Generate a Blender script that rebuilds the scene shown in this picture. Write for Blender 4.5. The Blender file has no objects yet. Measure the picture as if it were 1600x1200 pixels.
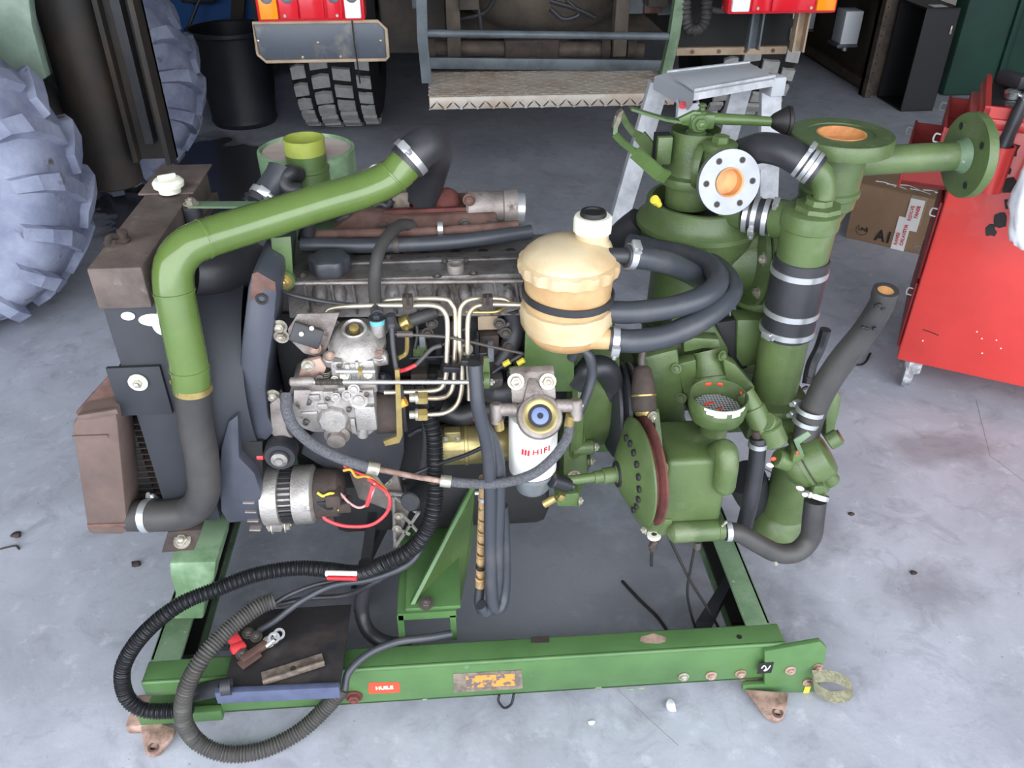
import bpy, bmesh, math, random
from mathutils import Vector, Matrix, Quaternion, noise

random.seed(7)
SC = bpy.context.scene
COL = SC.collection
V = Vector
PI = math.pi

# ------------------------------------------------------------------ camera, sky, exposure
F = 1300.0                       # focal length in pixels of the 1600 x 1200 frame
PITCH = math.radians(34.0)
YAW = math.radians(-4.2)
CAM = V((0.0, -1.2, 1.6))
cd = bpy.data.cameras.new('camera')
cd.sensor_fit = 'HORIZONTAL'
cd.sensor_width = 36.0
cd.lens = 36.0 * F / 1600.0
cd.clip_start = 0.02
cam = bpy.data.objects.new('camera', cd)
COL.objects.link(cam)
cam.location = CAM
cam.rotation_euler = (PI / 2 - PITCH, 0, YAW)
SC.camera = cam

w = bpy.data.worlds.new('overcast_sky')
SC.world = w
w.use_nodes = True
bg = w.node_tree.nodes['Background']
bg.inputs['Color'].default_value = (0.91, 0.95, 1.0, 1)
bg.inputs['Strength'].default_value = 5.3
SC.view_settings.view_transform = 'Standard'
SC.view_settings.look = 'None'
SC.view_settings.gamma = 1
SC.view_settings.use_curve_mapping = False
SC.view_settings.exposure = 0.0


# ------------------------------------------------------------------ helpers
def P(px, py, Y=None, Z=None, X=None):
    """point of the place seen at a pixel, at a known depth Y, height Z or side X"""
    a = (px - 800) / F
    b = -(py - 600) / F
    cp, sp = math.cos(PITCH), math.sin(PITCH)
    x, y, z = a, cp + b * sp, -sp + b * cp
    cy, sy = math.cos(YAW), math.sin(YAW)
    d = V((x * cy - y * sy, x * sy + y * cy, z))
    if Y is not None:
        t = (Y - CAM.y) / d.y
    elif Z is not None:
        t = (Z - CAM.z) / d.z
    else:
        t = (X - CAM.x) / d.x
    return CAM + d * t


def depth(p):
    q = p - CAM
    cy, sy = math.cos(-YAW), math.sin(-YAW)
    y = q.x * sy + q.y * cy
    return y * math.cos(PITCH) - q.z * math.sin(PITCH)


def m(n, p):
    """n pixels at point p, in metres"""
    return n * depth(p) / F


def lin(c):
    return tuple(((v / 255) / 12.92 if v / 255 <= 0.04045 else ((v / 255 + 0.055) / 1.055) ** 2.4) for v in c)


M = {}


def mat(key, rgb, rough=0.5, metal=0.0, rgb2=None, scale=12.0, lo=0.45, hi=0.65, bump=0.0, bscale=60.0, spec=0.5,
        coat=0.0, emit=None, rough2=None, detail=6.0, sss=0.0, rgb3=None, scale3=30, lo3=0.6, hi3=0.66):
    mt = bpy.data.materials.new(key)
    mt.use_nodes = True
    nt = mt.node_tree
    bs = nt.nodes['Principled BSDF']
    bs.inputs['Roughness'].default_value = rough
    bs.inputs['Metallic'].default_value = metal
    bs.inputs['Specular IOR Level'].default_value = spec
    bs.inputs['Coat Weight'].default_value = coat
    bs.inputs['Base Color'].default_value = (*lin(rgb), 1)
    if sss:
        bs.inputs['Subsurface Weight'].default_value = sss
        bs.inputs['Subsurface Radius'].default_value = (0.02, 0.012, 0.006)
    if emit:
        bs.inputs['Emission Color'].default_value = (*lin(rgb), 1)
        bs.inputs['Emission Strength'].default_value = emit
    tc = nt.nodes.new('ShaderNodeTexCoord')
    geo = nt.nodes.new('ShaderNodeNewGeometry')

    def ns(sc, det=detail):
        n = nt.nodes.new('ShaderNodeTexNoise')
        n.inputs['Scale'].default_value = sc
        n.inputs['Detail'].default_value = det
        n.inputs['Roughness'].default_value = 0.62
        nt.links.new(geo.outputs['Position'], n.inputs['Vector'])
        return n

    def ramp(n, a, b):
        r = nt.nodes.new('ShaderNodeMapRange')
        r.inputs['From Min'].default_value = a
        r.inputs['From Max'].default_value = b
        nt.links.new(n.outputs['Fac'], r.inputs['Value'])
        return r
    colout = None
    if rgb2:
        r = ramp(ns(scale), lo, hi)
        mx = nt.nodes.new('ShaderNodeMix')
        mx.data_type = 'RGBA'
        mx.inputs['A'].default_value = (*lin(rgb), 1)
        mx.inputs['B'].default_value = (*lin(rgb2), 1)
        nt.links.new(r.outputs['Result'], mx.inputs['Factor'])
        colout = mx.outputs['Result']
        if rough2 is not None:
            mr = nt.nodes.new('ShaderNodeMapRange')
            mr.inputs['To Min'].default_value = rough
            mr.inputs['To Max'].default_value = rough2
            nt.links.new(r.outputs['Result'], mr.inputs['Value'])
            nt.links.new(mr.outputs['Result'], bs.inputs['Roughness'])
    if rgb3:
        r = ramp(ns(scale3), lo3, hi3)
        mx = nt.nodes.new('ShaderNodeMix')
        mx.data_type = 'RGBA'
        mx.inputs['A'].default_value = (*lin(rgb), 1)
        if colout:
            nt.links.new(colout, mx.inputs['A'])
        mx.inputs['B'].default_value = (*lin(rgb3), 1)
        nt.links.new(r.outputs['Result'], mx.inputs['Factor'])
        colout = mx.outputs['Result']
    if colout:
        nt.links.new(colout, bs.inputs['Base Color'])
    if bump:
        n = ns(bscale, 4)
        b = nt.nodes.new('ShaderNodeBump')
        b.inputs['Strength'].default_value = bump
        b.inputs['Distance'].default_value = 0.004
        nt.links.new(n.outputs['Fac'], b.inputs['Height'])
        nt.links.new(b.outputs['Normal'], bs.inputs['Normal'])
    M[key] = mt
    return mt


def frame(axis):
    a = V(axis).normalized()
    u = V((0, 0, 1)) if abs(a.z) < 0.9 else V((1, 0, 0))
    u = (u - a * u.dot(a)).normalized()
    return a, u, a.cross(u)


def spline(pts, sub=6):
    pts = [V(p) for p in pts]
    if len(pts) < 3 or sub <= 1:
        return pts
    out = []
    ext = [pts[0] * 2 - pts[1]] + pts + [pts[-1] * 2 - pts[-2]]
    for i in range(1, len(ext) - 2):
        p0, p1, p2, p3 = ext[i - 1:i + 3]
        # centripetal-like tension keeps sharp bends from overshooting
        for k in range(sub):
            t = k / sub
            out.append(0.5 * ((2 * p1) + (p2 - p0) * t + (2 * p0 - 5 * p1 + 4 * p2 - p3) * t * t + (3 * p1 - p0 - 3 * p2 + p3) * t ** 3))
    out.append(pts[-1])
    return out


def resample(pts, step):
    out = [pts[0]]
    acc = 0.0
    for a, b in zip(pts, pts[1:]):
        L = (b - a).length
        if L < 1e-9:
            continue
        d = step - acc
        while d <= L:
            out.append(a + (b - a) * (d / L))
            d += step
        acc = L - (d - step)
    out.append(pts[-1])
    return out


class G:
    def __init__(s):
        s.bm = bmesh.new()

    def add(s, vs, fs):
        vv = [s.bm.verts.new(v) for v in vs]
        for f in fs:
            try:
                s.bm.faces.new([vv[i] for i in f])
            except ValueError:
                pass
        return s

    def box(s, c, size, rot=None, bev=0.0, seg=2):
        t = bmesh.new()
        bmesh.ops.create_cube(t, size=1)
        bmesh.ops.scale(t, vec=size, verts=t.verts)
        if bev:
            bmesh.ops.bevel(t, geom=list(t.edges), offset=bev, segments=seg, profile=0.5, affect='EDGES')
        mtx = Matrix.Translation(V(c))
        if rot is not None:
            mtx = mtx @ (rot.to_4x4() if hasattr(rot, 'to_4x4') else Matrix.Rotation(rot[2], 4, 'Z') @ Matrix.Rotation(rot[1], 4, 'Y') @ Matrix.Rotation(rot[0], 4, 'X'))
        bmesh.ops.transform(t, matrix=mtx, verts=t.verts)
        s.merge(t)
        return s

    def bx(s, x0, x1, y0, y1, z0, z1, bev=0.0, seg=2):
        return s.box(((x0 + x1) / 2, (y0 + y1) / 2, (z0 + z1) / 2), (abs(x1 - x0), abs(y1 - y0), abs(z1 - z0)), None, bev, seg)

    def merge(s, t):
        t.verts.index_update()
        vv = [s.bm.verts.new(v.co) for v in t.verts]
        for f in t.faces:
            s.bm.faces.new([vv[v.index] for v in f.verts])
        t.free()

    def prism(s, pts, vec, bev=0.0, seg=2):
        t = bmesh.new()
        pts = [V(p) for p in pts]
        vec = V(vec)
        n = len(pts)
        a = [t.verts.new(p) for p in pts]
        b = [t.verts.new(p + vec) for p in pts]
        t.faces.new(a)
        t.faces.new(b[::-1])
        for i in range(n):
            t.faces.new([a[i], b[i], b[(i + 1) % n], a[(i + 1) % n]])
        bmesh.ops.recalc_face_normals(t, faces=t.faces)
        if bev:
            bmesh.ops.bevel(t, geom=list(t.edges), offset=bev, segments=seg, profile=0.5, affect='EDGES')
        s.merge(t)
        return s

    def tube(s, pts, r, n=12, sub=6, step=None, caps=True):
        pts = spline(pts, sub)
        if step:
            pts = resample(pts, step)
        N = len(pts)
        rows = []
        tan = []
        for i in range(N):
            d = pts[min(i + 1, N - 1)] - pts[max(i - 1, 0)]
            tan.append(d.normalized() if d.length > 1e-9 else V((0, 0, 1)))
        a, u, v = frame(tan[0])
        L = 0
        for i in range(N):
            if i:
                L += (pts[i] - pts[i - 1]).length
                q = tan[i - 1].rotation_difference(tan[i])
                u = (q @ u)
                u = (u - tan[i] * u.dot(tan[i])).normalized()
            v = tan[i].cross(u)
            rr = r(i, N, L) if callable(r) else r
            rows.append([pts[i] + (u * math.cos(2 * PI * k / n) + v * math.sin(2 * PI * k / n)) * rr for k in range(n)])
        vs = [p for row in rows for p in row]
        fs = []
        for i in range(N - 1):
            for k in range(n):
                k2 = (k + 1) % n
                fs.append((i * n + k, i * n + k2, (i + 1) * n + k2, (i + 1) * n + k))
        if caps:
            fs.append(tuple(range(n))[::-1])
            fs.append(tuple((N - 1) * n + k for k in range(n)))
        return s.add(vs, fs)

    def lathe(s, o, axis, prof, n=24, closed=False, a0=0.0, a1=2 * PI, squash=1.0, up=None):
        """prof: (distance along axis, radius); closed joins last to first (a ring)"""
        o = V(o)
        a, u, v = frame(axis)
        if up is not None:
            u = V(up)
            u = (u - a * u.dot(a)).normalized()
            v = a.cross(u)
        full = abs(a1 - a0) > 2 * PI - 1e-6
        cnt = n if full else n + 1
        vs, idx = [], []
        for d, r in prof:
            if r < 1e-7 and full:
                idx.append([len(vs)] * cnt)
                vs.append(o + a * d)
            else:
                row = []
                for k in range(cnt):
                    t = a0 + (a1 - a0) * k / n
                    row.append(len(vs))
                    vs.append(o + a * d + (u * math.cos(t) + v * math.sin(t) * squash) * r)
                idx.append(row)
        fs = []
        pairs = list(zip(idx, idx[1:])) + ([(idx[-1], idx[0])] if closed else [])
        for r0, r1 in pairs:
            for k in range(n):
                k2 = (k + 1) % cnt if full else k + 1
                f = [r0[k], r0[k2], r1[k2], r1[k]]
                g = []
                for q in f:
                    if q not in g:
                        g.append(q)
                if len(g) > 2:
                    fs.append(tuple(g))
        if not closed and full:
            for row in (idx[0], idx[-1]):
                if row[0] != row[1]:
                    fs.append(tuple(row))
        if not full and closed:
            fs.append(tuple(r[0] for r in idx))
            fs.append(tuple(r[-1] for r in idx))
        return s.add(vs, fs)

    def cyl(s, p0, p1, r, n=20, bev=0.0):
        p0, p1 = V(p0), V(p1)
        L = (p1 - p0).length
        if bev:
            return s.lathe(p0, p1 - p0, [(0, r - bev), (bev, r), (L - bev, r), (L, r - bev)], n)
        return s.lathe(p0, p1 - p0, [(0, r), (L, r)], n)

    def pipe(s, p0, p1, ro, ri, n=24):
        p0, p1 = V(p0), V(p1)
        L = (p1 - p0).length
        return s.lathe(p0, p1 - p0, [(0, ri), (0, ro), (L, ro), (L, ri)], n, closed=True)

    def ball(s, c, r, n=16, rot=None):
        t = bmesh.new()
        bmesh.ops.create_uvsphere(t, u_segments=n, v_segments=max(8, n // 2 + 2), radius=1)
        sc = r if hasattr(r, '__len__') else (r, r, r)
        bmesh.ops.scale(t, vec=sc, verts=t.verts)
        mtx = Matrix.Translation(V(c))
        if rot is not None:
            mtx = mtx @ rot.to_4x4()
        bmesh.ops.transform(t, matrix=mtx, verts=t.verts)
        s.merge(t)
        return s

    def hexa(s, o, axis, r, h):
        s.lathe(o, axis, [(0, r), (h * 0.85, r), (h, r * 0.88)], 6)
        return s

    def mesh(s, name, smooth=38):
        bmesh.ops.recalc_face_normals(s.bm, faces=s.bm.faces)
        me = bpy.data.meshes.new(name)
        s.bm.to_mesh(me)
        s.bm.free()
        if smooth and len(me.polygons):
            me.polygons.foreach_set('use_smooth', [True] * len(me.polygons))
            me.set_sharp_from_angle(angle=math.radians(smooth))
        return me


WL = {}          # world position of every object's origin


def link(o, parent, wl):
    COL.objects.link(o)
    WL[o] = V(wl)
    if parent is not None:
        o.parent = parent
        o.location = V(wl) - WL[parent]
    else:
        o.location = V(wl)
    return o


def put(name, g, mt, parent=None, label=None, smooth=38, base=False):
    me = g.mesh(name, smooth) if isinstance(g, G) else g
    co = [v.co.copy() for v in me.vertices]
    mn = V((min(c.x for c in co), min(c.y for c in co), min(c.z for c in co)))
    mx = V((max(c.x for c in co), max(c.y for c in co), max(c.z for c in co)))
    c = (mn + mx) / 2
    if base:
        c.z = mn.z
    me.transform(Matrix.Translation(-c))
    me.materials.append(M[mt] if isinstance(mt, str) else mt)
    o = bpy.data.objects.new(name, me)
    link(o, parent, c)
    if label:
        o['label'] = label
    return o


def tag(o, label, cat, group=None, kind=None):
    o['label'] = label
    o['category'] = cat
    if group:
        o['group'] = group
    if kind:
        o['kind'] = kind
    return o


def thing(name, loc, label, cat, group=None):
    o = bpy.data.objects.new(name, None)
    o.empty_display_size = 0.1
    link(o, None, loc)
    return tag(o, label, cat, group)


def struct(o):
    o['kind'] = 'structure'
    return o


_shared = {}


def bolt(parent, p, axis, r, mt='bolt_zinc', name='bolt', washer=True, h=None):
    key = (name, washer, mt)
    if key not in _shared:
        g = G()
        if washer:
            g.lathe((0, 0, 0), (0, 0, 1), [(0, 1.45), (0.2, 1.45), (0.2, 0.5)], 16)
        g.hexa((0, 0, 0.2 if washer else 0), (0, 0, 1), 1.0, 0.75)
        g.lathe((0, 0, 0.9), (0, 0, 1), [(0, 0.5), (0.25, 0.5), (0.32, 0.4)], 10)
        me = g.mesh(name)
        me.materials.append(M[mt])
        _shared[key] = me
    o = bpy.data.objects.new(name, _shared[key])
    link(o, parent, p)
    o.rotation_mode = 'QUATERNION'
    o.rotation_quaternion = V((0, 0, 1)).rotation_difference(V(axis).normalized())
    o.scale = (r, r, r if h is None else h)
    return o


def clamp(parent, c, axis, r, wdt=0.010, mt='clamp_steel', ang=0.0, screw=True, name='hose_clamp', t=0.0022):
    c = V(c)
    a, u, v = frame(axis)
    g = G()
    g.lathe(c - a * wdt / 2, a, [(0, r), (0, r + t), (wdt, r + t), (wdt, r)], 28, closed=True)
    if screw:
        d = u * math.cos(ang) + v * math.sin(ang)
        tg = a.cross(d)
        rot = Matrix((tg, a, d)).transposed()
        g.box(c + d * (r + t + 0.004), (0.022, wdt * 1.25, 0.009), rot, 0.0015)
        g.cyl(c + d * (r + t + 0.005) + tg * 0.010, c + d * (r + t + 0.005) + tg * 0.018, 0.0045, 8)
    return put(name, g, mt, parent)


def text_mesh(s, size=1.0, extrude=0.0, bold=0.0, align='CENTER', spacing=1.0):
    cu = bpy.data.curves.new('lettering', 'FONT')
    cu.body = s
    cu.size = size
    cu.extrude = extrude
    cu.offset = bold
    cu.align_x = align
    cu.space_character = spacing
    cu.align_y = 'CENTER'
    cu.resolution_u = 3
    o = bpy.data.objects.new('lettering', cu)
    COL.objects.link(o)
    dg = bpy.context.evaluated_depsgraph_get()
    me = bpy.data.meshes.new_from_object(o.evaluated_get(dg))
    bpy.data.objects.remove(o)
    bpy.data.curves.remove(cu)
    me.materials.clear()
    return me


def lettering(s, size, origin, xdir, ydir, mt, parent, bold=0.0, name='lettering', sx=1.0, extrude=0.0003):
    me = text_mesh(s, size, extrude, bold)
    x = V(xdir).normalized()
    y = V(ydir)
    y = (y - x * y.dot(x)).normalized()
    z = x.cross(y)
    R = Matrix((x * sx, y, z)).transposed().to_4x4()
    me.transform(Matrix.Translation(V(origin)) @ R)
    return put(name, me, mt, parent, smooth=0)


# ------------------------------------------------------------------ materials
mat('concrete_wall', (142, 138, 130), 0.9, 0, (118, 112, 104), 3.0, 0.35, 0.7, 0.3, 40)
mat('dark_wall', (104, 100, 96), 0.9, 0, (84, 80, 78), 2.0, 0.35, 0.7)
mat('ceiling_sheet', (172, 172, 168), 0.8)
mat('green_pipe', (92, 114, 56), 0.2, 0, (80, 102, 48), 9.0, 0.35, 0.75, 0.02, 150, coat=0.35)
mat('green_paint', (84, 107, 60), 0.34, 0, (67, 88, 50), 10.0, 0.4, 0.7, 0.08, 120, rgb3=(100, 130, 88), scale3=24, lo3=0.6, hi3=0.72)
mat('green_cast', (86, 104, 62), 0.36, 0, (67, 84, 50), 8.0, 0.4, 0.7, 0.22, 220, rgb3=(104, 114, 86), scale3=13, lo3=0.56, hi3=0.74)
mat('green_frame', (82, 116, 70), 0.32, 0, (66, 97, 57), 7.0, 0.4, 0.72, 0.06, 120, rgb3=(108, 140, 112), scale3=14, lo3=0.66, hi3=0.74)
mat('green_pale', (136, 164, 132), 0.5, 0, (96, 126, 90), 9.0, 0.4, 0.6, 0.1, 80)
mat('green_worn', (104, 126, 100), 0.5, 0, (74, 98, 70), 12.0, 0.42, 0.66, 0.1, 90, rgb3=(150, 156, 150), scale3=50, lo3=0.64, hi3=0.72)
mat('lime_paint', (148, 158, 70), 0.45, 0, (122, 134, 64), 14.0, 0.5, 0.7)
mat('rubber', (40, 41, 45), 0.42, 0, (54, 54, 58), 10.0, 0.4, 0.65, 0.08, 130)
mat('rubber_dusty', (66, 64, 63), 0.55, 0, (48, 47, 49), 8.0, 0.4, 0.65, 0.1, 130)
mat('rubber_hose', (56, 59, 66), 0.4, 0, (72, 72, 76), 14.0, 0.5, 0.7, 0.08, 160)
mat('braided', (96, 97, 102), 0.7, 0, (74, 75, 80), 250.0, 0.4, 0.6, 0.7, 420)
mat('black_plastic', (26, 27, 31), 0.4, 0, (36, 37, 42), 12.0, 0.4, 0.7)
mat('black_conduit', (32, 33, 36), 0.36)
mat('grey_conduit', (74, 72, 70), 0.55)
mat('black_metal', (40, 42, 47), 0.5, 0, (56, 56, 60), 9.0, 0.45, 0.7, 0.05, 90)
mat('rad_black', (44, 47, 54), 0.6, 0, (34, 36, 42), 6.0, 0.4, 0.7, 0.04, 60, rgb3=(160, 162, 166), scale3=38, lo3=0.72, hi3=0.75)
mat('rad_brown', (100, 88, 82), 0.7, 0, (70, 60, 57), 11.0, 0.4, 0.66, 0.15, 80, rgb3=(122, 108, 100), scale3=18, lo3=0.58, hi3=0.72)
mat('cooler_brown', (104, 86, 80), 0.75, 0, (82, 68, 64), 9.0, 0.4, 0.7, 0.12, 90)
mat('dust_top', (190, 176, 168), 0.85, 0, (168, 150, 142), 14.0, 0.4, 0.7)
mat('rust', (110, 84, 76), 0.85, 0, (84, 60, 54), 16.0, 0.4, 0.62, 0.35, 120)
mat('rust_red', (104, 56, 50), 0.85, 0, (80, 42, 38), 20.0, 0.4, 0.62, 0.35, 120)
mat('rust_dark', (70, 58, 52), 0.8, 0, (48, 42, 40), 20.0, 0.4, 0.62, 0.3, 120)
mat('rust_pale', (174, 146, 132), 0.55, 0, (112, 88, 78), 24.0, 0.4, 0.62, 0.25, 120)
mat('cast_alu', (172, 168, 164), 0.4, 0.55, (132, 126, 122), 22.0, 0.4, 0.7, 0.35, 240, rgb3=(104, 92, 82), scale3=34, lo3=0.6, hi3=0.74)
mat('cast_alu_dull', (150, 142, 138), 0.46, 0.4, (110, 100, 94), 20.0, 0.4, 0.7, 0.35, 240, rgb3=(84, 72, 64), scale3=38, lo3=0.6, hi3=0.72)
mat('engine_alu', (122, 119, 119), 0.4, 0.4, (84, 78, 74), 14.0, 0.4, 0.66, 0.35, 180, rgb3=(48, 42, 38), scale3=30, lo3=0.56, hi3=0.7)
mat('engine_dark', (40, 40, 43), 0.65, 0.1, (26, 26, 28), 10.0, 0.35, 0.7, 0.2, 120)
mat('steel_bright', (205, 204, 200), 0.25, 0.85)
mat('pipe_steel', (196, 186, 168), 0.28, 0.75, (166, 146, 116), 16.0, 0.5, 0.7)
mat('clamp_steel', (200, 202, 204), 0.28, 0.7)
mat('bolt_zinc', (186, 182, 170), 0.38, 0.6, (140, 128, 112), 60.0, 0.45, 0.65)
mat('bolt_dark', (86, 80, 76), 0.55, 0.4)
mat('brass', (186, 164, 104), 0.35, 0.7, (150, 132, 86), 30.0, 0.4, 0.7)
mat('gold_zinc', (176, 162, 112), 0.32, 0.7, (128, 116, 78), 14.0, 0.4, 0.7)
mat('bronze_bore', (214, 158, 102), 0.5, 0.05, (190, 128, 80), 24.0, 0.45, 0.65)
mat('flange_alu', (150, 152, 157), 0.38, 0.6, (134, 136, 142), 14.0, 0.4, 0.7)
mat('blue_ring', (98, 170, 178), 0.5)
mat('bottle', (198, 166, 122), 0.28, 0, (172, 130, 86), 7.0, 0.4, 0.66, sss=0.35, coat=0.1)
mat('bottle_pale', (208, 191, 158), 0.3, 0, (190, 163, 124), 9.0, 0.4, 0.66, sss=0.35, coat=0.1)
mat('cap_white', (238, 238, 220), 0.4, sss=0.1)
mat('filter_white', (236, 236, 234), 0.3, coat=0.3)
mat('print_red', (206, 40, 48), 0.5)
mat('print_black', (28, 26, 26), 0.6)
mat('print_white', (240, 240, 236), 0.5)
mat('sticker_red', (220, 74, 48), 0.45)
mat('sticker_worn', (128, 116, 104), 0.7, 0, (94, 84, 78), 50.0, 0.4, 0.6, 0.2, 120)
mat('sticker_orange', (220, 140, 62), 0.6, 0, (96, 92, 90), 70.0, 0.5, 0.56)
mat('bowl_grey', (122, 126, 132), 0.3, 0, (92, 96, 100), 20.0, 0.4, 0.7, coat=0.3)
mat('lamp_blue', (108, 124, 168), 0.4)
mat('wire_red', (222, 66, 72), 0.45)
mat('wire_pink', (196, 150, 150), 0.5)
mat('wire_orange', (224, 158, 60), 0.5)
mat('yellow_plastic', (226, 206, 70), 0.45)
mat('tan_tape', (176, 146, 104), 0.6, 0, (146, 118, 82), 60.0, 0.4, 0.6)
mat('webbing', (138, 136, 112), 0.9, 0, (112, 110, 90), 120.0, 0.4, 0.6, 0.5, 300)
mat('blue_lip', (90, 98, 126), 0.35, 0.2, (74, 80, 104), 20.0, 0.4, 0.7)
mat('tray_black', (44, 42, 44), 0.5, 0, (66, 60, 58), 12.0, 0.5, 0.66, 0.08, 70)
mat('guard_blue', (66, 69, 79), 0.4, 0, (54, 57, 67), 10.0, 0.4, 0.7, 0.05, 80, rgb3=(120, 122, 130), scale3=40, lo3=0.68, hi3=0.74)
mat('tyre_mud', (158, 164, 186), 0.9, 0, (122, 128, 152), 6.0, 0.35, 0.62, 0.5, 40, rgb3=(96, 88, 84), scale3=9, lo3=0.62, hi3=0.7)
mat('tyre_black', (24, 24, 26), 0.75)
mat('tread_grey', (176, 175, 172), 0.85, 0, (150, 150, 148), 20.0, 0.4, 0.7)
mat('tractor_dark', (44, 42, 40), 0.6, 0, (64, 52, 44), 5.0, 0.45, 0.7, 0.1, 80)
mat('tractor_pale', (138, 158, 142), 0.45, 0, (110, 128, 116), 8.0, 0.4, 0.7)
mat('truck_dark', (50, 47, 45), 0.8, 0, (74, 66, 58), 6.0, 0.4, 0.7, 0.2, 60)
mat('truck_brown', (92, 82, 72), 0.8, 0, (66, 60, 54), 9.0, 0.4, 0.7, 0.2, 60)
mat('truck_grey', (92, 100, 106), 0.5, 0.1, (66, 74, 78), 8.0, 0.45, 0.7, 0.05, 60, rgb3=(118, 106, 92), scale3=10, lo3=0.6, hi3=0.72)
mat('truck_flap', (76, 82, 92), 0.4, 0.1, (140, 132, 120), 7.0, 0.52, 0.74)
mat('truck_blue', (30, 84, 150), 0.5)
mat('lens_red', (214, 34, 48), 0.2, coat=0.5)
mat('lens_orange', (244, 150, 28), 0.2, coat=0.5)
mat('lens_white', (240, 240, 240), 0.2, coat=0.5)
mat('treadplate', (196, 188, 178), 0.45, 0.3, (176, 154, 132), 7.0, 0.45, 0.7)
mat('ladder_alu', (226, 229, 233), 0.38, 0.3, (172, 176, 182), 12.0, 0.4, 0.7)
mat('ladder_grey', (184, 188, 194), 0.5)
mat('bin_black', (34, 36, 44), 0.5, 0, (44, 46, 54), 6.0, 0.4, 0.7)
mat('cart_red', (206, 62, 57), 0.34, 0, (192, 56, 52), 5.0, 0.4, 0.7, coat=0.3)
mat('cart_red_dark', (140, 36, 34), 0.45)
mat('cardboard', (150, 122, 96), 0.85, 0, (138, 110, 86), 9.0, 0.4, 0.7)
mat('cardboard_tape', (158, 138, 112), 0.4)
mat('plastic_sheet', (236, 238, 242), 0.25, 0, (220, 222, 228), 20.0, 0.4, 0.7, 0.6, 20)
mat('caster_grey', (190, 192, 196), 0.6, 0, (120, 120, 124), 30.0, 0.4, 0.6, 0.3, 60)
mat('dark_green', (22, 62, 50), 0.6, 0, (18, 50, 42), 4.0, 0.4, 0.7)
mat('box_black', (22, 22, 25), 0.5)
mat('wood_dark', (66, 54, 44), 0.7, 0, (50, 42, 36), 5.0, 0.4, 0.7, 0.1, 40)
mat('wood_pale', (176, 156, 132), 0.75, 0, (150, 130, 108), 12.0, 0.4, 0.7)
mat('steel_rusty', (96, 84, 74), 0.7, 0.2, (70, 62, 56), 20.0, 0.4, 0.66, 0.2, 90)
mat('appliance_white', (206, 210, 214), 0.45)
mat('tool_chrome', (190, 192, 196), 0.2, 0.9)
mat('white_shard', (232, 234, 238), 0.5)
mat('black_mesh', (62, 62, 70), 0.5, 0.2)

# floor: poured concrete, stains, painted shade under the engine and a wet oily patch have their own shapes on the ground
fm = bpy.data.materials.new('floor_concrete')
fm.use_nodes = True
nt = fm.node_tree
bs = nt.nodes['Principled BSDF']
geo = nt.nodes.new('ShaderNodeNewGeometry')


def fnoise(sc, det=8, rgh=0.6, dist=0.0):
    n = nt.nodes.new('ShaderNodeTexNoise')
    n.inputs['Scale'].default_value = sc
    n.inputs['Detail'].default_value = det
    n.inputs['Roughness'].default_value = rgh
    n.inputs['Distortion'].default_value = dist
    nt.links.new(geo.outputs['Position'], n.inputs['Vector'])
    return n.outputs['Fac']


def frng(src, a, b, c=0.0, d=1.0):
    r = nt.nodes.new('ShaderNodeMapRange')
    for k, v in zip(('From Min', 'From Max', 'To Min', 'To Max'), (a, b, c, d)):
        r.inputs[k].default_value = v
    nt.links.new(src, r.inputs['Value'])
    return r.outputs['Result']


def fmix(fac, a, b):
    x = nt.nodes.new('ShaderNodeMix')
    x.data_type = 'RGBA'
    nt.links.new(fac, x.inputs['Factor'])
    for k, v in (('A', a), ('B', b)):
        if isinstance(v, tuple):
            x.inputs[k].default_value = (*lin(v), 1)
        else:
            nt.links.new(v, x.inputs[k])
    return x.outputs['Result']


def fmath(op, a, b):
    x = nt.nodes.new('ShaderNodeMath')
    x.operation = op
    for i, v in enumerate((a, b)):
        if isinstance(v, (int, float)):
            x.inputs[i].default_value = v
        else:
            nt.links.new(v, x.inputs[i])
    return x.outputs['Value']


def spot(cx, cy, rx, ry, wob=0.5, sc=3.0):
    sb = nt.nodes.new('ShaderNodeVectorMath')
    sb.operation = 'SUBTRACT'
    nt.links.new(geo.outputs['Position'], sb.inputs[0])
    sb.inputs[1].default_value = (cx, cy, 0)
    dv = nt.nodes.new('ShaderNodeVectorMath')
    dv.operation = 'DIVIDE'
    nt.links.new(sb.outputs[0], dv.inputs[0])
    dv.inputs[1].default_value = (rx, ry, 1)
    ln = nt.nodes.new('ShaderNodeVectorMath')
    ln.operation = 'LENGTH'
    nt.links.new(dv.outputs[0], ln.inputs[0])
    nz = fnoise(sc, 6)
    return fmath('ADD', ln.outputs['Value'], fmath('MULTIPLY', fmath('SUBTRACT', nz, 0.5), wob * 2))


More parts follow.
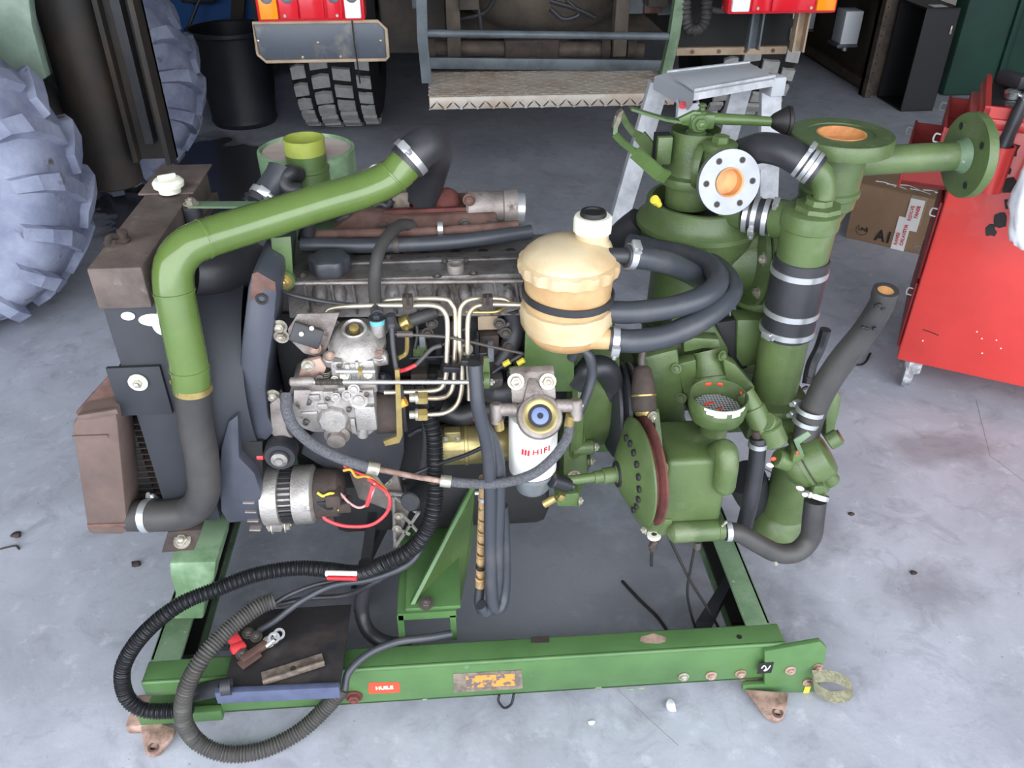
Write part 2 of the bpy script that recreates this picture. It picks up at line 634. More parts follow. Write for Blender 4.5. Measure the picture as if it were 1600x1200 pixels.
c = fmix(frng(fnoise(2.2, 9, 0.65, 0.6), 0.32, 0.7), (186, 190, 202), (154, 157, 168))
c = fmix(frng(fnoise(7.5, 10, 0.7, 1.2), 0.52, 0.72, 0, 0.75), c, (138, 140, 150))
c = fmix(frng(fnoise(16, 8, 0.7), 0.56, 0.7, 0, 0.6), c, (202, 205, 214))
c = fmix(frng(fnoise(55, 4, 0.6), 0.68, 0.74, 0, 0.7), c, (110, 110, 116))
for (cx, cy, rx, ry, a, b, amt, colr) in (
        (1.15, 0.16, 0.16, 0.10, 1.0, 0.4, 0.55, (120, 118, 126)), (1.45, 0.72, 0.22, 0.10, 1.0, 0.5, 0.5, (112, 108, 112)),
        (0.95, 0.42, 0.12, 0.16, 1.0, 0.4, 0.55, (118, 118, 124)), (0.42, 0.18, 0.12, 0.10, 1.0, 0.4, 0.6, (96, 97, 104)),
        (0.1, 0.28, 0.75, 0.42, 1.15, 0.5, 0.75, (112, 114, 121)), (0.2, 1.3, 0.8, 0.5, 1.1, 0.3, 0.45, (112, 114, 118))):  # first patch: oil dirt, darkened further to carry the shade under the engine
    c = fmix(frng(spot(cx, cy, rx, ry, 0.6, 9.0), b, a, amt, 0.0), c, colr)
wet = frng(spot(-1.42, 3.25, 0.55, 0.95, 0.35, 4.0), 0.72, 0.86, 1.0, 0.0)
c = fmix(fmath('MULTIPLY', wet, 0.92), c, (44, 41, 40))
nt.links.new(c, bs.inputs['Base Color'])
rg = fmath('SUBTRACT', 0.62, fmath('MULTIPLY', wet, 0.42))
nt.links.new(rg, bs.inputs['Roughness'])
bp = nt.nodes.new('ShaderNodeBump')
bp.inputs['Strength'].default_value = 0.12
bp.inputs['Distance'].default_value = 0.004
nt.links.new(fnoise(90, 5), bp.inputs['Height'])
nt.links.new(bp.outputs['Normal'], bs.inputs['Normal'])
M['floor'] = fm

# ------------------------------------------------------------------ the building
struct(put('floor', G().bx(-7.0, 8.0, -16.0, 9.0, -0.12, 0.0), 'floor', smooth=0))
struct(put('wall_back', G().bx(-5.0, 6.0, 9.0, 9.2, 0, 3.8), 'dark_wall', smooth=0))
struct(put('wall_left', G().bx(-5.2, -5.0, -2.2, 9.2, 0, 3.8), 'dark_wall', smooth=0))
struct(put('wall_right', G().bx(6.0, 6.2, -2.2, 9.2, 0, 3.8), 'concrete_wall', smooth=0))
struct(put('wall_front', G().bx(-5.2, 6.2, -2.3, -2.2, 3.55, 3.8), 'concrete_wall', smooth=0))
struct(put('ceiling', G().bx(-5.2, 6.2, -2.3, 9.2, 3.8, 3.95), 'ceiling_sheet', smooth=0))
fl_ = bpy.data.objects['floor']
put('joint_line', G().tube([P(1525, 625, Z=0.0), P(1547, 712, Z=0.0), P(1600, 752, Z=0.0)], 0.0008, 5, sub=1), 'concrete_wall', fl_)
put('joint_line', G().tube([P(965, 1078, Z=0.0), P(1010, 1120, Z=0.0), P(1060, 1165, Z=0.0)], 0.0006, 5, sub=1), 'concrete_wall', fl_)

# ------------------------------------------------------------------ partition, post behind the cart
pt = struct(put('wall_partition', G().bx(2.97, 3.03, 4.66, 6.3, 0, 2.6), 'wood_dark', smooth=0))
for z in (0.03, 0.62, 1.2):
    put('rail', G().bx(2.93, 2.97, 4.66, 6.3, z, z + 0.06), 'steel_rusty', pt, smooth=0)
g = G().bx(2.90, 2.94, 4.56, 4.66, 0, 2.6).bx(2.90, 3.02, 4.62, 4.66, 0, 2.6)
up = struct(put('trim_upright', g, 'steel_rusty', smooth=0))
for i in range(14):
    put('slot_hole', G().cyl((2.92, 4.561, 0.05 + i * 0.06), (2.92, 4.557, 0.05 + i * 0.06), 0.006, 8), 'print_black', up, smooth=0)
struct(put('pillar', G().bx(3.03, 3.42, 4.62, 5.0, 0, 4.2, 0.01), 'concrete_wall'))

# ------------------------------------------------------------------ tractor: two muddy wheels, mast leg and beam between them
tr = thing('tractor', (-1.76, 2.4, 0), 'muddy tractor with two huge lugged tyres and a dark mast between them', 'tractor')
LUG = None


def big_tyre(yc, face):
    """axle along Y; face = -1 when the camera sees its outer side"""
    R, W = 0.535, 0.17
    prof = [(-W, 0.26), (-W - 0.02, 0.30), (-W - 0.035, 0.38), (-W - 0.02, 0.46), (-W + 0.02, 0.505), (-W + 0.07, R - 0.01), (0, R + 0.005),
            (W - 0.07, R - 0.01), (W - 0.02, 0.505), (W + 0.02, 0.46), (W + 0.035, 0.38), (W + 0.02, 0.30), (W, 0.26)]
    c = V((-1.86 if yc < 2 else -1.78, yc, 0.575))
    t = put('tyre', G().lathe(c, (0, 1, 0), prof, 64, closed=True), 'tyre_mud', tr, smooth=60)
    g = G().lathe(c, (0, 1, 0), [(-0.13, 0.26), (-0.10, 0.25), (-0.04, 0.22), (-0.03, 0.09), (-0.06, 0.08), (-0.06, 0.0)], 40)
    g.lathe(c, (0, 1, 0), [(-0.14, 0.262), (0.14, 0.262), (0.14, 0.25), (-0.14, 0.25)], 40, closed=True)
    put('rim', g, 'tractor_pale', tr)
    for k in range(17):
        for s in (-1, 1):
            a = 2 * PI * (k + (0.5 if s > 0 else 0)) / 17
            g = G()
            # lug follows the crown then turns down the shoulder
            path = [(0.00, R + 0.022, 0.20), (0.06, R + 0.022, 0.12), (0.13, R + 0.012, 0.04), (0.185, 0.505, 0.0), (0.20, 0.43, -0.01)]
            rows = []
            for (d, r, da) in path:
                row = []
                hw = 0.040 if d < 0.15 else 0.036
                for (e, h) in ((-hw, -0.05), (-hw * 0.72, 0.012), (hw * 0.72, 0.012), (hw, -0.05)):
                    aa = a + da + e / 0.52
                    rr = r + h
                    dd = d + (0.018 if (d > 0.19 and h > 0) else (-0.03 if d > 0.19 else 0))
                    row.append(c + V((math.sin(aa) * rr, s * dd, math.cos(aa) * rr)))
                rows.append(row)
            vs = [p for r_ in rows for p in r_]
            fs = []
            n = 4
            for i in range(len(rows) - 1):
                for j in range(n):
                    fs.append((i * n + j, i * n + (j + 1) % n, (i + 1) * n + (j + 1) % n, (i + 1) * n + j))
            fs.append((0, 1, 2, 3))
            fs.append(tuple((len(rows) - 1) * n + j for j in range(n)))
            g.add(vs, fs)
            put('tread_lug', g, 'tyre_mud', t, smooth=20)


def PW(pts, Y, dy):
    return G().prism([P(x, y, Y=Y) for x, y in pts], (0, dy, 0), 0.006)


big_tyre(1.72, -1)
big_tyre(3.12, -1)
put('axle', G().cyl((-1.76, 1.8, 0.575), (-1.76, 3.0, 0.575), 0.09).ball((-1.76, 2.4, 0.575), 0.2), 'tractor_dark', tr)
put('mast_leg', G().lathe((-1.46, 2.4, 0.30), (0, 0, 1), [(0, 0.10), (0.01, 0.115), (1.7, 0.115), (1.7, 0.05)], 32), 'tractor_dark', tr)
g = G().bx(-1.33, -1.165, 2.36, 2.38, 0.42, 2.0).bx(-1.185, -1.165, 2.27, 2.38, 0.42, 2.0).bx(-1.33, -1.31, 2.31, 2.38, 0.42, 2.0)
put('mast_beam', g, 'tractor_dark', tr, smooth=0)
put('mast_rail', G().bx(-1.26, -1.225, 2.30, 2.36, 0.50, 2.0), 'black_metal', tr, smooth=0)
put('fender', G().lathe((-2.05, 2.35, 0.70), (0, 1, 0), [(-0.25, 0.62), (0.25, 0.62), (0.25, 0.60), (-0.25, 0.60)], 20, closed=True, a0=-0.9, a1=0.75), 'tractor_pale', tr)
put('mudguard_panel', PW([(-60, -60), (38, -60), (50, 40), (72, 122), (52, 132), (-60, 105)], 2.02, 0.05), 'tractor_pale', tr)
put('chassis', G().bx(-3.2, -1.72, 2.2, 2.6, 0.45, 0.95, 0.02), 'tractor_dark', tr)
put('strut', G().tube([(-1.72, 2.1, 1.2), (-1.6, 2.15, 0.8), (-1.58, 2.2, 0.5)], 0.035, 10), 'tractor_dark', tr)

# ------------------------------------------------------------------ bin and blue machine behind it
b = thing('waste_bin', (-1.32, 4.32, 0), 'round black plastic bin standing on the wet floor beside the muddy tyre', 'bin')
g = G().lathe((-1.32, 4.32, 0), (0, 0, 1), [(0, 0.0), (0, 0.19), (0.03, 0.205), (0.05, 0.2), (0.56, 0.245), (0.56, 0.235), (0.03, 0.19), (0.03, 0.0)], 36)
put('bin_body', g, 'bin_black', b)
put('rim', G().lathe((-1.32, 4.32, 0.54), (0, 0, 1), [(0, 0.244), (0, 0.262), (0.012, 0.268), (0.03, 0.262), (0.03, 0.240)], 36, closed=True), 'bin_black', b)

bl = thing('workshop_press', (-1.6, 5.6, 0), 'blue steel machine standing behind the black bin', 'machine')
g = G().bx(-2.1, -1.02, 5.4, 5.9, 0.12, 1.3, 0.01)
put('cabinet', g, 'truck_blue', bl)
for x in (-2.05, -1.1):
    put('foot', G().bx(x, x + 0.08, 5.42, 5.88, 0, 0.12), 'black_metal', bl, smooth=0)
put('strut', G().box((-1.42, 5.37, 0.75), (0.09, 0.05, 1.1), (0, 0.25, 0)), 'wood_dark', bl, smooth=0)
put('control_box', G().bx(-1.85, -1.62, 5.28, 5.4, 0.55, 0.95, 0.01), 'black_metal', bl)
put('label_plate', G().bx(-1.80, -1.68, 5.272, 5.28, 0.8, 0.9), 'appliance_white', bl, smooth=0)
put('cable', G().tube([(-1.7, 5.3, 0.6), (-1.9, 5.2, 0.35), (-2.0, 5.25, 0.9)], 0.012, 8), 'rubber', bl)

# ------------------------------------------------------------------ truck
tk = thing('truck', (0.55, 4.5, 0), 'dark utility truck seen from behind with tail lamps and a chequered step', 'truck')


def truck_tyre(xc):
    c = V((xc, 4.25, 0.58))
    R, W = 0.555, 0.235
    prof = [(-W, 0.30), (-W - 0.02, 0.4), (-W, 0.5), (-W + 0.03, R - 0.012), (-W + 0.06, R), (W - 0.06, R), (W - 0.03, R - 0.012), (W, 0.5), (W + 0.02, 0.4), (W, 0.30)]
    t = put('tyre', G().lathe(c, (1, 0, 0), prof, 60, closed=True), 'tyre_black', tk, smooth=50)
    put('wheel_disc', G().lathe(c, (1, 0, 0), [(-0.15, 0.30), (0.05, 0.28), (0.06, 0.0)], 30), 'truck_dark', tk)
    n = 31
    base = {}
    cols = [(-0.178, 0.078), (-0.06, 0.098), (0.06, 0.098), (0.178, 0.078)]
    for ci, (cx, ww) in enumerate(cols):
        g = G()
        dy = 0.035
        sk = 0.006 if ci in (0, 1) else -0.006
        pts = [V((-ww / 2, -dy, 0)), V((ww / 2, -dy + sk * 2, 0)), V((ww / 2, dy + sk * 2, 0)), V((0.0, dy + sk * 2 + 0.004, 0)), V((-ww / 2, dy, 0))]
        g.prism(pts, (0, 0, 0.024))
        me = g.mesh('tread_block', 0)
        me.materials.append(M['tread_grey'])
        base[ci] = me
    for k in range(n):
        for ci, (cx, ww) in enumerate(cols):
            a = 2 * PI * (k + (0.5 if ci % 2 else 0)) / n
            rr = R - (0.006 if ci in (0, 3) else 0.0)
            o = bpy.data.objects.new('tread_block', base[ci])
            link(o, t, c + V((cx, math.sin(a) * rr, math.cos(a) * rr)))
            o.rotation_euler = (-a, 0, 0)


truck_tyre(-0.66)
truck_tyre(1.80)
put('axle', G().cyl((-0.6, 4.25, 0.58), (1.75, 4.25, 0.58), 0.085).lathe((0.42, 4.25, 0.6), (1, 0, 0), [(0, 0.09), (0.06, 0.2), (0.18, 0.24), (0.30, 0.2), (0.36, 0.09)], 28), 'truck_brown', tk)
put('gearbox_shield', G().ball((0.52, 3.55, 0.86), (0.42, 0.3, 0.2), 24), 'truck_brown', tk)
for x in (0.06, 0.92):
    put('chassis_beam', G().bx(x, x + 0.09, 2.85, 8.4, 0.90, 1.15, 0.006), 'truck_dark', tk)
put('bed', G().bx(-0.95, 2.0, 2.72, 8.6, 1.22, 1.45, 0.01), 'truck_dark', tk)
put('body', G().bx(-0.95, 2.0, 2.80, 8.6, 1.45, 3.1, 0.02), 'truck_grey', tk)
put('mud_guard', G().bx(-0.95, -0.35, 3.3, 3.33, 0.62, 1.22, 0.004), 'tyre_black', tk)
put('side_tank', G().bx(-0.32, 0.0, 3.1, 3.9, 0.66, 1.22, 0.03), 'truck_dark', tk)
put('side_tank', G().bx(1.15, 1.45, 3.2, 4.0, 0.66, 1.22, 0.03), 'truck_dark', tk)
# hangers and the tow tube between them
for px in (710, 965):
    a = P(px, 85, Y=2.95)
    put('hanger', G().bx(a.x - 0.032, a.x + 0.032, 2.90, 2.98, a.z - 0.0, 1.22, 0.004), 'truck_brown', tk)
a, b2 = P(675, 75, Y=2.98), P(1005, 78, Y=2.98)
g = G().cyl(a, b2, 0.035, 20)
put('tow_tube', g, 'steel_rusty', tk)
put('tow_block', G().box(P(830, 77, Y=2.97), (0.26, 0.09, 0.1), None, 0.01), 'rust_dark', tk)
for px in (673, 705, 945, 985):
    q = P(px, 75, Y=2.96)
    put('tube_collar', G().pipe(q - V((0.02, 0, 0)), q + V((0.02, 0, 0)), 0.046, 0.034), 'rust_dark', tk)
for pts in ([(780, -20), (760, 18), (720, 30)], [(860, 2), (900, 14), (930, 28)], [(885, 0), (905, 22), (880, 30), (860, 14)], [(745, 4), (750, 34), (752, 60)]):
    put('brake_line', G().tube([P(x, y, Y=3.1) for x, y in pts], 0.011, 8), 'rubber', tk)
for (x0, y0, x1, y1) in ((640, 0, 655, 12), (985, 0, 1003, 20), (1034, 0, 1050, 22)):
    a, b2 = P(x0, y0 - 60, Y=3.0), P(x1, y1, Y=3.0)
    put('bracket', G().bx(a.x, b2.x, 2.98, 3.03, b2.z, 1.22), 'truck_grey', tk, smooth=0)
a, b2 = P(1008, -30, Y=3.0), P(1032, 18, Y=3.0)
put('bracket', G().bx(a.x, b2.x, 2.96, 3.03, b2.z, 1.22), 'rust', tk, smooth=0)


# tail lamps
def lamp_cluster(x0, x1, z0, z1, seg, nm):
    r = put('tail_lamp', G().bx(x0 - 0.012, x1 + 0.012, 2.46, 2.56, z0 - 0.012, z1 + 0.012, 0.012), 'lens_red', tk, nm)
    for (f0, f1, mt) in seg:
        xa, xb = x0 + (x1 - x0) * f0, x0 + (x1 - x0) * f1
        put('lens', G().bx(xa + 0.002, xb - 0.002, 2.446, 2.47, z0, z1, 0.006), mt, r)
        if f1 - f0 < 0.21:
            put('bulb', G().ball(((xa + xb) / 2, 2.446, z1 - 0.045), (0.026, 0.008, 0.026), 14), 'bowl_grey', r)
    for f in (0.25, 0.76):
        put('lens_screw', G().cyl((x0 + (x1 - x0) * f, 2.447, z0 + 0.014), (x0 + (x1 - x0) * f, 2.441, z0 + 0.014), 0.006, 10), 'bolt_zinc', r)
    return r


zl = P(490, 30, Y=2.45).z
a, b2 = P(406, 30, Y=2.45), P(566, 30, Y=2.45)
lamp_cluster(a.x, b2.x, zl, zl + 0.13, ((0.0, 0.19, 'lens_orange'), (0.19, 0.39, 'lens_red'), (0.39, 0.64, 'lens_red'), (0.66, 0.82, 'lens_red'), (0.83, 1.0, 'lens_white')), 'tail lamp with amber, red and white lenses beside the step')
a, b2 = P(1142, 17, Y=2.45), P(1304, 19, Y=2.45)
zr = P(1220, 18, Y=2.45).z
lamp_cluster(a.x, b2.x, zr, zr + 0.13, ((0.0, 0.18, 'lens_white'), (0.19, 0.37, 'lens_red'), (0.38, 0.8, 'lens_red'), (0.81, 1.0, 'lens_orange')), 'tail lamp above the wooden board')
# bumper flap under the lamp
a, b2 = P(395, 36, Y=2.48), P(607, 93, Y=2.48)
fx0, fx1, fz0, fz1 = a.x, b2.x, b2.z, a.z
ch = 0.03
oc = [(fx0, fz0 + ch), (fx0 + ch, fz0), (fx1 - 0.012, fz0), (fx1, fz0 + 0.012), (fx1, fz1 - ch), (fx1 - ch, fz1), (fx0, fz1)]
fl = put('rear_flap', G().prism([(x, 2.48, z) for x, z in oc], (0, 0.012, 0), 0.002), 'truck_flap', tk)
g = G()
e = [V((x, 2.477, z)) for x, z in oc]
g.tube(e + [e[0]], 0.007, 8, sub=1)
put('flap_edge', g, 'wood_pale', fl)
for (fx, fz) in ((0.34, 0.1), (0.63, 0.1), (0.47, 0.48), (0.95, 0.5), (0.02, 0.55)):
    put('rivet', G().ball((fx0 + (fx1 - fx0) * fx, 2.478, fz0 + (fz1 - fz0) * fz), (0.007, 0.004, 0.007), 8), 'bolt_zinc', fl)
sx = P(553, 60, Y=2.47).x
put('flap_strap', G().tube([(sx, 2.468, fz1 + 0.03), (sx, 2.466, (fz0 + fz1) / 2), (sx + 0.004, 2.468, fz0), (sx + 0.004, 2.5, fz0 - 0.10)], 0.003, 6), 'print_black', tk)
# right side: mudflap, board, uprights, ribbed hose
a, b2 = P(1060, 30, Y=2.78), P(1226, 78, Y=2.78)
put('mud_flap', G().bx(a.x, b2.x, 2.78, 2.80, b2.z, 1.22), 'tyre_black', tk, smooth=0)
bd = put('flap_board', G().bx(a.x, b2.x, 2.75, 2.78, b2.z - 0.012, b2.z + 0.022, 0.003), 'wood_pale', tk)
for f in (0.14, 0.38, 0.62, 0.87):
    put('board_bolt', G().cyl((a.x + (b2.x - a.x) * f, 2.751, b2.z + 0.005), (a.x + (b2.x - a.x) * f, 2.745, b2.z + 0.005), 0.009, 10), 'rust', bd)
for (px, py) in ((1173, 76), (1242, 79)):
    q = P(px, py, Y=2.66)
    g = G().bx(q.x - 0.028, q.x + 0.028, 2.66, 2.668, q.z, 1.2).bx(q.x - 0.028, q.x - 0.02, 2.62, 2.665, q.z, 1.2).bx(q.x + 0.02, q.x + 0.028, 2.62, 2.665, q.z, 1.2)
    put('lamp_bracket', g, 'wood_pale' if px > 1200 else 'truck_grey', tk, smooth=0)
hp = [P(x, y, Y=2.6) for x, y in ((1072, -20), (1070, 15), (1075, 42), (1090, 46), (1102, 30), (1106, -20))]
put('ribbed_hose', G().tube(hp, lambda i, n, L: 0.025 + 0.0035 * math.sin(L * 330), 10, step=0.0045), 'rubber_dusty', tk)
put('hose_loop', G().tube([P(x, y, Y=2.62) for x, y in ((1095, -15), (1105, 10), (1125, 17), (1145, 14))], 0.012, 8), 'grey_conduit', tk)
# step frame
g = G()
pl = [P(657, -60, Y=2.58), P(660, 60, Y=2.58), P(667, 130, Y=2.58)]
for i in range(2):
    g.prism([pl[i] + V(o) for o in ((-0.022, 0, 0), (0.022, 0, 0), (0.022, 0.05, 0), (-0.022, 0.05, 0))], pl[i + 1] - pl[i])
put('step_post', g, 'truck_grey', tk, smooth=0)
pr_ = [P(1072, -60, Y=2.58), P(1054, 60, Y=2.58), P(1036, 140, Y=2.58)]
g = G()
for i in range(2):
    g.prism([pr_[i] + V(o) for o in ((-0.022, 0, 0), (0.022, 0, 0), (0.022, 0.05, 0), (-0.022, 0.05, 0))], pr_[i + 1] - pr_[i])
put('step_post', g, 'green_worn', tk, smooth=0)
sby_ = P(840, 108, Z=P(670, 145, Y=2.44).z).y + 0.004
a, b2 = P(668, 52, Y=2.6), P(1050, 57, Y=2.6)
put('step_crossbar', G().cyl(a, b2, 0.016, 12), 'truck_grey', tk)
a, b2 = P(668, 99, Y=sby_), P(1040, 103, Y=sby_)
put('step_crossbar', G().prism([a + V(o) for o in ((0, 0, -0.025), (0, 0.03, -0.025), (0, 0.03, 0.025), (0, 0, 0.025))], b2 - a, 0.003), 'truck_grey', tk)
# chequer plate step: top plate, folded lip, raised bars
s0, s1 = P(670, 145, Y=2.44), P(1012, 152, Y=2.44)
zt = (s0.z + s1.z) / 2
zb = P(840, 168, Y=2.44).z
sby = P(840, 108, Z=zt).y
st = put('step_plate', G().bx(s0.x, s1.x + 0.12, 2.44, sby, zt - 0.006, zt, 0.002).bx(s0.x, s1.x + 0.12, 2.44, 2.446, zb, zt, 0.002), 'treadplate', tk)
g = G()
nx = 30
for i in range(nx):
    for j in range(int((sby - 2.46) / 0.032)):
        x = s0.x + 0.014 + i * (s1.x + 0.10 - s0.x) / nx
        y = 2.46 + j * 0.032
        a_ = PI / 4 if (i + j) % 2 else -PI / 4
        for k in (-1, 0, 1):
            g.box((x + k * 0.0085 * math.cos(a_ + PI / 2), y + k * 0.0085 * math.sin(a_ + PI / 2), zt + 0.001), (0.030, 0.0042, 0.004), (0, 0, a_))
    for j in range(3):
        x = s0.x + 0.014 + i * (s1.x + 0.10 - s0.x) / nx
        z = zb + 0.016 + j * 0.032
        if z > zt - 0.008:
            continue
        a_ = PI / 4 if (i + j) % 2 else -PI / 4
        for k in (-1, 0, 1):
            g.box((x + k * 0.0085 * math.cos(a_ + PI / 2), 2.439, z + k * 0.0085 * math.sin(a_ + PI / 2)), (0.030, 0.0042, 0.004), (0, a_, 0))
tb = put('tread_bars', g, 'treadplate', st, smooth=0)
tb['kind'] = 'stuff'

# ------------------------------------------------------------------ aluminium step ladder
ld = thing('step_ladder', P(1080, 400, Z=0), 'small aluminium folding work platform standing behind the green pump', 'ladder')
zt = 0.95
c0, c1, c2, c3 = (P(1042, 113, Z=zt), P(1172, 98, Z=zt), P(1212, 119, Z=zt), P(1085, 141, Z=zt))
put('platform', G().prism([c0, c1, c2, c3], (0, 0, -0.012), 0.003), 'ladder_grey', ld)
for a, b2 in ((c3, c2), (c0, c1)):
    put('platform_rail', G().prism([a + V((0, 0, -0.03)), a + V((0, 0, 0.004)), a + V((0.004, 0.014, 0.004)), a + V((0.004, 0.014, -0.03))], b2 - a), 'ladder_alu', ld, smooth=0)
g = G()
e0 = P(1022, 118, Z=zt - 0.02)
ex = P(1078, 150, Z=zt - 0.03)
g.prism([c0, c3, ex, e0], (0, 0, -0.045), 0.004)
put('end_cap', g, 'ladder_grey', ld)
e1 = P(1217, 125, Z=zt - 0.02)
put('end_cap', G().box(e1 + V((-0.005, 0.02, -0.02)), (0.05, 0.06, 0.06), (0, 0, 0.2), 0.006), 'ladder_grey', ld)
legs = [((1030, 128), (925, 485)), ((1075, 158), (1052, 470)), ((1204, 132), (1196, 470)), ((1158, 135), (1085, 400))]
LG = []
for (t0, t1) in legs:
    a, b2 = P(*t0, Z=zt - 0.05), P(*t1, Z=0.0)
    d = (b2 - a).normalized()
    sx_ = V((1, 0, 0)) - d * d.x
    sx_.normalize()
    sy_ = d.cross(sx_)
    hw, hd, th = 0.032, 0.016, 0.004
    sec = [(-hw, -hd), (hw, -hd), (hw, hd), (hw - th, hd), (hw - th, -hd + th), (-hw + th, -hd + th), (-hw + th, hd), (-hw, hd)]
    flip = 1 if sy_.y > 0 else -1
    put('leg', G().prism([a + sx_ * u + sy_ * v * flip for u, v in sec], b2 - a + d * 0.0), 'ladder_alu', ld, smooth=0)
    put('rubber_foot', G().box(b2 + V((0, 0, 0.02)), (0.07, 0.045, 0.04), None, 0.005), 'rubber', ld)
    LG.append((a, b2))
for f in (0.32, 0.64):
    for i, j in ((0, 3), (1, 2)):
        a = LG[i][0].lerp(LG[i][1], f)
        b2 = LG[j][0].lerp(LG[j][1], f)
        put('rung', G().prism([a + V((-0.03, 0, -0.012)), a + V((0.03, 0, -0.012)), a + V((0.03, 0, 0.012)), a + V((-0.03, 0, 0.012))], b2 - a, 0.002), 'ladder_alu', ld)
a = LG[1][0].lerp(LG[1][1], 0.05)
q = P(1066, 165, Y=a.y - 0.05)
lettering('G', 0.026, P(1066, 165, Y=LG[1][0].y - 0.022), (1, 0, 0), (0, 0.1, 1), 'print_red', ld, 0.002, name='logo_mark')

# ------------------------------------------------------------------ cardboard box
bxo = thing('cardboard_box', P(1380, 385, Z=0), 'brown cardboard box with printed tape on the floor beside the red cart', 'box')
a, b2 = P(1320, 371, Z=0), P(1436, 398, Z=0)
dx = (b2 - a).normalized()
dy = V((-dx.y, dx.x, 0))
b3 = a + dx * 0.43
hh = 0.26
put('carton', G().prism([a, b3, b3 + dy * 0.34, a + dy * 0.34], (0, 0, hh), 0.004), 'cardboard', bxo)
for s in (0, 1):
    o = a + V((0, 0, hh + 0.001)) + dy * (0.171 * s)
    put('top_flap', G().prism([o, o + dx * 0.43, o + dx * 0.43 + dy * 0.169, o + dy * 0.169], (0, 0, 0.003)), 'cardboard', bxo, smooth=0)
no = -dy * 0.0012


def onbox(u, z):
    return a + dx * u + V((0, 0, z)) + no


def patch(u0, u1, z0, z1, mt, nm, sk=0.0, lift=1.0):
    q = [onbox(u0, z0), onbox(u1, z0), onbox(u1 + sk, z1), onbox(u0 + sk, z1)]
    q = [x_ + no * (lift - 1) for x_ in q]
    return put(nm, G().prism(q, no * 0.6), mt, bxo, smooth=0)


patch(0.235, 0.30, 0.13, hh, 'cardboard_tape', 'brown_tape', 0.0)
patch(0.205, 0.262, 0.0, 0.155, 'print_white', 'printed_tape', 0.0, 1.6)
patch(0.232, 0.292, 0.10, 0.245, 'print_white', 'printed_tape', 0.0, 2.2)
q = onbox(0.165, 0.045) + no * 2
lettering('A1', 0.075, q, dx, (0, 0, 1), 'print_black', bxo, 0.002, sx=0.85)
q = onbox(0.065, 0.055) + no
g = G().lathe(q, no, [(0, 0.026), (0.0004, 0.026), (0.0004, 0.0235), (0, 0.0235)], 28, closed=True, a0=0.5, a1=5.6)
put('logo_mark', g, 'print_black', bxo, smooth=0)
lettering('UNE', 0.022, onbox(0.07, 0.058) + no, dx, (0, 0, 1), 'print_black', bxo, 0.0006)
lettering('RANSE', 0.020, onbox(0.222, 0.052) + no * 3, (0, 0, 1), -dx, 'print_red', bxo, 0.0004)
lettering('CALAVSTIR', 0.020, onbox(0.246, 0.075) + no * 3, (0, 0, 1), -dx, 'print_red', bxo, 0.0004)
lettering('RISVLVE', 0.020, onbox(0.25, 0.18) + no * 4, (0, 0, 1), -dx, 'print_red', bxo, 0.0004)
lettering('FANSE', 0.020, onbox(0.274, 0.19) + no * 4, (0, 0, 1), -dx, 'print_red', bxo, 0.0004)
g = G()
for k in range(6):
    f = random.random()
    p0 = a + dx * (0.06 + 0.05 * k) + dy * (0.05 + 0.04 * f) + V((0, 0, hh + 0.005))
    g.tube([p0, p0 + dx * 0.04 + dy * 0.02 * f, p0 + dx * 0.09 - dy * 0.02], 0.0022, 6)
put('tape_crease', g, 'plastic_sheet', bxo)['kind'] = 'stuff'

# ------------------------------------------------------------------ black crate on end, dark green tank
g = G()
x0, x1, y0, y1, z1 = 3.0, 3.22, 4.22, 4.58, 0.64
g.bx(x1 - 0.012, x1, y0, y1, 0, z1).bx(x0, x1, y0, y0 + 0.012, 0, z1).bx(x0, x1, y1 - 0.012, y1, 0, z1).bx(x0, x1, y0, y1, 0, 0.012).bx(x0, x1, y0, y1, z1 - 0.012, z1)
cr = thing('black_crate', (3.1, 4.4, 0), 'open black box standing upright against the concrete pillar', 'box')
put('crate_shell', g, 'box_black', cr, smooth=0)
put('paper_label', G().bx(3.06, 3.15, 4.25, 4.33, z1 + 0.0, z1 + 0.001), 'appliance_white', cr, smooth=0)
put('latch', G().box((x1 - 0.03, y0 - 0.006, z1 - 0.13), (0.012, 0.012, 0.05), None, 0.003), 'bolt_zinc', cr)
gt = thing('storage_tank', (4.4, 5.2, 0), 'tall dark green steel container behind the black box', 'container')
put('tank_body', G().bx(3.46, 5.4, 4.55, 5.9, 0.0, 2.2, 0.03), 'dark_green', gt)
for x in (3.8, 4.4, 5.0):
    put('tank_rib', G().bx(x, x + 0.05, 4.52, 4.55, 0.05, 2.15, 0.005), 'dark_green', gt)

# appliances fixed to the partition
for (px, py, w_, h_, lab) in ((1338, 40, 0.16, 0.22, 'white steel box hanging on the dark partition beside the pillar'),
                              (1262, 22, 0.34, 0.16, 'white box on the dark partition behind the tail lamp')):
    q = P(px, py, X=2.93)
    t = thing('wall_box', (2.93, q.y, q.z - h_ / 2), lab, 'box')
    put('casing', G().bx(2.80, 2.93, q.y - w_ / 2, q.y + w_ / 2, q.z - h_ / 2, q.z + h_ / 2, 0.006), 'appliance_white', t)
    put('lower_ledge', G().bx(2.78, 2.93, q.y - w_ / 2 - 0.01, q.y + w_ / 2 + 0.01, q.z - h_ / 2 - 0.02, q.z - h_ / 2, 0.003), 'truck_grey', t)
    for k in (-1, 1):
        put('cable_gland', G().cyl((2.86, q.y + k * w_ * 0.25, q.z - h_ / 2 - 0.02), (2.86, q.y + k * w_ * 0.25, q.z - h_ / 2 - 0.05), 0.018, 12), 'clamp_steel', t)

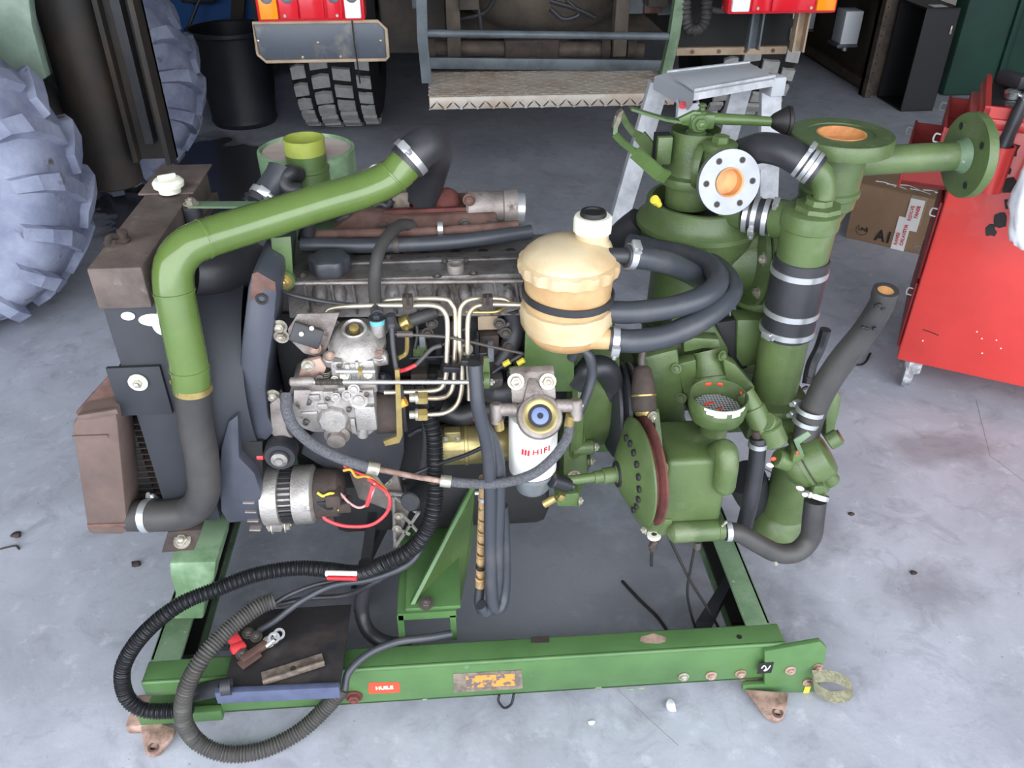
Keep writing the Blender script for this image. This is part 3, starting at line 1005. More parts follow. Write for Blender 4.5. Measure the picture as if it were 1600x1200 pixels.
# ------------------------------------------------------------------ red tool cart
ct = thing('tool_cart', P(1500, 590, Z=0.0), 'scratched red tool trolley with open drawers beside the cardboard box', 'cart')
a, b2 = P(1400, 562, Z=0.11), P(1600, 606, Z=0.11)
dx = (b2 - a).normalized()
dy = V((-dx.y, dx.x, 0))
WC, DC, HC = 0.62, 0.42, 0.78
A0 = a


def cp(u, v, z):
    return A0 + dx * u + dy * v + V((0, 0, z))


def cbox(u0, u1, v0, v1, z0, z1, bev=0.0, gg=None):
    gg = gg or G()
    return gg.prism([cp(u0, v0, z0), cp(u1, v0, z0), cp(u1, v1, z0), cp(u0, v1, z0)], (0, 0, z1 - z0), bev)


g = G()
cbox(0.0, WC, 0, DC, 0, HC, 0.008, g)
cab = put('cabinet', g, 'cart_red', ct)
# upper side cheek rising to the worktop
put('worktop', cbox(0.02, WC + 0.02, -0.01, DC + 0.01, HC + 0.0, HC + 0.03, 0.006), 'cart_red', ct)
put('tray_edge', cbox(0.03, 0.045, 0, DC, HC + 0.03, HC + 0.055), 'cart_red', ct, smooth=0)
put('tray_edge', cbox(0.03, WC, 0, 0.012, HC + 0.03, HC + 0.06), 'cart_red', ct, smooth=0)
put('tray_mat', cbox(0.05, WC, 0.02, DC - 0.02, HC + 0.03, HC + 0.034), 'black_plastic', ct, smooth=0)
# drawers pulled out towards the left
for i, (z0, z1, out) in enumerate(((0.69, 0.76, 0.05), (0.58, 0.67, 0.13), (0.30, 0.54, 0.0015), (0.05, 0.27, 0.0015))):
    g = G()
    t_ = 0.012
    cbox(-out, 0, 0.03, 0.03 + t_, z0, z1, 0, g)
    cbox(-out, 0, DC - 0.03 - t_, DC - 0.03, z0, z1, 0, g)
    cbox(-out, 0, 0.03, DC - 0.03, z0, z0 + t_, 0, g)
    dr = put('drawer', g, 'cart_red_dark', ct, smooth=0)
    put('drawer_front', cbox(-out - 0.008, -out, 0.02, DC - 0.02, z0 - 0.01, z1 + 0.005, 0.003), 'cart_red_dark', dr)
    for v in (0.03, DC - 0.03):
        q0 = cp(-out - 0.009, v, z1 - 0.02)
        put('drawer_clip', G().tube([q0, q0 - dx * 0.014, q0 - dx * 0.016 - V((0, 0, 0.02)), q0 - V((0, 0, 0.024))], 0.0028, 6), 'clamp_steel', dr)
    if out > 0.1:
        put('drawer_liner', cbox(-out + 0.01, -0.005, 0.05, DC - 0.05, z0 + t_, z0 + t_ + 0.004), 'black_plastic', dr, smooth=0)
# chipped paint patches with dark primer
rp = random.Random(3)
for (u, z, s) in ((0.30, 0.70, 0.016), (0.33, 0.64, 0.02), (0.335, 0.58, 0.012), (0.35, 0.54, 0.024), (0.37, 0.49, 0.022), (0.36, 0.44, 0.024), (0.345, 0.40, 0.02), (0.40, 0.71, 0.012), (0.375, 0.57, 0.008), (0.30, 0.53, 0.006)):
    n_ = 9
    pts = []
    for k in range(n_):
        r_ = s * rp.uniform(0.5, 1.25)
        an = 2 * PI * k / n_
        pts.append(cp(u - 0.20 + math.cos(an) * r_ * 0.8, -0.0006, z + 0.09 + math.sin(an) * r_))
    put('paint_chip', G().prism(pts, -dy * 0.0005), 'print_black', cab, smooth=0)
for (u, z) in ((0.30, 0.16), (0.32, 0.14), (0.36, 0.145), (0.335, 0.09), (0.38, 0.12), (0.16, 0.09)):
    put('paint_fleck', G().ball(cp(u - 0.1, -0.0005, z), 0.0025, 8), 'print_white', cab)
put('scratch', G().tube([cp(0.05, -0.0006, 0.13), cp(0.08, -0.0006, 0.125), cp(0.10, -0.0006, 0.12)], 0.0014, 5), 'print_black', cab)
# round tool tube on the side with screwdriver handle
q = cp(0.10, -0.035, HC - 0.16)
tb_ = put('tool_tube', G().pipe(q, q + V((0, 0, 0.13)), 0.034, 0.028), 'cart_red', ct)
put('lock_plate', G().prism([cp(0.20, -0.004, HC - 0.12), cp(0.30, -0.004, HC - 0.12), cp(0.30, -0.004, HC - 0.04), cp(0.20, -0.004, HC - 0.04)], dy * 0.003), 'truck_grey', ct, smooth=0)
put('lock_button', G().cyl(cp(0.225, -0.004, HC - 0.075), cp(0.225, -0.012, HC - 0.075), 0.013, 20), 'appliance_white', ct)
# casters
for (u, v) in ((0.05, 0.04), (WC - 0.05, 0.04), (0.05, DC - 0.05), (WC - 0.05, DC - 0.05)):
    q = cp(u, v, 0)
    w_ = put('caster', G().lathe(V((q.x, q.y, 0.05)) - dx * 0.016, dx, [(0, 0.03), (0.004, 0.048), (0.016, 0.05), (0.028, 0.048), (0.032, 0.03)], 24), 'caster_grey', ct)
    put('caster_fork', G().box(V((q.x, q.y, 0.085)), (0.05, 0.06, 0.05), None, 0.006), 'caster_grey', ct)
# tools on the cart
dv = V((0.10, -0.02, 1)).normalized()
q0 = cp(0.10, -0.035, HC - 0.045)
dr_ = thing('pry_bar', q0, 'black handled tool with a steel shaft leaning in the red cart holder', 'tool')
put('handle', G().lathe(q0 - dv * 0.05, dv, [(0, 0.024), (0.03, 0.026), (0.07, 0.020), (0.10, 0.017), (0.16, 0.019), (0.19, 0.013)], 20), 'rubber', dr_)
put('shaft', G().cyl(q0 + dv * 0.13, q0 + dv * 0.34, 0.008, 12), 'tool_chrome', dr_)
zt_ = A0.z + HC + 0.036
hm = thing('ratchet', cp(0.12, 0.2, HC + 0.036), 'chrome ratchet lying on top of the red cart', 'tool')
put('ratchet_head', G().lathe(cp(0.10, 0.22, HC + 0.036), (0, 0, 1), [(0, 0.02), (0.02, 0.022), (0.026, 0.012), (0.026, 0)], 20), 'tool_chrome', hm)
put('ratchet_handle', G().tube([cp(0.11, 0.22, HC + 0.046), cp(0.25, 0.18, HC + 0.046)], lambda i, n, L: 0.007 + 0.03 * L * 0.2, 10, step=0.02), 'tool_chrome', hm)
hm = thing('hammer', cp(0.2, 0.34, HC + 0.05), 'grey hammer lying at the back of the red cart top', 'tool')
put('hammer_head', G().box(cp(0.10, 0.36, HC + 0.058), (0.04, 0.09, 0.04), (0, 0, 0.3), 0.006), 'black_metal', hm)
put('hammer_handle', G().tube([cp(0.12, 0.36, HC + 0.055), cp(0.40, 0.28, HC + 0.055)], 0.012, 10, sub=1), 'tool_chrome', hm)
sp_ = thing('spanner', cp(0.2, 0.1, HC + 0.036), 'ring spanner lying near the edge of the red cart top', 'tool')
g = G().pipe(cp(0.10, 0.10, HC + 0.042), cp(0.10, 0.10, HC + 0.050), 0.018, 0.010)
g.tube([cp(0.115, 0.10, HC + 0.046), cp(0.28, 0.08, HC + 0.046)], 0.006, 8, sub=1)
put('spanner_body', g, 'tool_chrome', sp_)
# plastic bag hung over the cart
g = G()
bagc = P(1640, 285, Y=cp(0.33, 0, 0).y - 0.06)
t_ = bmesh.new()
bmesh.ops.create_uvsphere(t_, u_segments=28, v_segments=20, radius=1)
for v_ in t_.verts:
    k_ = 1 + 0.16 * noise.noise(v_.co * 2.2) + 0.06 * noise.noise(v_.co * 6)
    v_.co = V((v_.co.x * 0.085 * k_, v_.co.y * 0.05 * k_, v_.co.z * 0.19 * k_)) + bagc
g.merge(t_)
tag(put('plastic_bag', g, 'plastic_sheet', smooth=60), 'crumpled white plastic bag hanging on the red cart', 'bag')

# =================================================================== the motor pump on its skid
mp = thing('motor_pump', (0.0, 0.3, 0.0), 'green fire pump driven by a diesel engine on a green skid frame', 'pump')


def PL(L):
    return [P(x, y, Y=Y) for x, y, Y in L]


def PZ(L):
    return [P(x, y, Z=Z) for x, y, Z in L]


def PB(px0, py0, px1, py1, Y, dy, bev=0.0, g=None, seg=2):
    """box whose front face fills a pixel rectangle at depth Y, going dy back"""
    g = g or G()
    mx_, my_ = (px0 + px1) / 2, (py0 + py1) / 2
    return g.bx(P(px0, my_, Y=Y).x, P(px1, my_, Y=Y).x, Y, Y + dy, P(mx_, py1, Y=Y).z, P(mx_, py0, Y=Y).z, bev, seg)


def PPOLY(pts, Y, dy, bev=0.0, g=None):
    g = g or G()
    return g.prism([P(x, y, Y=Y) for x, y in pts], (0, dy, 0), bev)


X_, Y_, Z_ = V((1, 0, 0)), V((0, 1, 0)), V((0, 0, 1))

# ------------------------------------------------------------------ skid frame
RX0, RX1, FY = -0.668, 0.648, -0.09
Z0, Z1 = 0.042, 0.158
g = G()
g.bx(-0.53, 0.665, FY, FY + 0.007, Z0, Z1, 0.002)
g.bx(-0.672, -0.53, FY, FY + 0.007, 0.112, Z1, 0.002)
g.bx(-0.70, -0.53, FY - 0.01, FY + 0.007, Z0 - 0.012, 0.062, 0.002)
g.bx(-0.672, 0.665, FY - 0.0015, FY + 0.055, Z1 - 0.012, Z1, 0.0055, 4)
g.bx(-0.69, 0.665, FY, FY + 0.055, Z0, Z0 + 0.008, 0.002)
fr = put('front_rail', g, 'green_frame', mp)
for (x0, x1, op) in ((-0.668, -0.606, 1), (0.594, 0.648, -1)):
    g = G()
    web = x0 if op > 0 else x1 - 0.006
    g.bx(web, web + 0.006, FY + 0.055, 0.72, Z0, Z1)
    g.bx(x0, x1, FY + 0.05, 0.72, Z1 - 0.008, Z1, 0.002)
    g.bx(x0, x1, FY + 0.05, 0.72, Z0, Z0 + 0.008)
    put('side_rail', g, 'green_worn', mp)
    put('rail_shade', G().bx(x0 + 0.01, x1 - 0.012, 0.05, 0.70, Z0 + 0.01, Z0 + 0.02), 'print_black', mp, smooth=0)  # black strip added for the shade inside the channel rail
g = G().bx(-0.668, 0.648, 0.72, 0.775, Z0, Z1, 0.003)
put('rear_rail', g, 'green_frame', mp)
# diagonal brace
put('brace', G().prism([P(1085, 985, Z=0.06), P(1110, 985, Z=0.06), P(1150, 905, Z=0.06), P(1135, 905, Z=0.06)], (0, 0, 0.03)), 'black_metal', mp, smooth=0)
# right end plate
ep = [(1195, 1018), (1282, 1003), (1292, 1013), (1281, 1074), (1272, 1085), (1240, 1082), (1160, 1080), (1162, 1071), (1195, 1070)]
pl = put('end_plate', PPOLY(ep, FY - 0.012, 0.012, 0.001), 'green_frame', fr)
for (px, py, r) in ((1068, 1057, .0085), (1111, 1055, .0085), (1157, 1052, .0085), (1235, 1047, .0085), (1278, 1042, .008), (1262, 1066, .008)):
    bolt(fr, P(px, py, Y=FY - (0.013 if px > 1190 else 0.001)), -Y_, r, 'rust_pale' if px > 1100 else 'bolt_zinc')
put('yellow_tag', PB(1256, 1073, 1265, 1086, FY - 0.014, 0.001), 'yellow_plastic', fr, smooth=0)
# stickers and plates on the face
sk = put('oil_sticker', PPOLY([(576, 1067), (622, 1066), (625, 1070), (625, 1082), (576, 1084)], FY - 0.0008, 0.0006), 'sticker_red', fr, 'small red sticker reading HUILE', smooth=0)
put('sticker_panel', PPOLY([(578, 1069), (622, 1068), (623, 1081), (578, 1082.5)], FY - 0.0011, 0.0003), 'sticker_red', fr, smooth=0)
lettering('HUILE', 0.0145, P(600.5, 1075, Y=FY - 0.0016), X_, Z_, 'print_white', fr, 0.0005, sx=0.95)
pk = put('worn_plate', PPOLY([(708, 1053), (815, 1047), (817, 1076), (709, 1082)], FY - 0.0012, 0.001), 'sticker_worn', fr, 'worn maker plate with orange remains', smooth=0)
put('orange_remains', PPOLY([(728, 1057), (804, 1053), (805, 1071), (729, 1075)], FY - 0.0018, 0.0006), 'sticker_orange', fr, smooth=0)
bs_ = put('black_sticker', PB(1185, 1036, 1207, 1052, FY - 0.0135, 0.0008), 'print_black', fr, smooth=0)
g = G()
g.tube([P(1190, 1044, Y=FY - 0.015), P(1194, 1040, Y=FY - 0.015), P(1197, 1044, Y=FY - 0.015), P(1194, 1048, Y=FY - 0.015), P(1199, 1046, Y=FY - 0.015), P(1204, 1040, Y=FY - 0.015)], 0.0012, 6)
put('sticker_symbol', g, 'print_white', fr)
bolt(fr, P(553, 1088, Y=FY - 0.001), -Y_, 0.0125, 'rust_red', name='drain_plug')
put('top_tag', G().prism([P(830, 995, Z=Z1 + 0.0006), P(858, 994, Z=Z1 + 0.0006), P(858, 1004, Z=Z1 + 0.0006), P(830, 1005, Z=Z1 + 0.0006)], (0, 0, 0.001)), 'rust_dark', fr, smooth=0)
rp = random.Random(5)
pts = [P(1020 + 22 * math.cos(a * PI / 6) * rp.uniform(.7, 1.1), 998 + 8 * math.sin(a * PI / 6) * rp.uniform(.7, 1.1), Z=Z1 + 0.0003) for a in range(12)]
put('rust_patch', G().prism(pts, (0, 0, 0.0003)), 'rust_pale', fr, smooth=0)
put('hole', G().cyl(P(1155, 995, Z=Z1 + 0.0002), P(1155, 995, Z=Z1 + 0.0002) + V((0, 0, 0.0006)), 0.006, 14), 'print_black', fr, smooth=0)
for (px, py, s) in ((984, 1078, 5), (935, 1075, 4), (1002, 1076, 4), (664, 1093, 3)):
    put('paint_scuff', G().ball(P(px, py, Y=FY), (m(s, P(px, py, Y=FY)) * 1.4, 0.0006, 0.003), 8), 'green_pale', fr)
# feet: pressed rusty lugs
for (lx, pts) in ((0, [(216, 1118), (275, 1138), (268, 1150), (250, 1175), (238, 1180), (227, 1176)]), (1, [(1165, 1076), (1232, 1082), (1230, 1100), (1224, 1122), (1212, 1126), (1198, 1118)])):
    g = G().prism([P(x, y, Z=0.016 if y > 1150 or (lx and y > 1105) else 0.03) for x, y in pts], (0, 0, -0.012), 0.003)
    ft = put('foot', g, 'rust_pale', mp)
    hx, hy = ((240, 1168) if not lx else (1215, 1114))
    q = P(hx, hy, Z=0.019)
    put('foot_hole', G().pipe(q - V((0, 0, 0.006)), q + V((0, 0, 0.002)), 0.0115, 0.007), 'rust', ft)
    put('foot_hole_core', G().cyl(q - V((0, 0, 0.004)), q, 0.0072, 14), 'print_black', ft)
    cx = P((230 if not lx else 1195), (1125 if not lx else 1080), Z=0.02).x
    put('foot_pad', G().bx(cx - 0.04, cx + 0.04, FY - 0.01, FY + 0.07, 0.0, 0.03, 0.008), 'rust_pale', mp)
for x in (-0.63, 0.62):
    put('foot_pad', G().bx(x - 0.04, x + 0.04, 0.70, 0.78, 0.0, Z0, 0.008), 'rust_pale', mp)
# corner tube at left end of the rail, hanging strap, tie loops
c0 = P(352, 1073, Y=FY - 0.03)
put('rail_tube', G().pipe(P(300, 1083, Y=FY + 0.0), c0, 0.017, 0.013), 'black_metal', fr)
st_ = PZ([(1272, 1066, .075), (1300, 1066, .062), (1322, 1074, .042), (1333, 1086, .024), (1322, 1097, .010), (1300, 1098, .010), (1284, 1090, .026), (1274, 1080, .05)])
g = G()
pts = spline(st_, 6)
wv = V((0, 0.020, 0.014))
for i in range(len(pts) - 1):
    d = pts[i + 1] - pts[i]
    nrm = d.cross(wv).normalized() * 0.0012
    a, b2 = pts[i], pts[i + 1]
    g.add([a + nrm, b2 + nrm, b2 + nrm + wv, a + nrm + wv, a - nrm, b2 - nrm, b2 - nrm + wv, a - nrm + wv],
          [(0, 1, 2, 3), (7, 6, 5, 4), (0, 4, 5, 1), (3, 2, 6, 7), (1, 5, 6, 2), (0, 3, 7, 4)])
put('webbing_strap', g, 'webbing', mp, 'khaki webbing loop')
put('cable_tie', G().tube(PZ([(780, 1086, .045), (779, 1096, .030), (788, 1106, .012), (799, 1100, .022), (803, 1084, .045)]), 0.003, 6), 'black_plastic', mp)

# centre mount: channel stub, base plate, gusset
y0 = 0.0
g = PB(622, 962, 632, 1000, y0, 0.62)
PB(704, 962, 713, 1000, y0, 0.62, g=g)
PB(622, 957, 713, 967, y0, 0.62, g=g)
cb = put('cross_channel', g, 'green_frame', mp, smooth=0)
zb_ = P(668, 957, Y=y0).z
put('mount_base', G().bx(P(634, 950, Z=zb_).x, P(720, 950, Z=zb_).x, y0 + 0.005, 0.30, zb_, zb_ + 0.010, 0.002), 'green_frame', mp)
ga, gb = P(641, 945, Y=0.012), P(738, 757, Y=0.19)
gc, gd = P(718, 940, Y=0.14), P(752, 785, Y=0.27)
put('gusset', G().prism([ga, ga + V((0.010, 0, 0)), gb + V((0.010, 0, 0)), gb], (0.0, 0.016, -0.004), 0.001), 'green_frame', mp)
put('gusset_web', G().prism([ga + V((0.006, 0.008, 0)), gc, gd, gb + V((0.006, 0.008, 0))], (0.004, 0.006, 0)), 'green_paint', mp, smooth=0)
bolt(cb, P(666, 943, Z=zb_ + 0.016), (0, -0.3, 1), 0.011, 'bolt_dark')

# ------------------------------------------------------------------ battery tray and what lies on it
zt = 0.185
tc_ = [P(346, 1083, Z=zt), P(531, 1077, Z=zt), P(549, 944, Z=zt), P(420, 952, Z=zt), P(372, 985, Z=zt)]
ty = put('battery_tray', G().prism(tc_, (0, 0, -0.006), 0.001), 'tray_black', mp)
a, b2 = P(338, 1084, Z=zt), P(531, 1075, Z=zt)
put('tray_lip', G().prism([a + V((0, -0.008, -0.022)), a + V((0, 0.006, -0.022)), a + V((0, 0.006, 0.012)), a + V((0, -0.008, 0.012))], b2 - a, 0.002), 'blue_lip', ty)
a, b2 = P(408, 1052, Z=zt + 0.004), P(503, 1022, Z=zt + 0.004)
dd = (b2 - a).normalized()
nn = V((dd.y, -dd.x, 0))
cl = G().prism([a, b2, b2 + nn * 0.028, a + nn * 0.028], (0, 0, 0.003)).prism([a + nn * 0.028, b2 + nn * 0.028, b2 + nn * 0.031, a + nn * 0.031], (0, 0, 0.014))
put('battery_bracket', cl, 'sticker_worn', ty, smooth=0)
put('bracket_hole', G().cyl(a.lerp(b2, 0.5) + nn * 0.015 + V((0, 0, 0.003)), a.lerp(b2, 0.5) + nn * 0.015 + V((0, 0, 0.0036)), 0.006, 12), 'rust_dark', ty, smooth=0)
put('tray_post', G().bx(-0.46, -0.44, -0.02, 0.0, Z1, zt), 'black_metal', ty, smooth=0)
put('tray_post', G().bx(-0.30, -0.28, -0.06, -0.04, Z1 - 0.002, zt), 'black_metal', ty, smooth=0)
q = P(352, 1073, Z=zt + 0.004)


for (px, py, mt, sz) in ((366, 1000, 'wire_red', (0.022, 0.03, 0.02)), (372, 1012, 'wire_red', (0.03, 0.018, 0.016))):
    put('terminal_cover', G().box(P(px, py, Z=zt + 0.015), sz, (0.2, 0.3, 0.7), 0.004), mt, ty, 'red battery terminal cover')
put('terminal_clamp', G().box(P(398, 1018, Z=zt + 0.012), (0.06, 0.016, 0.014), (0, 0, 0.75), 0.003).box(P(390, 1030, Z=zt + 0.01), (0.045, 0.022, 0.008), (0, 0, 0.75), 0.002), 'rust', ty)
for (px, py) in ((378, 1022), (400, 995), (388, 990), (420, 1003)):
    bolt(ty, P(px, py, Z=zt + 0.01), (0.2, -0.3, 1), 0.009, 'bolt_dark' if px < 405 else 'bolt_zinc')
for (px, py) in ((436, 992), (428, 998)):
    q = P(px, py, Z=zt + 0.014)
    put('terminal_ring', G().pipe(q, q + V((0.002, -0.004, 0.008)), 0.012, 0.007), 'clamp_steel', ty)
put('terminal_post', G().tube([P(415, 1010, Z=zt + 0.012), P(428, 1000, Z=zt + 0.016)], 0.006, 10, sub=1), 'clamp_steel', ty)

# ------------------------------------------------------------------ radiator
RA = V((-0.545, 0.06, 0))
g = G().bx(-0.588, -0.488, 0.06, 0.50, 0.45, 0.945, 0.003)
rd = put('radiator', g, 'rad_black', mp)
rt = put('radiator_tank', G().bx(-0.588, -0.502, 0.045, 0.50, 0.938, 1.012, 0.004).bx(-0.512, -0.49, 0.06, 0.50, 0.945, 0.962), 'rad_brown', mp)
q0 = P(275, 300, Z=1.014)
put('cap_plate', G().bx(-0.598, -0.495, 0.36, 0.52, 1.012, 1.016, 0.001), 'rad_brown', rt)
q = P(266, 300, Z=1.016)
fc = put('filler_cap', G().lathe(q, Z_, [(0, 0.02), (0.012, 0.022), (0.012, 0.028), (0.020, 0.029), (0.026, 0.024), (0.028, 0.01), (0.028, 0)], 24), 'cap_white', rt)
put('cap_grip', G().box(q + V((0, 0, 0.031)), (0.034, 0.008, 0.008), (0, 0, 0.5), 0.003), 'cap_white', fc)
q = P(192, 378, Z=1.012)
put('vent_fitting', G().lathe(q, (0.25, -0.2, 1), [(0, 0.012), (0.008, 0.012), (0.010, 0.009), (0.022, 0.009), (0.024, 0.0)], 14).tube([q + V((0, 0, 0.01)), q + V((-0.01, -0.02, 0.018)), q + V((-0.012, -0.035, 0.012))], 0.006, 10), 'rust_dark', rt)
put('white_crust', G().ball(P(200, 494, Y=0.058), (0.012, 0.002, 0.008), 10).ball(P(240, 500, Y=0.058), (0.026, 0.002, 0.012), 10).ball(P(252, 508, Y=0.058), (0.016, 0.002, 0.02), 10), 'print_white', rd)
bt = put('side_plate', PB(176, 574, 260, 649, 0.052, 0.008, 0.001), 'rad_black', rd)
q = P(216, 597, Y=0.050)
put('washer', G().pipe(q, q - Y_ * 0.003, 0.0165, 0.006), 'cap_white', rd)
bolt(rd, q - Y_ * 0.003, -Y_, 0.0085, 'bolt_zinc', washer=False)
put('side_bracket', PPOLY([(178, 578), (190, 600), (196, 652), (124, 652), (118, 645)], 0.075, 0.010, 0.001), 'rust', rd)
# thin strip bracket and rubber mount on top
a = P(296, 322, Y=0.30)
b2 = P(425, 322, Y=0.30)
sb = put('support_strip', G().prism([a + V((0, -0.012, 0)), b2 + V((0, -0.012, 0)), b2 + V((0, 0.014, 0)), a + V((0, 0.014, 0))], (0, 0, 0.004)), 'green_worn', mp, smooth=0)
bolt(sb, a + V((0.004, 0, 0.004)), Z_, 0.010, 'bolt_zinc')
put('rubber_mount', G().cyl(a + V((0.004, 0, -0.05)), a + V((0.004, 0, 0)), 0.017, 18, 0.003), 'rubber', sb)
bolt(sb, a + V((0.004, 0, -0.052)), -Z_, 0.008, 'bolt_zinc')
# fan shroud
fcn = V((-0.49, 0.28, 0.70))
g = G().lathe(fcn, X_, [(0, 0.235), (0.02, 0.235), (0.09, 0.215), (0.10, 0.215), (0.10, 0.208), (0.02, 0.225), (0, 0.225)], 48, closed=True)
put('fan_shroud', g, 'rad_black', mp)
fan = put('fan_hub', G().cyl(fcn + X_ * 0.04, fcn + X_ * 0.12, 0.05, 20), 'black_plastic', mp)
for k in range(7):
    a_ = 2 * PI * k / 7
    r0, r1 = 0.05, 0.195
    d = V((0, math.cos(a_), math.sin(a_)))
    t = V((0, -math.sin(a_), math.cos(a_)))
    c = fcn + X_ * 0.07
    put('fan_blade', G().prism([c + d * r0 - t * 0.02 - X_ * 0.01, c + d * r0 + t * 0.02 + X_ * 0.01, c + d * r1 + t * 0.04 + X_ * 0.014, c + d * r1 - t * 0.04 - X_ * 0.014], X_ * 0.004), 'black_plastic', fan)
# intercooler: folded brown end tank, fins behind
g = PPOLY([(112, 665), (122, 650), (180, 640), (184, 660), (200, 830), (192, 836), (142, 836), (136, 830)], 0.03, 0.085, 0.006)
ic = put('intercooler', g, 'cooler_brown', mp)
g = G().bx(-0.70, -0.625, 0.115, 0.46, 0.44, 0.665, 0.003)
put('core', g, 'engine_dark', ic)
for k in range(15):
    z = 0.45 + k * 0.0145
    put('fin', G().bx(-0.715, -0.605, 0.113, 0.44, z, z + 0.003), 'rust_dark', ic, smooth=0)
put('tank_seam', PPOLY([(112, 682), (168, 680), (168, 684), (112, 686)], 0.026, 0.004), 'cooler_brown', ic, smooth=0)
put('tank_lip', PPOLY([(120, 650), (182, 640), (185, 647), (121, 657)], 0.022, 0.01, 0.001), 'cooler_brown', ic)
put('tank_seam', PPOLY([(136, 820), (196, 818), (197, 823), (137, 825)], 0.027, 0.004), 'rust', ic, smooth=0)
put('rear_tank', G().bx(-0.72, -0.62, 0.46, 0.54, 0.43, 0.68, 0.006), 'cooler_brown', ic)
# lower hose and its clamps
hp = PL([(185, 806, 0.07), (225, 806, 0.05), (270, 805, 0.04), (300, 797, 0.035), (318, 770, 0.03), (316, 720, 0.03), (306, 660, 0.03), (300, 605, 0.035)])
ho = put('lower_hose', G().tube(hp, 0.0305, 20, 8), 'rubber_dusty', mp)
clamp(ho, P(232, 806, Y=0.049), P(240, 806, Y=0.05) - P(217, 806, Y=0.055), 0.031, 0.014, 'clamp_steel', ang=-1.0)
ax = P(300, 595, Y=0.035) - P(304, 625, Y=0.033)
clamp(ho, P(301, 605, Y=0.035), ax, 0.031, 0.012, 'brass', ang=2.4)
# green boost pipe
gp = PL([(300, 606, 0.035), (296, 575, 0.035), (284, 515, 0.04), (272, 455, 0.05), (272, 418, 0.06), (287, 392, 0.075), (318, 374, 0.095), (400, 348, 0.15), (500, 317, 0.215), (570, 296, 0.26), (612, 277, 0.285), (640, 250, 0.30)])
gpi = put('boost_pipe', G().tube(gp, 0.0325, 24, 8), 'green_pipe', mp, 'bright green bent pipe')
for (i, j) in ((1, 2), (3, 2), (6, 7), (10, 11)):
    ax = gp[j] - gp[i]
    put('weld_bead', G().lathe(gp[i] - ax.normalized() * 0.002, ax, [(0, 0.032), (0.001, 0.0342), (0.004, 0.0342), (0.005, 0.032)], 28, closed=True), 'green_pipe', gpi)
ep_ = PL([(634, 256, 0.295), (650, 238, 0.305), (667, 226, 0.325), (678, 228, 0.36), (676, 250, 0.40), (666, 285, 0.43), (660, 310, 0.44)])
el = put('rubber_elbow', G().tube(ep_, 0.036, 20, 8), 'rubber', mp)
clamp(el, P(642, 246, Y=0.30), gp[-1] - gp[-2], 0.0365, 0.013, 'clamp_steel', ang=0.6)
# radiator top hose
th = PL([(300, 425, 0.18), (335, 425, 0.20), (375, 415, 0.24), (405, 390, 0.28), (425, 350, 0.30), (440, 330, 0.31)])
put('top_hose', G().tube(th, 0.042, 20, 8), 'rubber', mp)
# air cleaner
ac = V((P(478, 240, Y=0.55).x, 0.56, 0))
zr = P(478, 232, Y=0.56).z
R_ = m(75, P(478, 240, Y=0.55))
af = put('air_cleaner', G().lathe(ac + V((0, 0, zr - 0.24)), Z_, [(0, 0), (0, R_ * 0.97), (0.23, R_), (0.24, R_), (0.243, R_ - 0.006), (0.236, R_ - 0.008), (0.234, 0.05), (0.234, 0)], 48), 'green_pale', mp, 'pale green round air cleaner')
put('dusty_top', G().lathe(ac + V((0, 0, zr - 0.0045)), Z_, [(0, R_ - 0.009), (0.001, R_ - 0.009), (0.001, 0)], 40), 'dust_top', af)
q = V((P(474, 215, Y=0.47).x, 0.47, 0))
zt2 = P(472, 215, Y=0.47).z
rr = m(32, P(472, 215, Y=0.47))
sn = put('intake_snorkel', G().lathe(q + V((0, 0, zt2 - 0.16)), Z_, [(0, rr * 1.04), (0.095, rr * 1.04), (0.097, rr * 1.08), (0.103, rr * 1.08), (0.105, rr), (0.13, rr), (0.13, rr - 0.003), (0, rr - 0.003)], 32), 'green_paint', mp)
put('snorkel_rim', G().pipe(q + V((0, 0, zt2 - 0.03)), q + V((0, 0, zt2)), rr, rr - 0.003, 32), 'lime_paint', sn)
ih = put('intake_hose', G().tube(PL([(405, 320, 0.36), (418, 300, 0.38), (435, 275, 0.40), (440, 262, 0.41)]), 0.026, 16), 'rubber_hose', mp)
clamp(ih, P(412, 306, Y=0.37), P(420, 295, Y=0.38) - P(412, 306, Y=0.37), 0.026, 0.013, ang=0.8)
put('breather_hose', G().tube(PL([(470, 300, 0.38), (450, 295, 0.38), (445, 280, 0.39), (455, 270, 0.40), (466, 274, 0.42)]), 0.017, 14), 'rubber', mp)

# ------------------------------------------------------------------ engine block, head, manifolds
bx0, bx1 = P(440, 450, Y=0.2).x, 0.24
eb = put('engine_block', G().bx(bx0 - 0.03, bx1, 0.19, 0.47, 0.40, 0.84, 0.012), 'engine_dark', mp)
put('sump', G().bx(bx0 + 0.02, bx1 - 0.05, 0.20, 0.44, 0.25, 0.40, 0.03), 'engine_dark', mp)
hd = put('cylinder_head', G().bx(bx0 - 0.02, bx1 + 0.02, 0.20, 0.42, 0.82, 0.885, 0.008), 'engine_alu', mp)
cvx0, cvx1 = P(452, 430, Y=0.21).x, P(840, 420, Y=0.21).x
vc = put('valve_cover', G().bx(cvx0, cvx1, 0.20, 0.305, 0.875, 0.902, 0.005), 'engine_alu', mp)
put('cover_ridge', G().bx(cvx0 + 0.1, cvx1, 0.255, 0.268, 0.902, 0.908, 0.002), 'engine_alu', vc)
put('cover_well', G().bx(cvx0, cvx1, 0.272, 0.33, 0.868, 0.885, 0.002), 'engine_dark', vc)
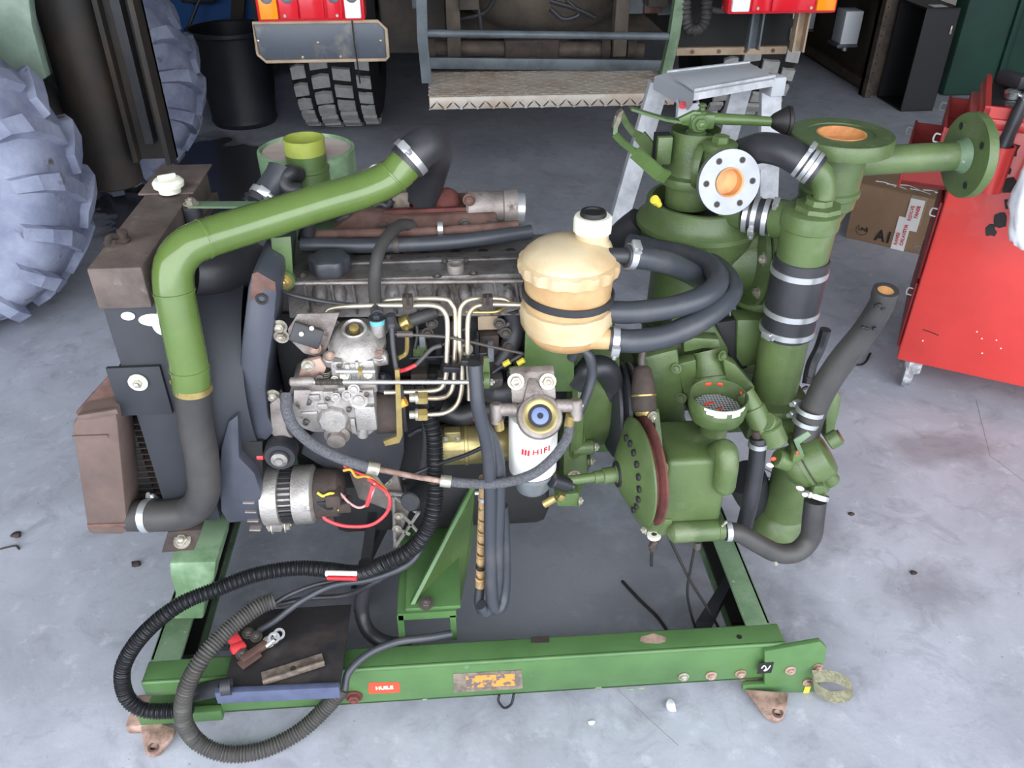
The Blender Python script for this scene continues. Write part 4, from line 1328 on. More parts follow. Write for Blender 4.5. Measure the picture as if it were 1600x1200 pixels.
for px in (572, 624, 664, 712, 755, 798):
    q = P(px, 398, Y=0.31)
    put('cover_nut', G().lathe(V((q.x, 0.305, 0.885)), Z_, [(0, 0.012), (0.010, 0.0125), (0.016, 0.010), (0.018, 0)], 16), 'engine_dark', vc)
for (px, py) in ((683, 432), (740, 428), (607, 404), (695, 410), (728, 408), (473, 432)):
    bolt(vc, P(px, py, Z=0.903), Z_, 0.006, 'bolt_dark')
q = P(712, 424, Z=0.902)
put('breather_port', G().pipe(q, q + V((0, 0, 0.016)), 0.0155, 0.011), 'cast_alu_dull', vc)
q = P(517, 424, Z=0.902)
g = G()
n_ = 48
prof = []
cap_r = m(31, q)
vs, fs = [], []
for (z, sc_) in ((0, 0.86), (0.004, 0.95), (0.024, 1.0), (0.030, 0.95), (0.032, 0.82)):
    for k in range(n_):
        a_ = 2 * PI * k / n_
        r_ = cap_r * sc_ * (1 + 0.075 * math.cos(6 * a_) * (1 if sc_ > 0.84 else 0.3))
        vs.append(q + V((math.cos(a_) * r_, math.sin(a_) * r_, z)))
for i in range(4):
    for k in range(n_):
        fs.append((i * n_ + k, i * n_ + (k + 1) % n_, (i + 1) * n_ + (k + 1) % n_, (i + 1) * n_ + k))
fs.append(tuple(4 * n_ + k for k in range(n_)))
g.add(vs, fs)
put('oil_filler_cap', g, 'rubber_hose', vc)
# ribbed intake plenum: sloped plate, arched runners, ribs
sl = [P(448, 445, Y=0.195), P(840, 440, Y=0.195), P(845, 492, Y=0.15), P(452, 497, Y=0.15)]
im = put('intake_plenum', G().prism(sl, (0, 0.03, -0.02), 0.002), 'engine_alu', mp)
for px in (500, 530, 613, 643, 693, 727, 795, 820):
    c = P(px, 466, Y=0.178)
    put('runner', G().ball(c + V((0, 0.016, -0.014)), (0.021, 0.030, 0.038), 16), 'engine_alu', im)
for px in (478, 520, 553, 616, 650, 678, 711, 745, 775, 808):
    a, b2 = P(px - 3, 441, Y=0.193), P(px + 4, 482, Y=0.152)
    put('rib', G().prism([a + V((-0.002, -0.002, 0.0)), a + V((0.002, -0.002, 0)), a + V((0.002, 0.004, -0.02)), a + V((-0.002, 0.004, -0.02))], b2 - a), 'engine_alu', im, smooth=0)
put('plenum_edge', G().tube([P(452, 443, Y=0.193), P(838, 439, Y=0.193)], 0.004, 8, sub=1), 'cast_alu_dull', im)
# support bracket (green) by the filler cap
g = PPOLY([(423, 372), (454, 370), (458, 430), (453, 448), (434, 448), (428, 432)], 0.185, 0.006, 0.001)
sbk = put('pipe_bracket', g, 'green_paint', mp)
q = P(444, 437, Y=0.183)
put('bracket_pad', G().lathe(q - Y_ * 0.006, Y_, [(0, 0.02), (0.012, 0.02)], 20), 'green_paint', sbk)
bolt(sbk, q - Y_ * 0.006, -Y_, 0.0105, 'brass')
# exhaust manifold
ex = G().prism([P(520, 358, Y=0.37), P(560, 330, Y=0.39), P(600, 333, Y=0.39), P(620, 338, Y=0.38), P(775, 333, Y=0.38), P(778, 352, Y=0.36), P(770, 362, Y=0.35), P(520, 372, Y=0.35)], (0, 0.12, 0.0), 0.004)
em = put('exhaust_manifold', ex, 'rust', mp)
put('manifold_shield', G().prism([P(600, 335, Y=0.39), P(772, 328, Y=0.39), P(768, 322, Y=0.44), P(606, 327, Y=0.44)], (0, 0.004, 0.006)), 'rust_red', em, smooth=0)
put('return_pipe', G().tube(PL([(470, 372, 0.33), (520, 366, 0.33), (640, 363, 0.33), (740, 358, 0.335), (810, 352, 0.34)]), 0.010, 12), 'rust', mp)
put('heater_hose', G().tube(PL([(470, 382, 0.30), (560, 384, 0.30), (680, 380, 0.30), (760, 372, 0.31), (830, 362, 0.33)]), 0.0145, 14), 'rubber_hose', mp)
for px, py in ((619, 372), (688, 357), (484, 383)):
    clamp(em, P(px, py + (10 if px == 619 else 0), Y=0.30 if px == 619 else 0.33), X_, 0.015 if px == 619 else 0.012, 0.01, 'bolt_dark' if px != 688 else 'clamp_steel', screw=False)
for (px, py) in ((727, 350), (770, 350), (640, 355), (600, 356)):
    bolt(em, P(px, py, Y=0.355), -Y_, 0.008, 'bolt_dark')
q0, q1 = P(735, 318, Y=0.40), P(815, 333, Y=0.40)
tb = put('turbo_pipe', G().lathe(P(728, 325, Y=0.42), X_, [(0, 0.03), (0.005, 0.035), (0.075, 0.032), (0.078, 0.036), (0.105, 0.036), (0.105, 0.028), (0.05, 0.028), (0.05, 0)], 28), 'cast_alu_dull', mp)
put('turbo_lip', G().pipe(P(800, 327, Y=0.42), P(818, 328, Y=0.42), 0.034, 0.028, 28), 'clamp_steel', tb)
bolt(tb, P(733, 312, Y=0.385), -Y_, 0.009, 'rust')
put('turbo_body', G().ball(P(698, 316, Y=0.44), 0.03, 18).cyl(P(676, 316, Y=0.44), P(698, 316, Y=0.44), 0.018, 14).cyl(P(698, 318, Y=0.44), P(698, 345, Y=0.44), 0.022, 14), 'rust_red', mp)
put('turbo_bracket', PB(613, 302, 640, 330, 0.42, 0.03, 0.002), 'sticker_worn', mp)
put('linkage_plate', PPOLY([(645, 330), (650, 285), (657, 278), (664, 325)], 0.41, 0.012, 0.002), 'rust_red', mp)
for pts, r in (([(580, 330, .42), (592, 318, .42), (605, 322, .42), (612, 312, .42)], 0.008), ([(530, 345, .40), (545, 338, .40), (560, 345, .40)], 0.011), ([(470, 345, .33), (480, 355, .33), (478, 375, .31)], 0.016)):
    put('small_hose', G().tube(PL(pts), r, 10), 'rubber', mp)
# breather pipe arching over the plenum
put('breather_pipe', G().tube(PL([(643, 352, 0.34), (625, 352, 0.31), (605, 370, 0.25), (590, 400, 0.20), (585, 440, 0.165), (588, 480, 0.12), (590, 492, 0.10)]), lambda i, n, L: 0.0115, 14, 8), 'rubber_dusty', mp)

# ------------------------------------------------------------------ timing cover, guards
g = PPOLY([(394, 427), (402, 424), (431, 440), (433, 460), (427, 520), (419, 575), (415, 612), (420, 655), (432, 672), (416, 690), (372, 684), (371, 612), (377, 537), (387, 450)], 0.085, 0.24, 0.006)
tcv = put('timing_cover', g, 'guard_blue', mp)
q = P(409, 467, Y=0.083)
put('cover_hole', G().pipe(q, q - Y_ * 0.002, 0.0105, 0.006), 'print_black', tcv)
put('cover_patch', PPOLY([(394, 428), (402, 425), (430, 441), (431, 456), (415, 452), (402, 464), (390, 470)], 0.0838, 0.001), 'rust', tcv, smooth=0)
for (px, py) in ((437, 510), (427, 618), (440, 525)):
    bolt(tcv, P(px, py, Y=0.10), -Y_, 0.0095, 'bolt_zinc')
g = PPOLY([(372, 648), (356, 660), (345, 700), (341, 750), (345, 800), (357, 818), (404, 813), (408, 770), (398, 740), (374, 716), (373, 680)], 0.05, 0.13, 0.004)
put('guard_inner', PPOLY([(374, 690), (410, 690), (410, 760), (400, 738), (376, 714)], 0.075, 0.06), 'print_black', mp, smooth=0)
put('belt_guard', g, 'guard_blue', mp)
put('pulley_belt', PB(376, 690, 425, 745, 0.17, 0.06, 0.004), 'engine_dark', mp)

# ------------------------------------------------------------------ alternator
ac_ = P(412, 775, Y=0.10)
s_ = 1 / 775
al = V((ac_.x, 0.10, ac_.z))
px2 = lambda n: n * s_
prof = [(-0.012, 0.03), (0, 0.05), (0.004, 0.060), (px2(28), 0.060), (px2(30), 0.052), (px2(48), 0.052), (px2(50), 0.060), (px2(78), 0.060), (px2(82), 0.052), (px2(84), 0.03)]
an = put('alternator', G().lathe(al, X_, prof, 40), 'cast_alu', mp)
for k in range(30):
    a_ = 2 * PI * k / 30
    d = V((0, math.cos(a_), math.sin(a_)))
    t = V((0, -math.sin(a_), math.cos(a_)))
    c = al + X_ * px2(39) + d * 0.053
    put('stator_rib', G().prism([c - t * 0.003 - X_ * px2(9), c + t * 0.003 - X_ * px2(9), c + t * 0.003 + X_ * px2(9), c - t * 0.003 + X_ * px2(9)], d * 0.004), 'engine_dark', an, smooth=0)
g = G().lathe(al + X_ * px2(82), X_, [(0, 0.05), (0.004, 0.052), (0.045, 0.048), (0.055, 0.035), (0.058, 0)], 28)
g.box(al + X_ * (px2(82) + 0.04) + V((0, -0.035, 0.02)), (0.03, 0.035, 0.03), None, 0.004)
g.box(al + X_ * (px2(82) + 0.055) + V((0, -0.03, -0.005)), (0.035, 0.03, 0.025), None, 0.004)
put('rear_cover', g, 'rust_dark', an)
for k in range(4):
    put('cooling_vane', G().box(al + V((-0.015, -0.045, 0.03 - k * 0.024)), (0.022, 0.02, 0.004), (0, 0.1, 0), 0.001), 'cast_alu_dull', an)
put('mount_ear', PPOLY([(424, 800), (450, 800), (440, 832), (424, 832)], 0.06, 0.03, 0.003), 'cast_alu', an)
bolt(an, P(427, 822, Y=0.075), -X_, 0.011, 'bolt_zinc')
bolt(an, P(446, 820, Y=0.075), X_, 0.011, 'bolt_zinc')
put('mount_arm', G().tube(PL([(492, 778, 0.07), (540, 776, 0.07)]), 0.004, 8, sub=1), 'bolt_zinc', an)
put('connector', PB(495, 785, 520, 798, 0.05, 0.02, 0.002), 'black_plastic', an)
q = P(439, 708, Y=0.07)
idp = put('idler_pulley', G().lathe(q, Y_, [(-0.02, 0.0), (-0.02, 0.016), (-0.018, 0.018), (-0.014, 0.019), (-0.014, 0.028), (-0.008, 0.031), (0.02, 0.031), (0.02, 0)], 32), 'rubber', mp)
put('pulley_boss', G().lathe(q, Y_, [(-0.028, 0.0), (-0.028, 0.007), (-0.024, 0.008), (-0.022, 0.0155), (-0.018, 0.0155)], 24), 'cast_alu', idp)
put('red_cap', G().cyl(P(402, 713, Y=0.08), P(412, 713, Y=0.08), 0.007, 12), 'wire_red', mp)
for (pts, r, mt) in (([(503, 800, .06), (510, 812, .055), (540, 822, .05), (580, 820, .05), (605, 800, .055), (608, 775, .06), (590, 758, .08), (575, 748, .09)], 0.0036, 'wire_red'),
                     ([(515, 768, .07), (530, 770, .065), (545, 785, .06), (560, 793, .06), (573, 788, .06), (582, 770, .06), (585, 755, .07)], 0.0026, 'wire_pink'),
                     ([(573, 790, .06), (578, 775, .06), (583, 758, .065)], 0.0044, 'wire_red'),
                     ([(537, 735, .08), (548, 734, .075), (557, 745, .08), (575, 745, .09), (600, 762, .09), (606, 775, .08)], 0.0028, 'wire_orange'),
                     ([(537, 728, .09), (550, 735, .085), (580, 748, .09), (598, 765, .085)], 0.0022, 'wire_red'),
                     ([(496, 770, .06), (505, 775, .055), (515, 771, .055), (525, 772, .06)], 0.0028, 'yellow_plastic')):
    put('wire', G().tube(PL(pts), r, 8), mt, mp)
put('wire_sleeve', G().tube(PL([(524, 788, .06), (527, 797, .058)]), 0.005, 8, sub=1), 'yellow_plastic', mp)
# alternator mount casting and cover below the pump
put('mount_casting', G().prism([P(545, 740, Y=0.16), P(620, 740, Y=0.16), P(640, 800, Y=0.16), P(618, 860, Y=0.16), P(612, 800, Y=0.16), P(560, 780, Y=0.16)], (0, 0.04, 0), 0.004), 'cast_alu_dull', mp)
g = G()
for a0_, b0_ in (((615, 775), (617, 855)), ((615, 775), (650, 800)), ((617, 855), (655, 800)), ((618, 825), (640, 835)), ((600, 770), (650, 775)), ((625, 800), (652, 830))):
    a, b2 = P(*a0_, Y=0.15), P(*b0_, Y=0.15)
    g.tube([a, b2], 0.004, 6, sub=1)
put('casting_rib', g, 'cast_alu', mp)
for (px, py) in ((605, 752), (620, 826), (623, 806), (648, 790)):
    bolt(mp, P(px, py, Y=0.145), -Y_, 0.007, 'bolt_zinc')
put('lower_cover', PPOLY([(500, 665), (632, 665), (632, 708), (625, 735), (600, 760), (585, 740), (520, 740), (470, 710), (475, 690)], 0.13, 0.05, 0.004), 'black_metal', mp)
put('oil_filter_stub', G().cyl(P(660, 765, Y=0.16), P(640, 785, Y=0.10), 0.022, 18, 0.003), 'rubber', mp)

# ------------------------------------------------------------------ injection pump
ip = put('injection_pump', PPOLY([(448, 622), (468, 612), (585, 608), (590, 672), (578, 682), (560, 684), (545, 676), (490, 678), (462, 668)], 0.05, 0.12, 0.008), 'cast_alu', mp)
put('pump_flange', PPOLY([(421, 632), (436, 620), (446, 640), (448, 672), (458, 688), (440, 692), (424, 680)], 0.085, 0.03, 0.004), 'cast_alu_dull', ip)
q = P(521, 654, Y=0.05)
put('advance_cover', G().lathe(q, -Y_, [(0, 0.029), (0.008, 0.028), (0.012, 0.024), (0.013, 0)], 9), 'cast_alu', ip)
put('cover_screw', G().cyl(q - Y_ * 0.012, q - Y_ * 0.015, 0.005, 12), 'bolt_zinc', ip)
q = P(526, 680, Y=0.045)
put('hex_plug', G().lathe(q + Y_ * 0.02, (0, -1, -0.15), [(0, 0.024), (0.018, 0.024), (0.02, 0.021), (0.022, 0.017), (0.034, 0.017), (0.036, 0)], 24), 'cast_alu_dull', ip)
put('body_step', PB(555, 636, 588, 674, 0.04, 0.03, 0.004), 'cast_alu', ip)
put('body_step', PB(470, 596, 590, 618, 0.055, 0.10, 0.006), 'cast_alu_dull', ip)
for (px, py, r) in ((561, 625, 0.013), (553, 608, 0.0085), (525, 620, 0.007), (543, 617, 0.008)):
    q = P(px, py, Y=0.045)
    put('plug', G().lathe(q, (0, -1, 0.3), [(-0.01, r * 1.25), (0.003, r * 1.25), (0.003, r * 0.8), (0.006, r * 0.75), (0.007, 0)], 20), 'cast_alu', ip)
put('upper_body', PB(516, 564, 588, 604, 0.05, 0.09, 0.010), 'cast_alu', ip)
put('side_boss', G().cyl(P(565, 564, Y=0.07), P(606, 558, Y=0.07), 0.0135, 18, 0.002), 'cast_alu', ip)
put('spring_rod', G().cyl(P(525, 580, Y=0.045), P(586, 580, Y=0.045), 0.005, 12), 'steel_bright', ip)
put('yellow_nut', G().hexa(P(560, 580, Y=0.045), X_, 0.008, 0.008), 'brass', ip)
for (px, py) in ((575, 585), (538, 588), (523, 594)):
    bolt(ip, P(px, py, Y=0.045), (0, -1, 0.4), 0.0055, 'bolt_zinc')
# boost diaphragm cover
dc = P(557, 532, Y=0.10)
dn = V((0, -0.35, 1)).normalized()
dome = put('diaphragm_cover', G().lathe(dc - dn * 0.016, dn, [(0, 0.050), (0.006, 0.0525), (0.008, 0.0525), (0.009, 0.050), (0.011, 0.0525), (0.018, 0.0525), (0.020, 0.050), (0.024, 0.045), (0.032, 0.040), (0.038, 0.030), (0.040, 0.0235), (0.050, 0.0225), (0.052, 0.020), (0.049, 0.0165), (0.036, 0.0155), (0.036, 0)], 36), 'cast_alu', ip)
a, u, v = frame(dn)
for k, (cu, cv) in enumerate(((-0.044, 0.036), (-0.044, -0.034), (0.042, -0.034), (0.042, 0.036))):
    q = dc + V((cu, cv * 0.94, cv * 0.34)) - dn * 0.002
    put('corner_lug', G().lathe(q - dn * 0.013, dn, [(0, 0.014), (0.015, 0.0145), (0.017, 0.013), (0.017, 0)], 18), 'cast_alu', dome)
    bolt(dome, q + dn * 0.004, dn, 0.0062, 'rust_pale')
put('diaphragm_base', G().lathe(dc - dn * 0.05, dn, [(0, 0.030), (0.025, 0.042), (0.036, 0.05)], 30), 'cast_alu_dull', dome)
put('adjuster', G().lathe(dc + dn * 0.024, dn, [(0, 0.009), (0.012, 0.009), (0.014, 0.005), (0.014, 0)], 12), 'brass', dome)
bq = P(590, 508, Y=0.10)
bj = put('banjo_union', G().cyl(bq - Z_ * 0.02, bq + Z_ * 0.006, 0.013, 20), 'cast_alu', dome)
put('blue_ring', G().cyl(bq + Z_ * 0.004, bq + Z_ * 0.014, 0.0135, 24), 'blue_ring', dome)
bolt(dome, bq + Z_ * 0.014, Z_, 0.0105, 'black_metal', washer=True)
# bracket with black sensor block
br = put('sensor_bracket', PPOLY([(465, 491), (530, 489), (526, 500), (508, 552), (495, 557), (475, 552), (452, 530), (450, 515)], 0.09, 0.004, 0.0), 'cast_alu_dull', ip, smooth=0)
rot = Matrix.Rotation(0.42, 3, 'Y') @ Matrix.Rotation(-0.4, 3, 'X')
put('sensor_block', G().box(P(479, 523, Y=0.078), (0.052, 0.026, 0.034), rot, 0.002), 'black_plastic', ip)
for (px, py) in ((471, 522), (487, 513)):
    put('sensor_screw', G().lathe(P(px, py, Y=0.062), (0.1, -1, 0.5), [(0, 0.004), (0.002, 0.004), (0.002, 0)], 12), 'bolt_zinc', ip)
bolt(ip, P(491, 543, Y=0.085), -Y_, 0.009, 'rust_pale')
# throttle lever stack and rod
lv = put('throttle_lever', PPOLY([(466, 590), (472, 566), (500, 560), (510, 575), (505, 590), (492, 595)], 0.06, 0.012, 0.003), 'rust_pale', ip)
for k in range(4):
    put('lever_spring', G().lathe(P(505, 578 + k * 3, Y=0.07), (0.2, 0, 1), [(0, 0.014), (0.001, 0.0155), (0.002, 0.014)], 20, closed=True), 'bolt_zinc', lv)
bolt(lv, P(481, 571, Y=0.058), -Y_, 0.008, 'bolt_zinc')
put('lever_tab', PPOLY([(459, 610), (486, 610), (482, 620), (477, 640), (466, 640), (459, 628)], 0.04, 0.004, 0.001), 'cast_alu_dull', ip)
put('tab_hole', G().cyl(P(465, 633, Y=0.0395), P(465, 633, Y=0.039), 0.004, 10), 'print_black', ip, smooth=0)
rod = put('throttle_rod', G().tube(PL([(486, 597, 0.04), (600, 597, 0.035), (700, 597, 0.03), (762, 597, 0.03)]), 0.0042, 10, sub=1), 'steel_bright', mp)
put('rod_barrel', G().lathe(P(452, 597, Y=0.042), X_, [(0, 0.004), (0.003, 0.0085), (0.034, 0.0085), (0.044, 0.006)], 14), 'cast_alu_dull', rod)
put('rod_thread', G().tube(PL([(493, 597, 0.04), (536, 597, 0.038)]), lambda i, n, L: 0.0055 + 0.0008 * math.sin(L * 2400), 10, step=0.0007, sub=1), 'bolt_dark', rod)
put('rod_end', G().pipe(P(760, 594, Y=0.03) - X_ * 0.005, P(760, 594, Y=0.03) + X_ * 0.005, 0.016, 0.006), 'green_cast', rod)
bolt(rod, P(766, 597, Y=0.03), X_, 0.0065, 'bolt_zinc', washer=False)
bolt(rod, P(753, 597, Y=0.03), -X_, 0.0065, 'bolt_zinc', washer=False)
put('stop_lever', PPOLY([(756, 560), (764, 560), (766, 592), (754, 592)], 0.032, 0.008), 'green_cast', rod, smooth=0)
# distributor head
put('distributor_head', G().lathe(P(588, 640, Y=0.10), X_, [(0, 0.046), (0.040, 0.046), (0.042, 0.044), (0.044, 0.03)], 30), 'rust_dark', ip)
sv = put('stop_solenoid', G().lathe(P(600, 605, Y=0.09), Z_, [(0, 0.018), (0.006, 0.018), (0.008, 0.016), (0.02, 0.016), (0.022, 0.006), (0.03, 0.005), (0.03, 0)], 20), 'rubber_hose', ip)
put('cable_boot', G().tube(PL([(610, 492, 0.10), (612, 505, 0.10), (612, 515, 0.095)]), 0.009, 10), 'rubber', mp)
put('cable', G().tube(PL([(612, 512, 0.09), (615, 550, 0.07), (622, 590, 0.05), (628, 620, 0.05), (632, 660, 0.06), (634, 672, .07)]), 0.005, 10), 'rubber', mp)
put('lift_strip', G().prism([P(617, 578, Y=0.04), P(624, 578, Y=0.04), P(628, 650, Y=0.04), P(629, 680, Y=0.04), P(624, 692, Y=0.04), P(602, 697, Y=0.04), P(599, 690, Y=0.04), P(620, 682, Y=0.04)], (0, 0.006, 0)), 'brass', mp, smooth=0)
for (py, mt) in ((622, 'brass'), (648, 'brass')):
    c = P(640, py, Y=0.055)
    nt_ = put('delivery_valve', G().lathe(c, X_, [(0, 0.008), (0.010, 0.008), (0.011, 0.012), (0.016, 0.012), (0.017, 0.009), (0.02, 0.009)], 16), 'bolt_zinc', ip)
    put('union_nut', G().hexa(P(654, py, Y=0.055), X_, 0.0125, 0.017), mt, nt_)
put('orange_band', G().cyl(P(625, 630, Y=0.05), P(634, 626, Y=0.05), 0.010, 12), 'wire_orange', mp)
# high-pressure injector pipes
ipipes = (
    [(508, 490, .13), (520, 482, .13), (560, 478, .12), (640, 477, .11), (680, 478, .105), (695, 489, .10), (699, 510, .095), (698, 560, .08), (697, 585, .075), (690, 605, .07), (668, 611, .065), (600, 613, .06)],
    [(590, 472, .14), (620, 468, .13), (690, 467, .12), (706, 476, .115), (711, 495, .11), (710, 560, .09), (708, 600, .08), (700, 617, .07), (685, 622, .06), (660, 622, .055)],
    [(800, 474, .13), (783, 467, .13), (740, 467, .12), (723, 476, .115), (718, 495, .11), (718, 540, .095), (721, 562, .09), (722, 600, .08), (715, 630, .07), (695, 645, .06), (660, 648, .055)],
    [(840, 477, .12), (800, 476, .12), (755, 476, .11), (737, 484, .105), (731, 505, .10), (731, 560, .085), (733, 600, .08), (733, 625, .075)])
for L in ipipes:
    put('injector_pipe', G().tube(PL(L), 0.0047, 10, 6), 'pipe_steel', mp)
put('return_line', G().tube(PL([(728, 487, .14), (745, 488, .14), (775, 487, .14), (790, 480, .15)]), 0.0032, 8), 'brass', mp)
for (px, py, Y) in ((637, 471, 0.10), (762, 471, 0.105)):
    pc = put('pipe_clip', G().box(P(px, py, Y=Y), (0.018, 0.018, 0.024), None, 0.002), 'rust_dark', mp)
    put('clip_slot', G().box(P(px, py - 3, Y=Y - 0.01), (0.003, 0.004, 0.022)), 'print_black', pc, smooth=0)
for (px, py, w_) in ((706, 574, 0.032), (735, 564, 0.034)):
    put('pipe_clip', G().box(P(px, py, Y=0.07), (w_, 0.02, 0.012), (0, 0.1, 0), 0.002), 'black_plastic', mp)
# clutter of the dark engine bay
rot45 = Matrix.Rotation(0.25, 3, 'Y')
put('rubber_duct', G().tube(PL([(608, 512, .12), (640, 502, .13), (680, 488, .15)]), 0.012, 12, sub=1), 'rubber_dusty', mp)
put('duct_band', G().cyl(P(628, 507, Y=0.12), P(640, 501, Y=0.12), 0.014, 16), 'brass', mp)
put('oil_line', G().tube(PL([(635, 510, .10), (636, 535, .10), (634, 552, .10), (622, 560, .09)]), 0.0045, 8), 'brass', mp)
put('control_box', PB(750, 525, 780, 590, 0.15, 0.04, 0.003), 'rust_dark', mp)
put('control_label', PB(747, 494, 778, 515, 0.165, 0.002), 'wood_pale', mp, smooth=0)
put('small_module', PB(645, 540, 668, 562, 0.15, 0.03, 0.003), 'green_cast', mp)
put('relay', PB(762, 540, 772, 566, 0.13, 0.02, 0.002), 'bowl_grey', mp)
q = P(728, 540, Y=0.13)
put('sender_unit', G().pipe(q, q - Y_ * 0.014, 0.013, 0.007), 'bolt_zinc', mp)
put('throttle_cable', G().tube(PL([(617, 522, .09), (640, 523, .09), (700, 527, .09), (760, 540, .11), (815, 552, .12)]), 0.003, 8), 'bolt_dark', mp)
put('cable_adjuster', G().tube(PL([(620, 522, .09), (645, 522, .09)]), 0.006, 8, sub=1), 'bolt_dark', mp)
put('grey_wire', G().tube(PL([(690, 540, .10), (675, 545, .10), (660, 560, .09), (650, 570, .085)]), 0.0042, 8), 'grey_conduit', mp)
put('pink_wire', G().tube(PL([(650, 570, .085), (635, 577, .08), (624, 580, .07)]), 0.004, 8), 'wire_red', mp)
for pts, r in (([(800, 480, .17), (805, 510, .17), (795, 545, .16), (780, 570, .15)], 0.02), ([(740, 590, .14), (770, 610, .14), (800, 612, .13), (830, 600, .14)], 0.028),
               ([(655, 520, .17), (660, 560, .17), (650, 600, .17)], 0.014), ([(690, 640, .15), (720, 650, .14), (760, 640, .14), (790, 650, .13)], 0.022),
               ([(745, 640, .15), (760, 680, .14), (770, 720, .13)], 0.012), ([(710, 500, .18), (700, 540, .18), (690, 600, .17)], 0.01)):
    put('dark_hose', G().tube(PL(pts), r, 12), 'rubber', mp)
for (px, py, sx_, sz_) in ((800, 555, .05, .03), (670, 580, .06, .02), (640, 600, .04, .025), (700, 680, .10, .05), (815, 500, .04, .03), (770, 660, .06, .05)):
    put('cast_boss', G().box(P(px, py, Y=0.18), (sx_, 0.05, sz_), (0, 0.1, 0), 0.006), 'engine_dark', mp)
for (px, py) in ((790, 520), (795, 540), (810, 565), (675, 505), (668, 520), (780, 505)):
    bolt(mp, P(px, py, Y=0.15), -Y_, 0.008, 'bolt_dark')
for (px, py) in ((792, 567), (814, 565)):
    put('wire_tag', G().tube(PL([(px - 5, py + 3, .12), (px + 5, py - 3, .12)]), 0.0055, 8, sub=1), 'yellow_plastic', mp)
put('black_wire', G().tube(PL([(770, 582, .12), (785, 572, .12), (805, 560, .12), (818, 552, .13)]), 0.004, 8), 'rubber', mp)
# starter motor
s0_ = P(690, 705, Y=0.10)
sm = put('starter_motor', G().lathe(V((s0_.x, 0.12, s0_.z)), X_, [(-0.006, 0.016), (0.0, 0.038), (0.003, 0.041), (0.045, 0.041), (0.046, 0.043), (0.052, 0.043), (0.053, 0.041), (0.10, 0.041), (0.14, 0.036)], 32), 'gold_zinc', mp)
put('brush_cover', PB(694, 676, 720, 690, 0.083, 0.02, 0.002), 'gold_zinc', sm)
for px in (696, 715):
    bolt(sm, P(px, 686, Y=0.082), -Y_, 0.004, 'bolt_zinc')
put('tube_end', G().pipe(P(346, 1074, Z=zt + 0.016), P(362, 1072, Z=zt + 0.016), 0.0165, 0.0125, 24), 'black_metal', ty)
put('thin_cable', G().tube(PL([(432, 450, .15), (455, 460, .14), (500, 470, .135), (545, 476, .13), (570, 478, .13)]), 0.004, 8), 'rubber', mp)

# cast detail of the injection pump
for (x0_, y0_, x1_, y1_, Y) in ((470, 618, 500, 628, .046), (505, 612, 522, 630, .044), (528, 606, 540, 616, .046), (496, 632, 512, 640, .045), (566, 610, 584, 622, .046), (540, 570, 548, 602, .046), (556, 566, 562, 600, .046), (520, 566, 534, 576, .045), (470, 644, 496, 650, .046), (548, 655, 556, 678, .044)):
    put('cast_rib', PB(x0_, y0_, x1_, y1_, Y, 0.02, 0.002), 'cast_alu', ip)
for (px, py, r) in ((482, 628, .006), (512, 622, .005), (573, 616, .005), (545, 640, .005), (565, 668, .008), (478, 660, .006), (500, 590, .006), (530, 571, .005)):
    q = P(px, py, Y=0.046)
    put('cast_screw', G().lathe(q, (0, -1, 0.2), [(-0.006, r), (0.003, r), (0.004, r * 0.6), (0.002, r * 0.5), (0.002, 0)], 12), 'bolt_dark', ip)
put('pump_foot', G().cyl(P(567, 660, Y=0.05), P(567, 682, Y=0.05), 0.010, 14, 0.002), 'cast_alu', ip)
# more of the crowded bay between pump and filter
for (px, py, w_, h_, Y, mt) in ((655, 590, 26, 10, .13, 'rust_dark'), (690, 600, 14, 20, .14, 'bolt_dark'), (745, 545, 8, 30, .12, 'black_plastic'), (775, 600, 22, 14, .12, 'engine_alu'),
                                (668, 612, 24, 10, .10, 'bolt_dark'), (660, 535, 10, 18, .14, 'bowl_grey'), (800, 590, 16, 20, .13, 'engine_dark'), (672, 560, 18, 8, .13, 'black_plastic')):
    put('bay_bracket', PB(px - w_ / 2, py - h_ / 2, px + w_ / 2, py + h_ / 2, Y, 0.03, 0.002), mt, mp)
for L, r, mt in (([(640, 560, .12), (670, 558, .12), (720, 556, .12), (760, 552, .13)], .0025, 'rubber'), ([(668, 548, .12), (690, 540, .12), (715, 520, .13), (735, 510, .14)], .0025, 'bolt_dark'),
                 ([(640, 680, .13), (660, 670, .12), (690, 672, .12), (720, 668, .13)], .005, 'rubber'), ([(740, 655, .09), (755, 662, .09), (770, 655, .09), (785, 665, .08)], .003, 'wire_red'),
                 ([(655, 600, .10), (665, 640, .09), (668, 690, .08), (662, 740, .08)], .011, 'rubber'), ([(780, 520, .16), (795, 505, .16), (812, 500, .16)], .006, 'bolt_dark'),
                 ([(648, 500, .16), (652, 520, .15), (648, 545, .14)], .004, 'rubber')):
    put('bay_hose', G().tube(PL(L), r, 10), mt, mp)

# ------------------------------------------------------------------ expansion bottle
bc = V((P(887, 460, Y=0.11).x, 0.11, 0))
bz = lambda py: P(887, py, Y=0.11).z
zb0 = bz(541) + 0.012
R1 = 0.083
prof = [(0, 0.0), (0.0, 0.045), (0.012, 0.066), (0.030, 0.077), (0.046, 0.080)]
eb_ = put('expansion_bottle', G().lathe(bc + V((0, 0, zb0)), Z_, prof + [(0.060, 0.078), (0.085, 0.076), (0.118, 0.078), (0.148, 0.080), (0.150, 0.0)], 40), 'bottle', mp, 'tan translucent coolant bottle with white cap')
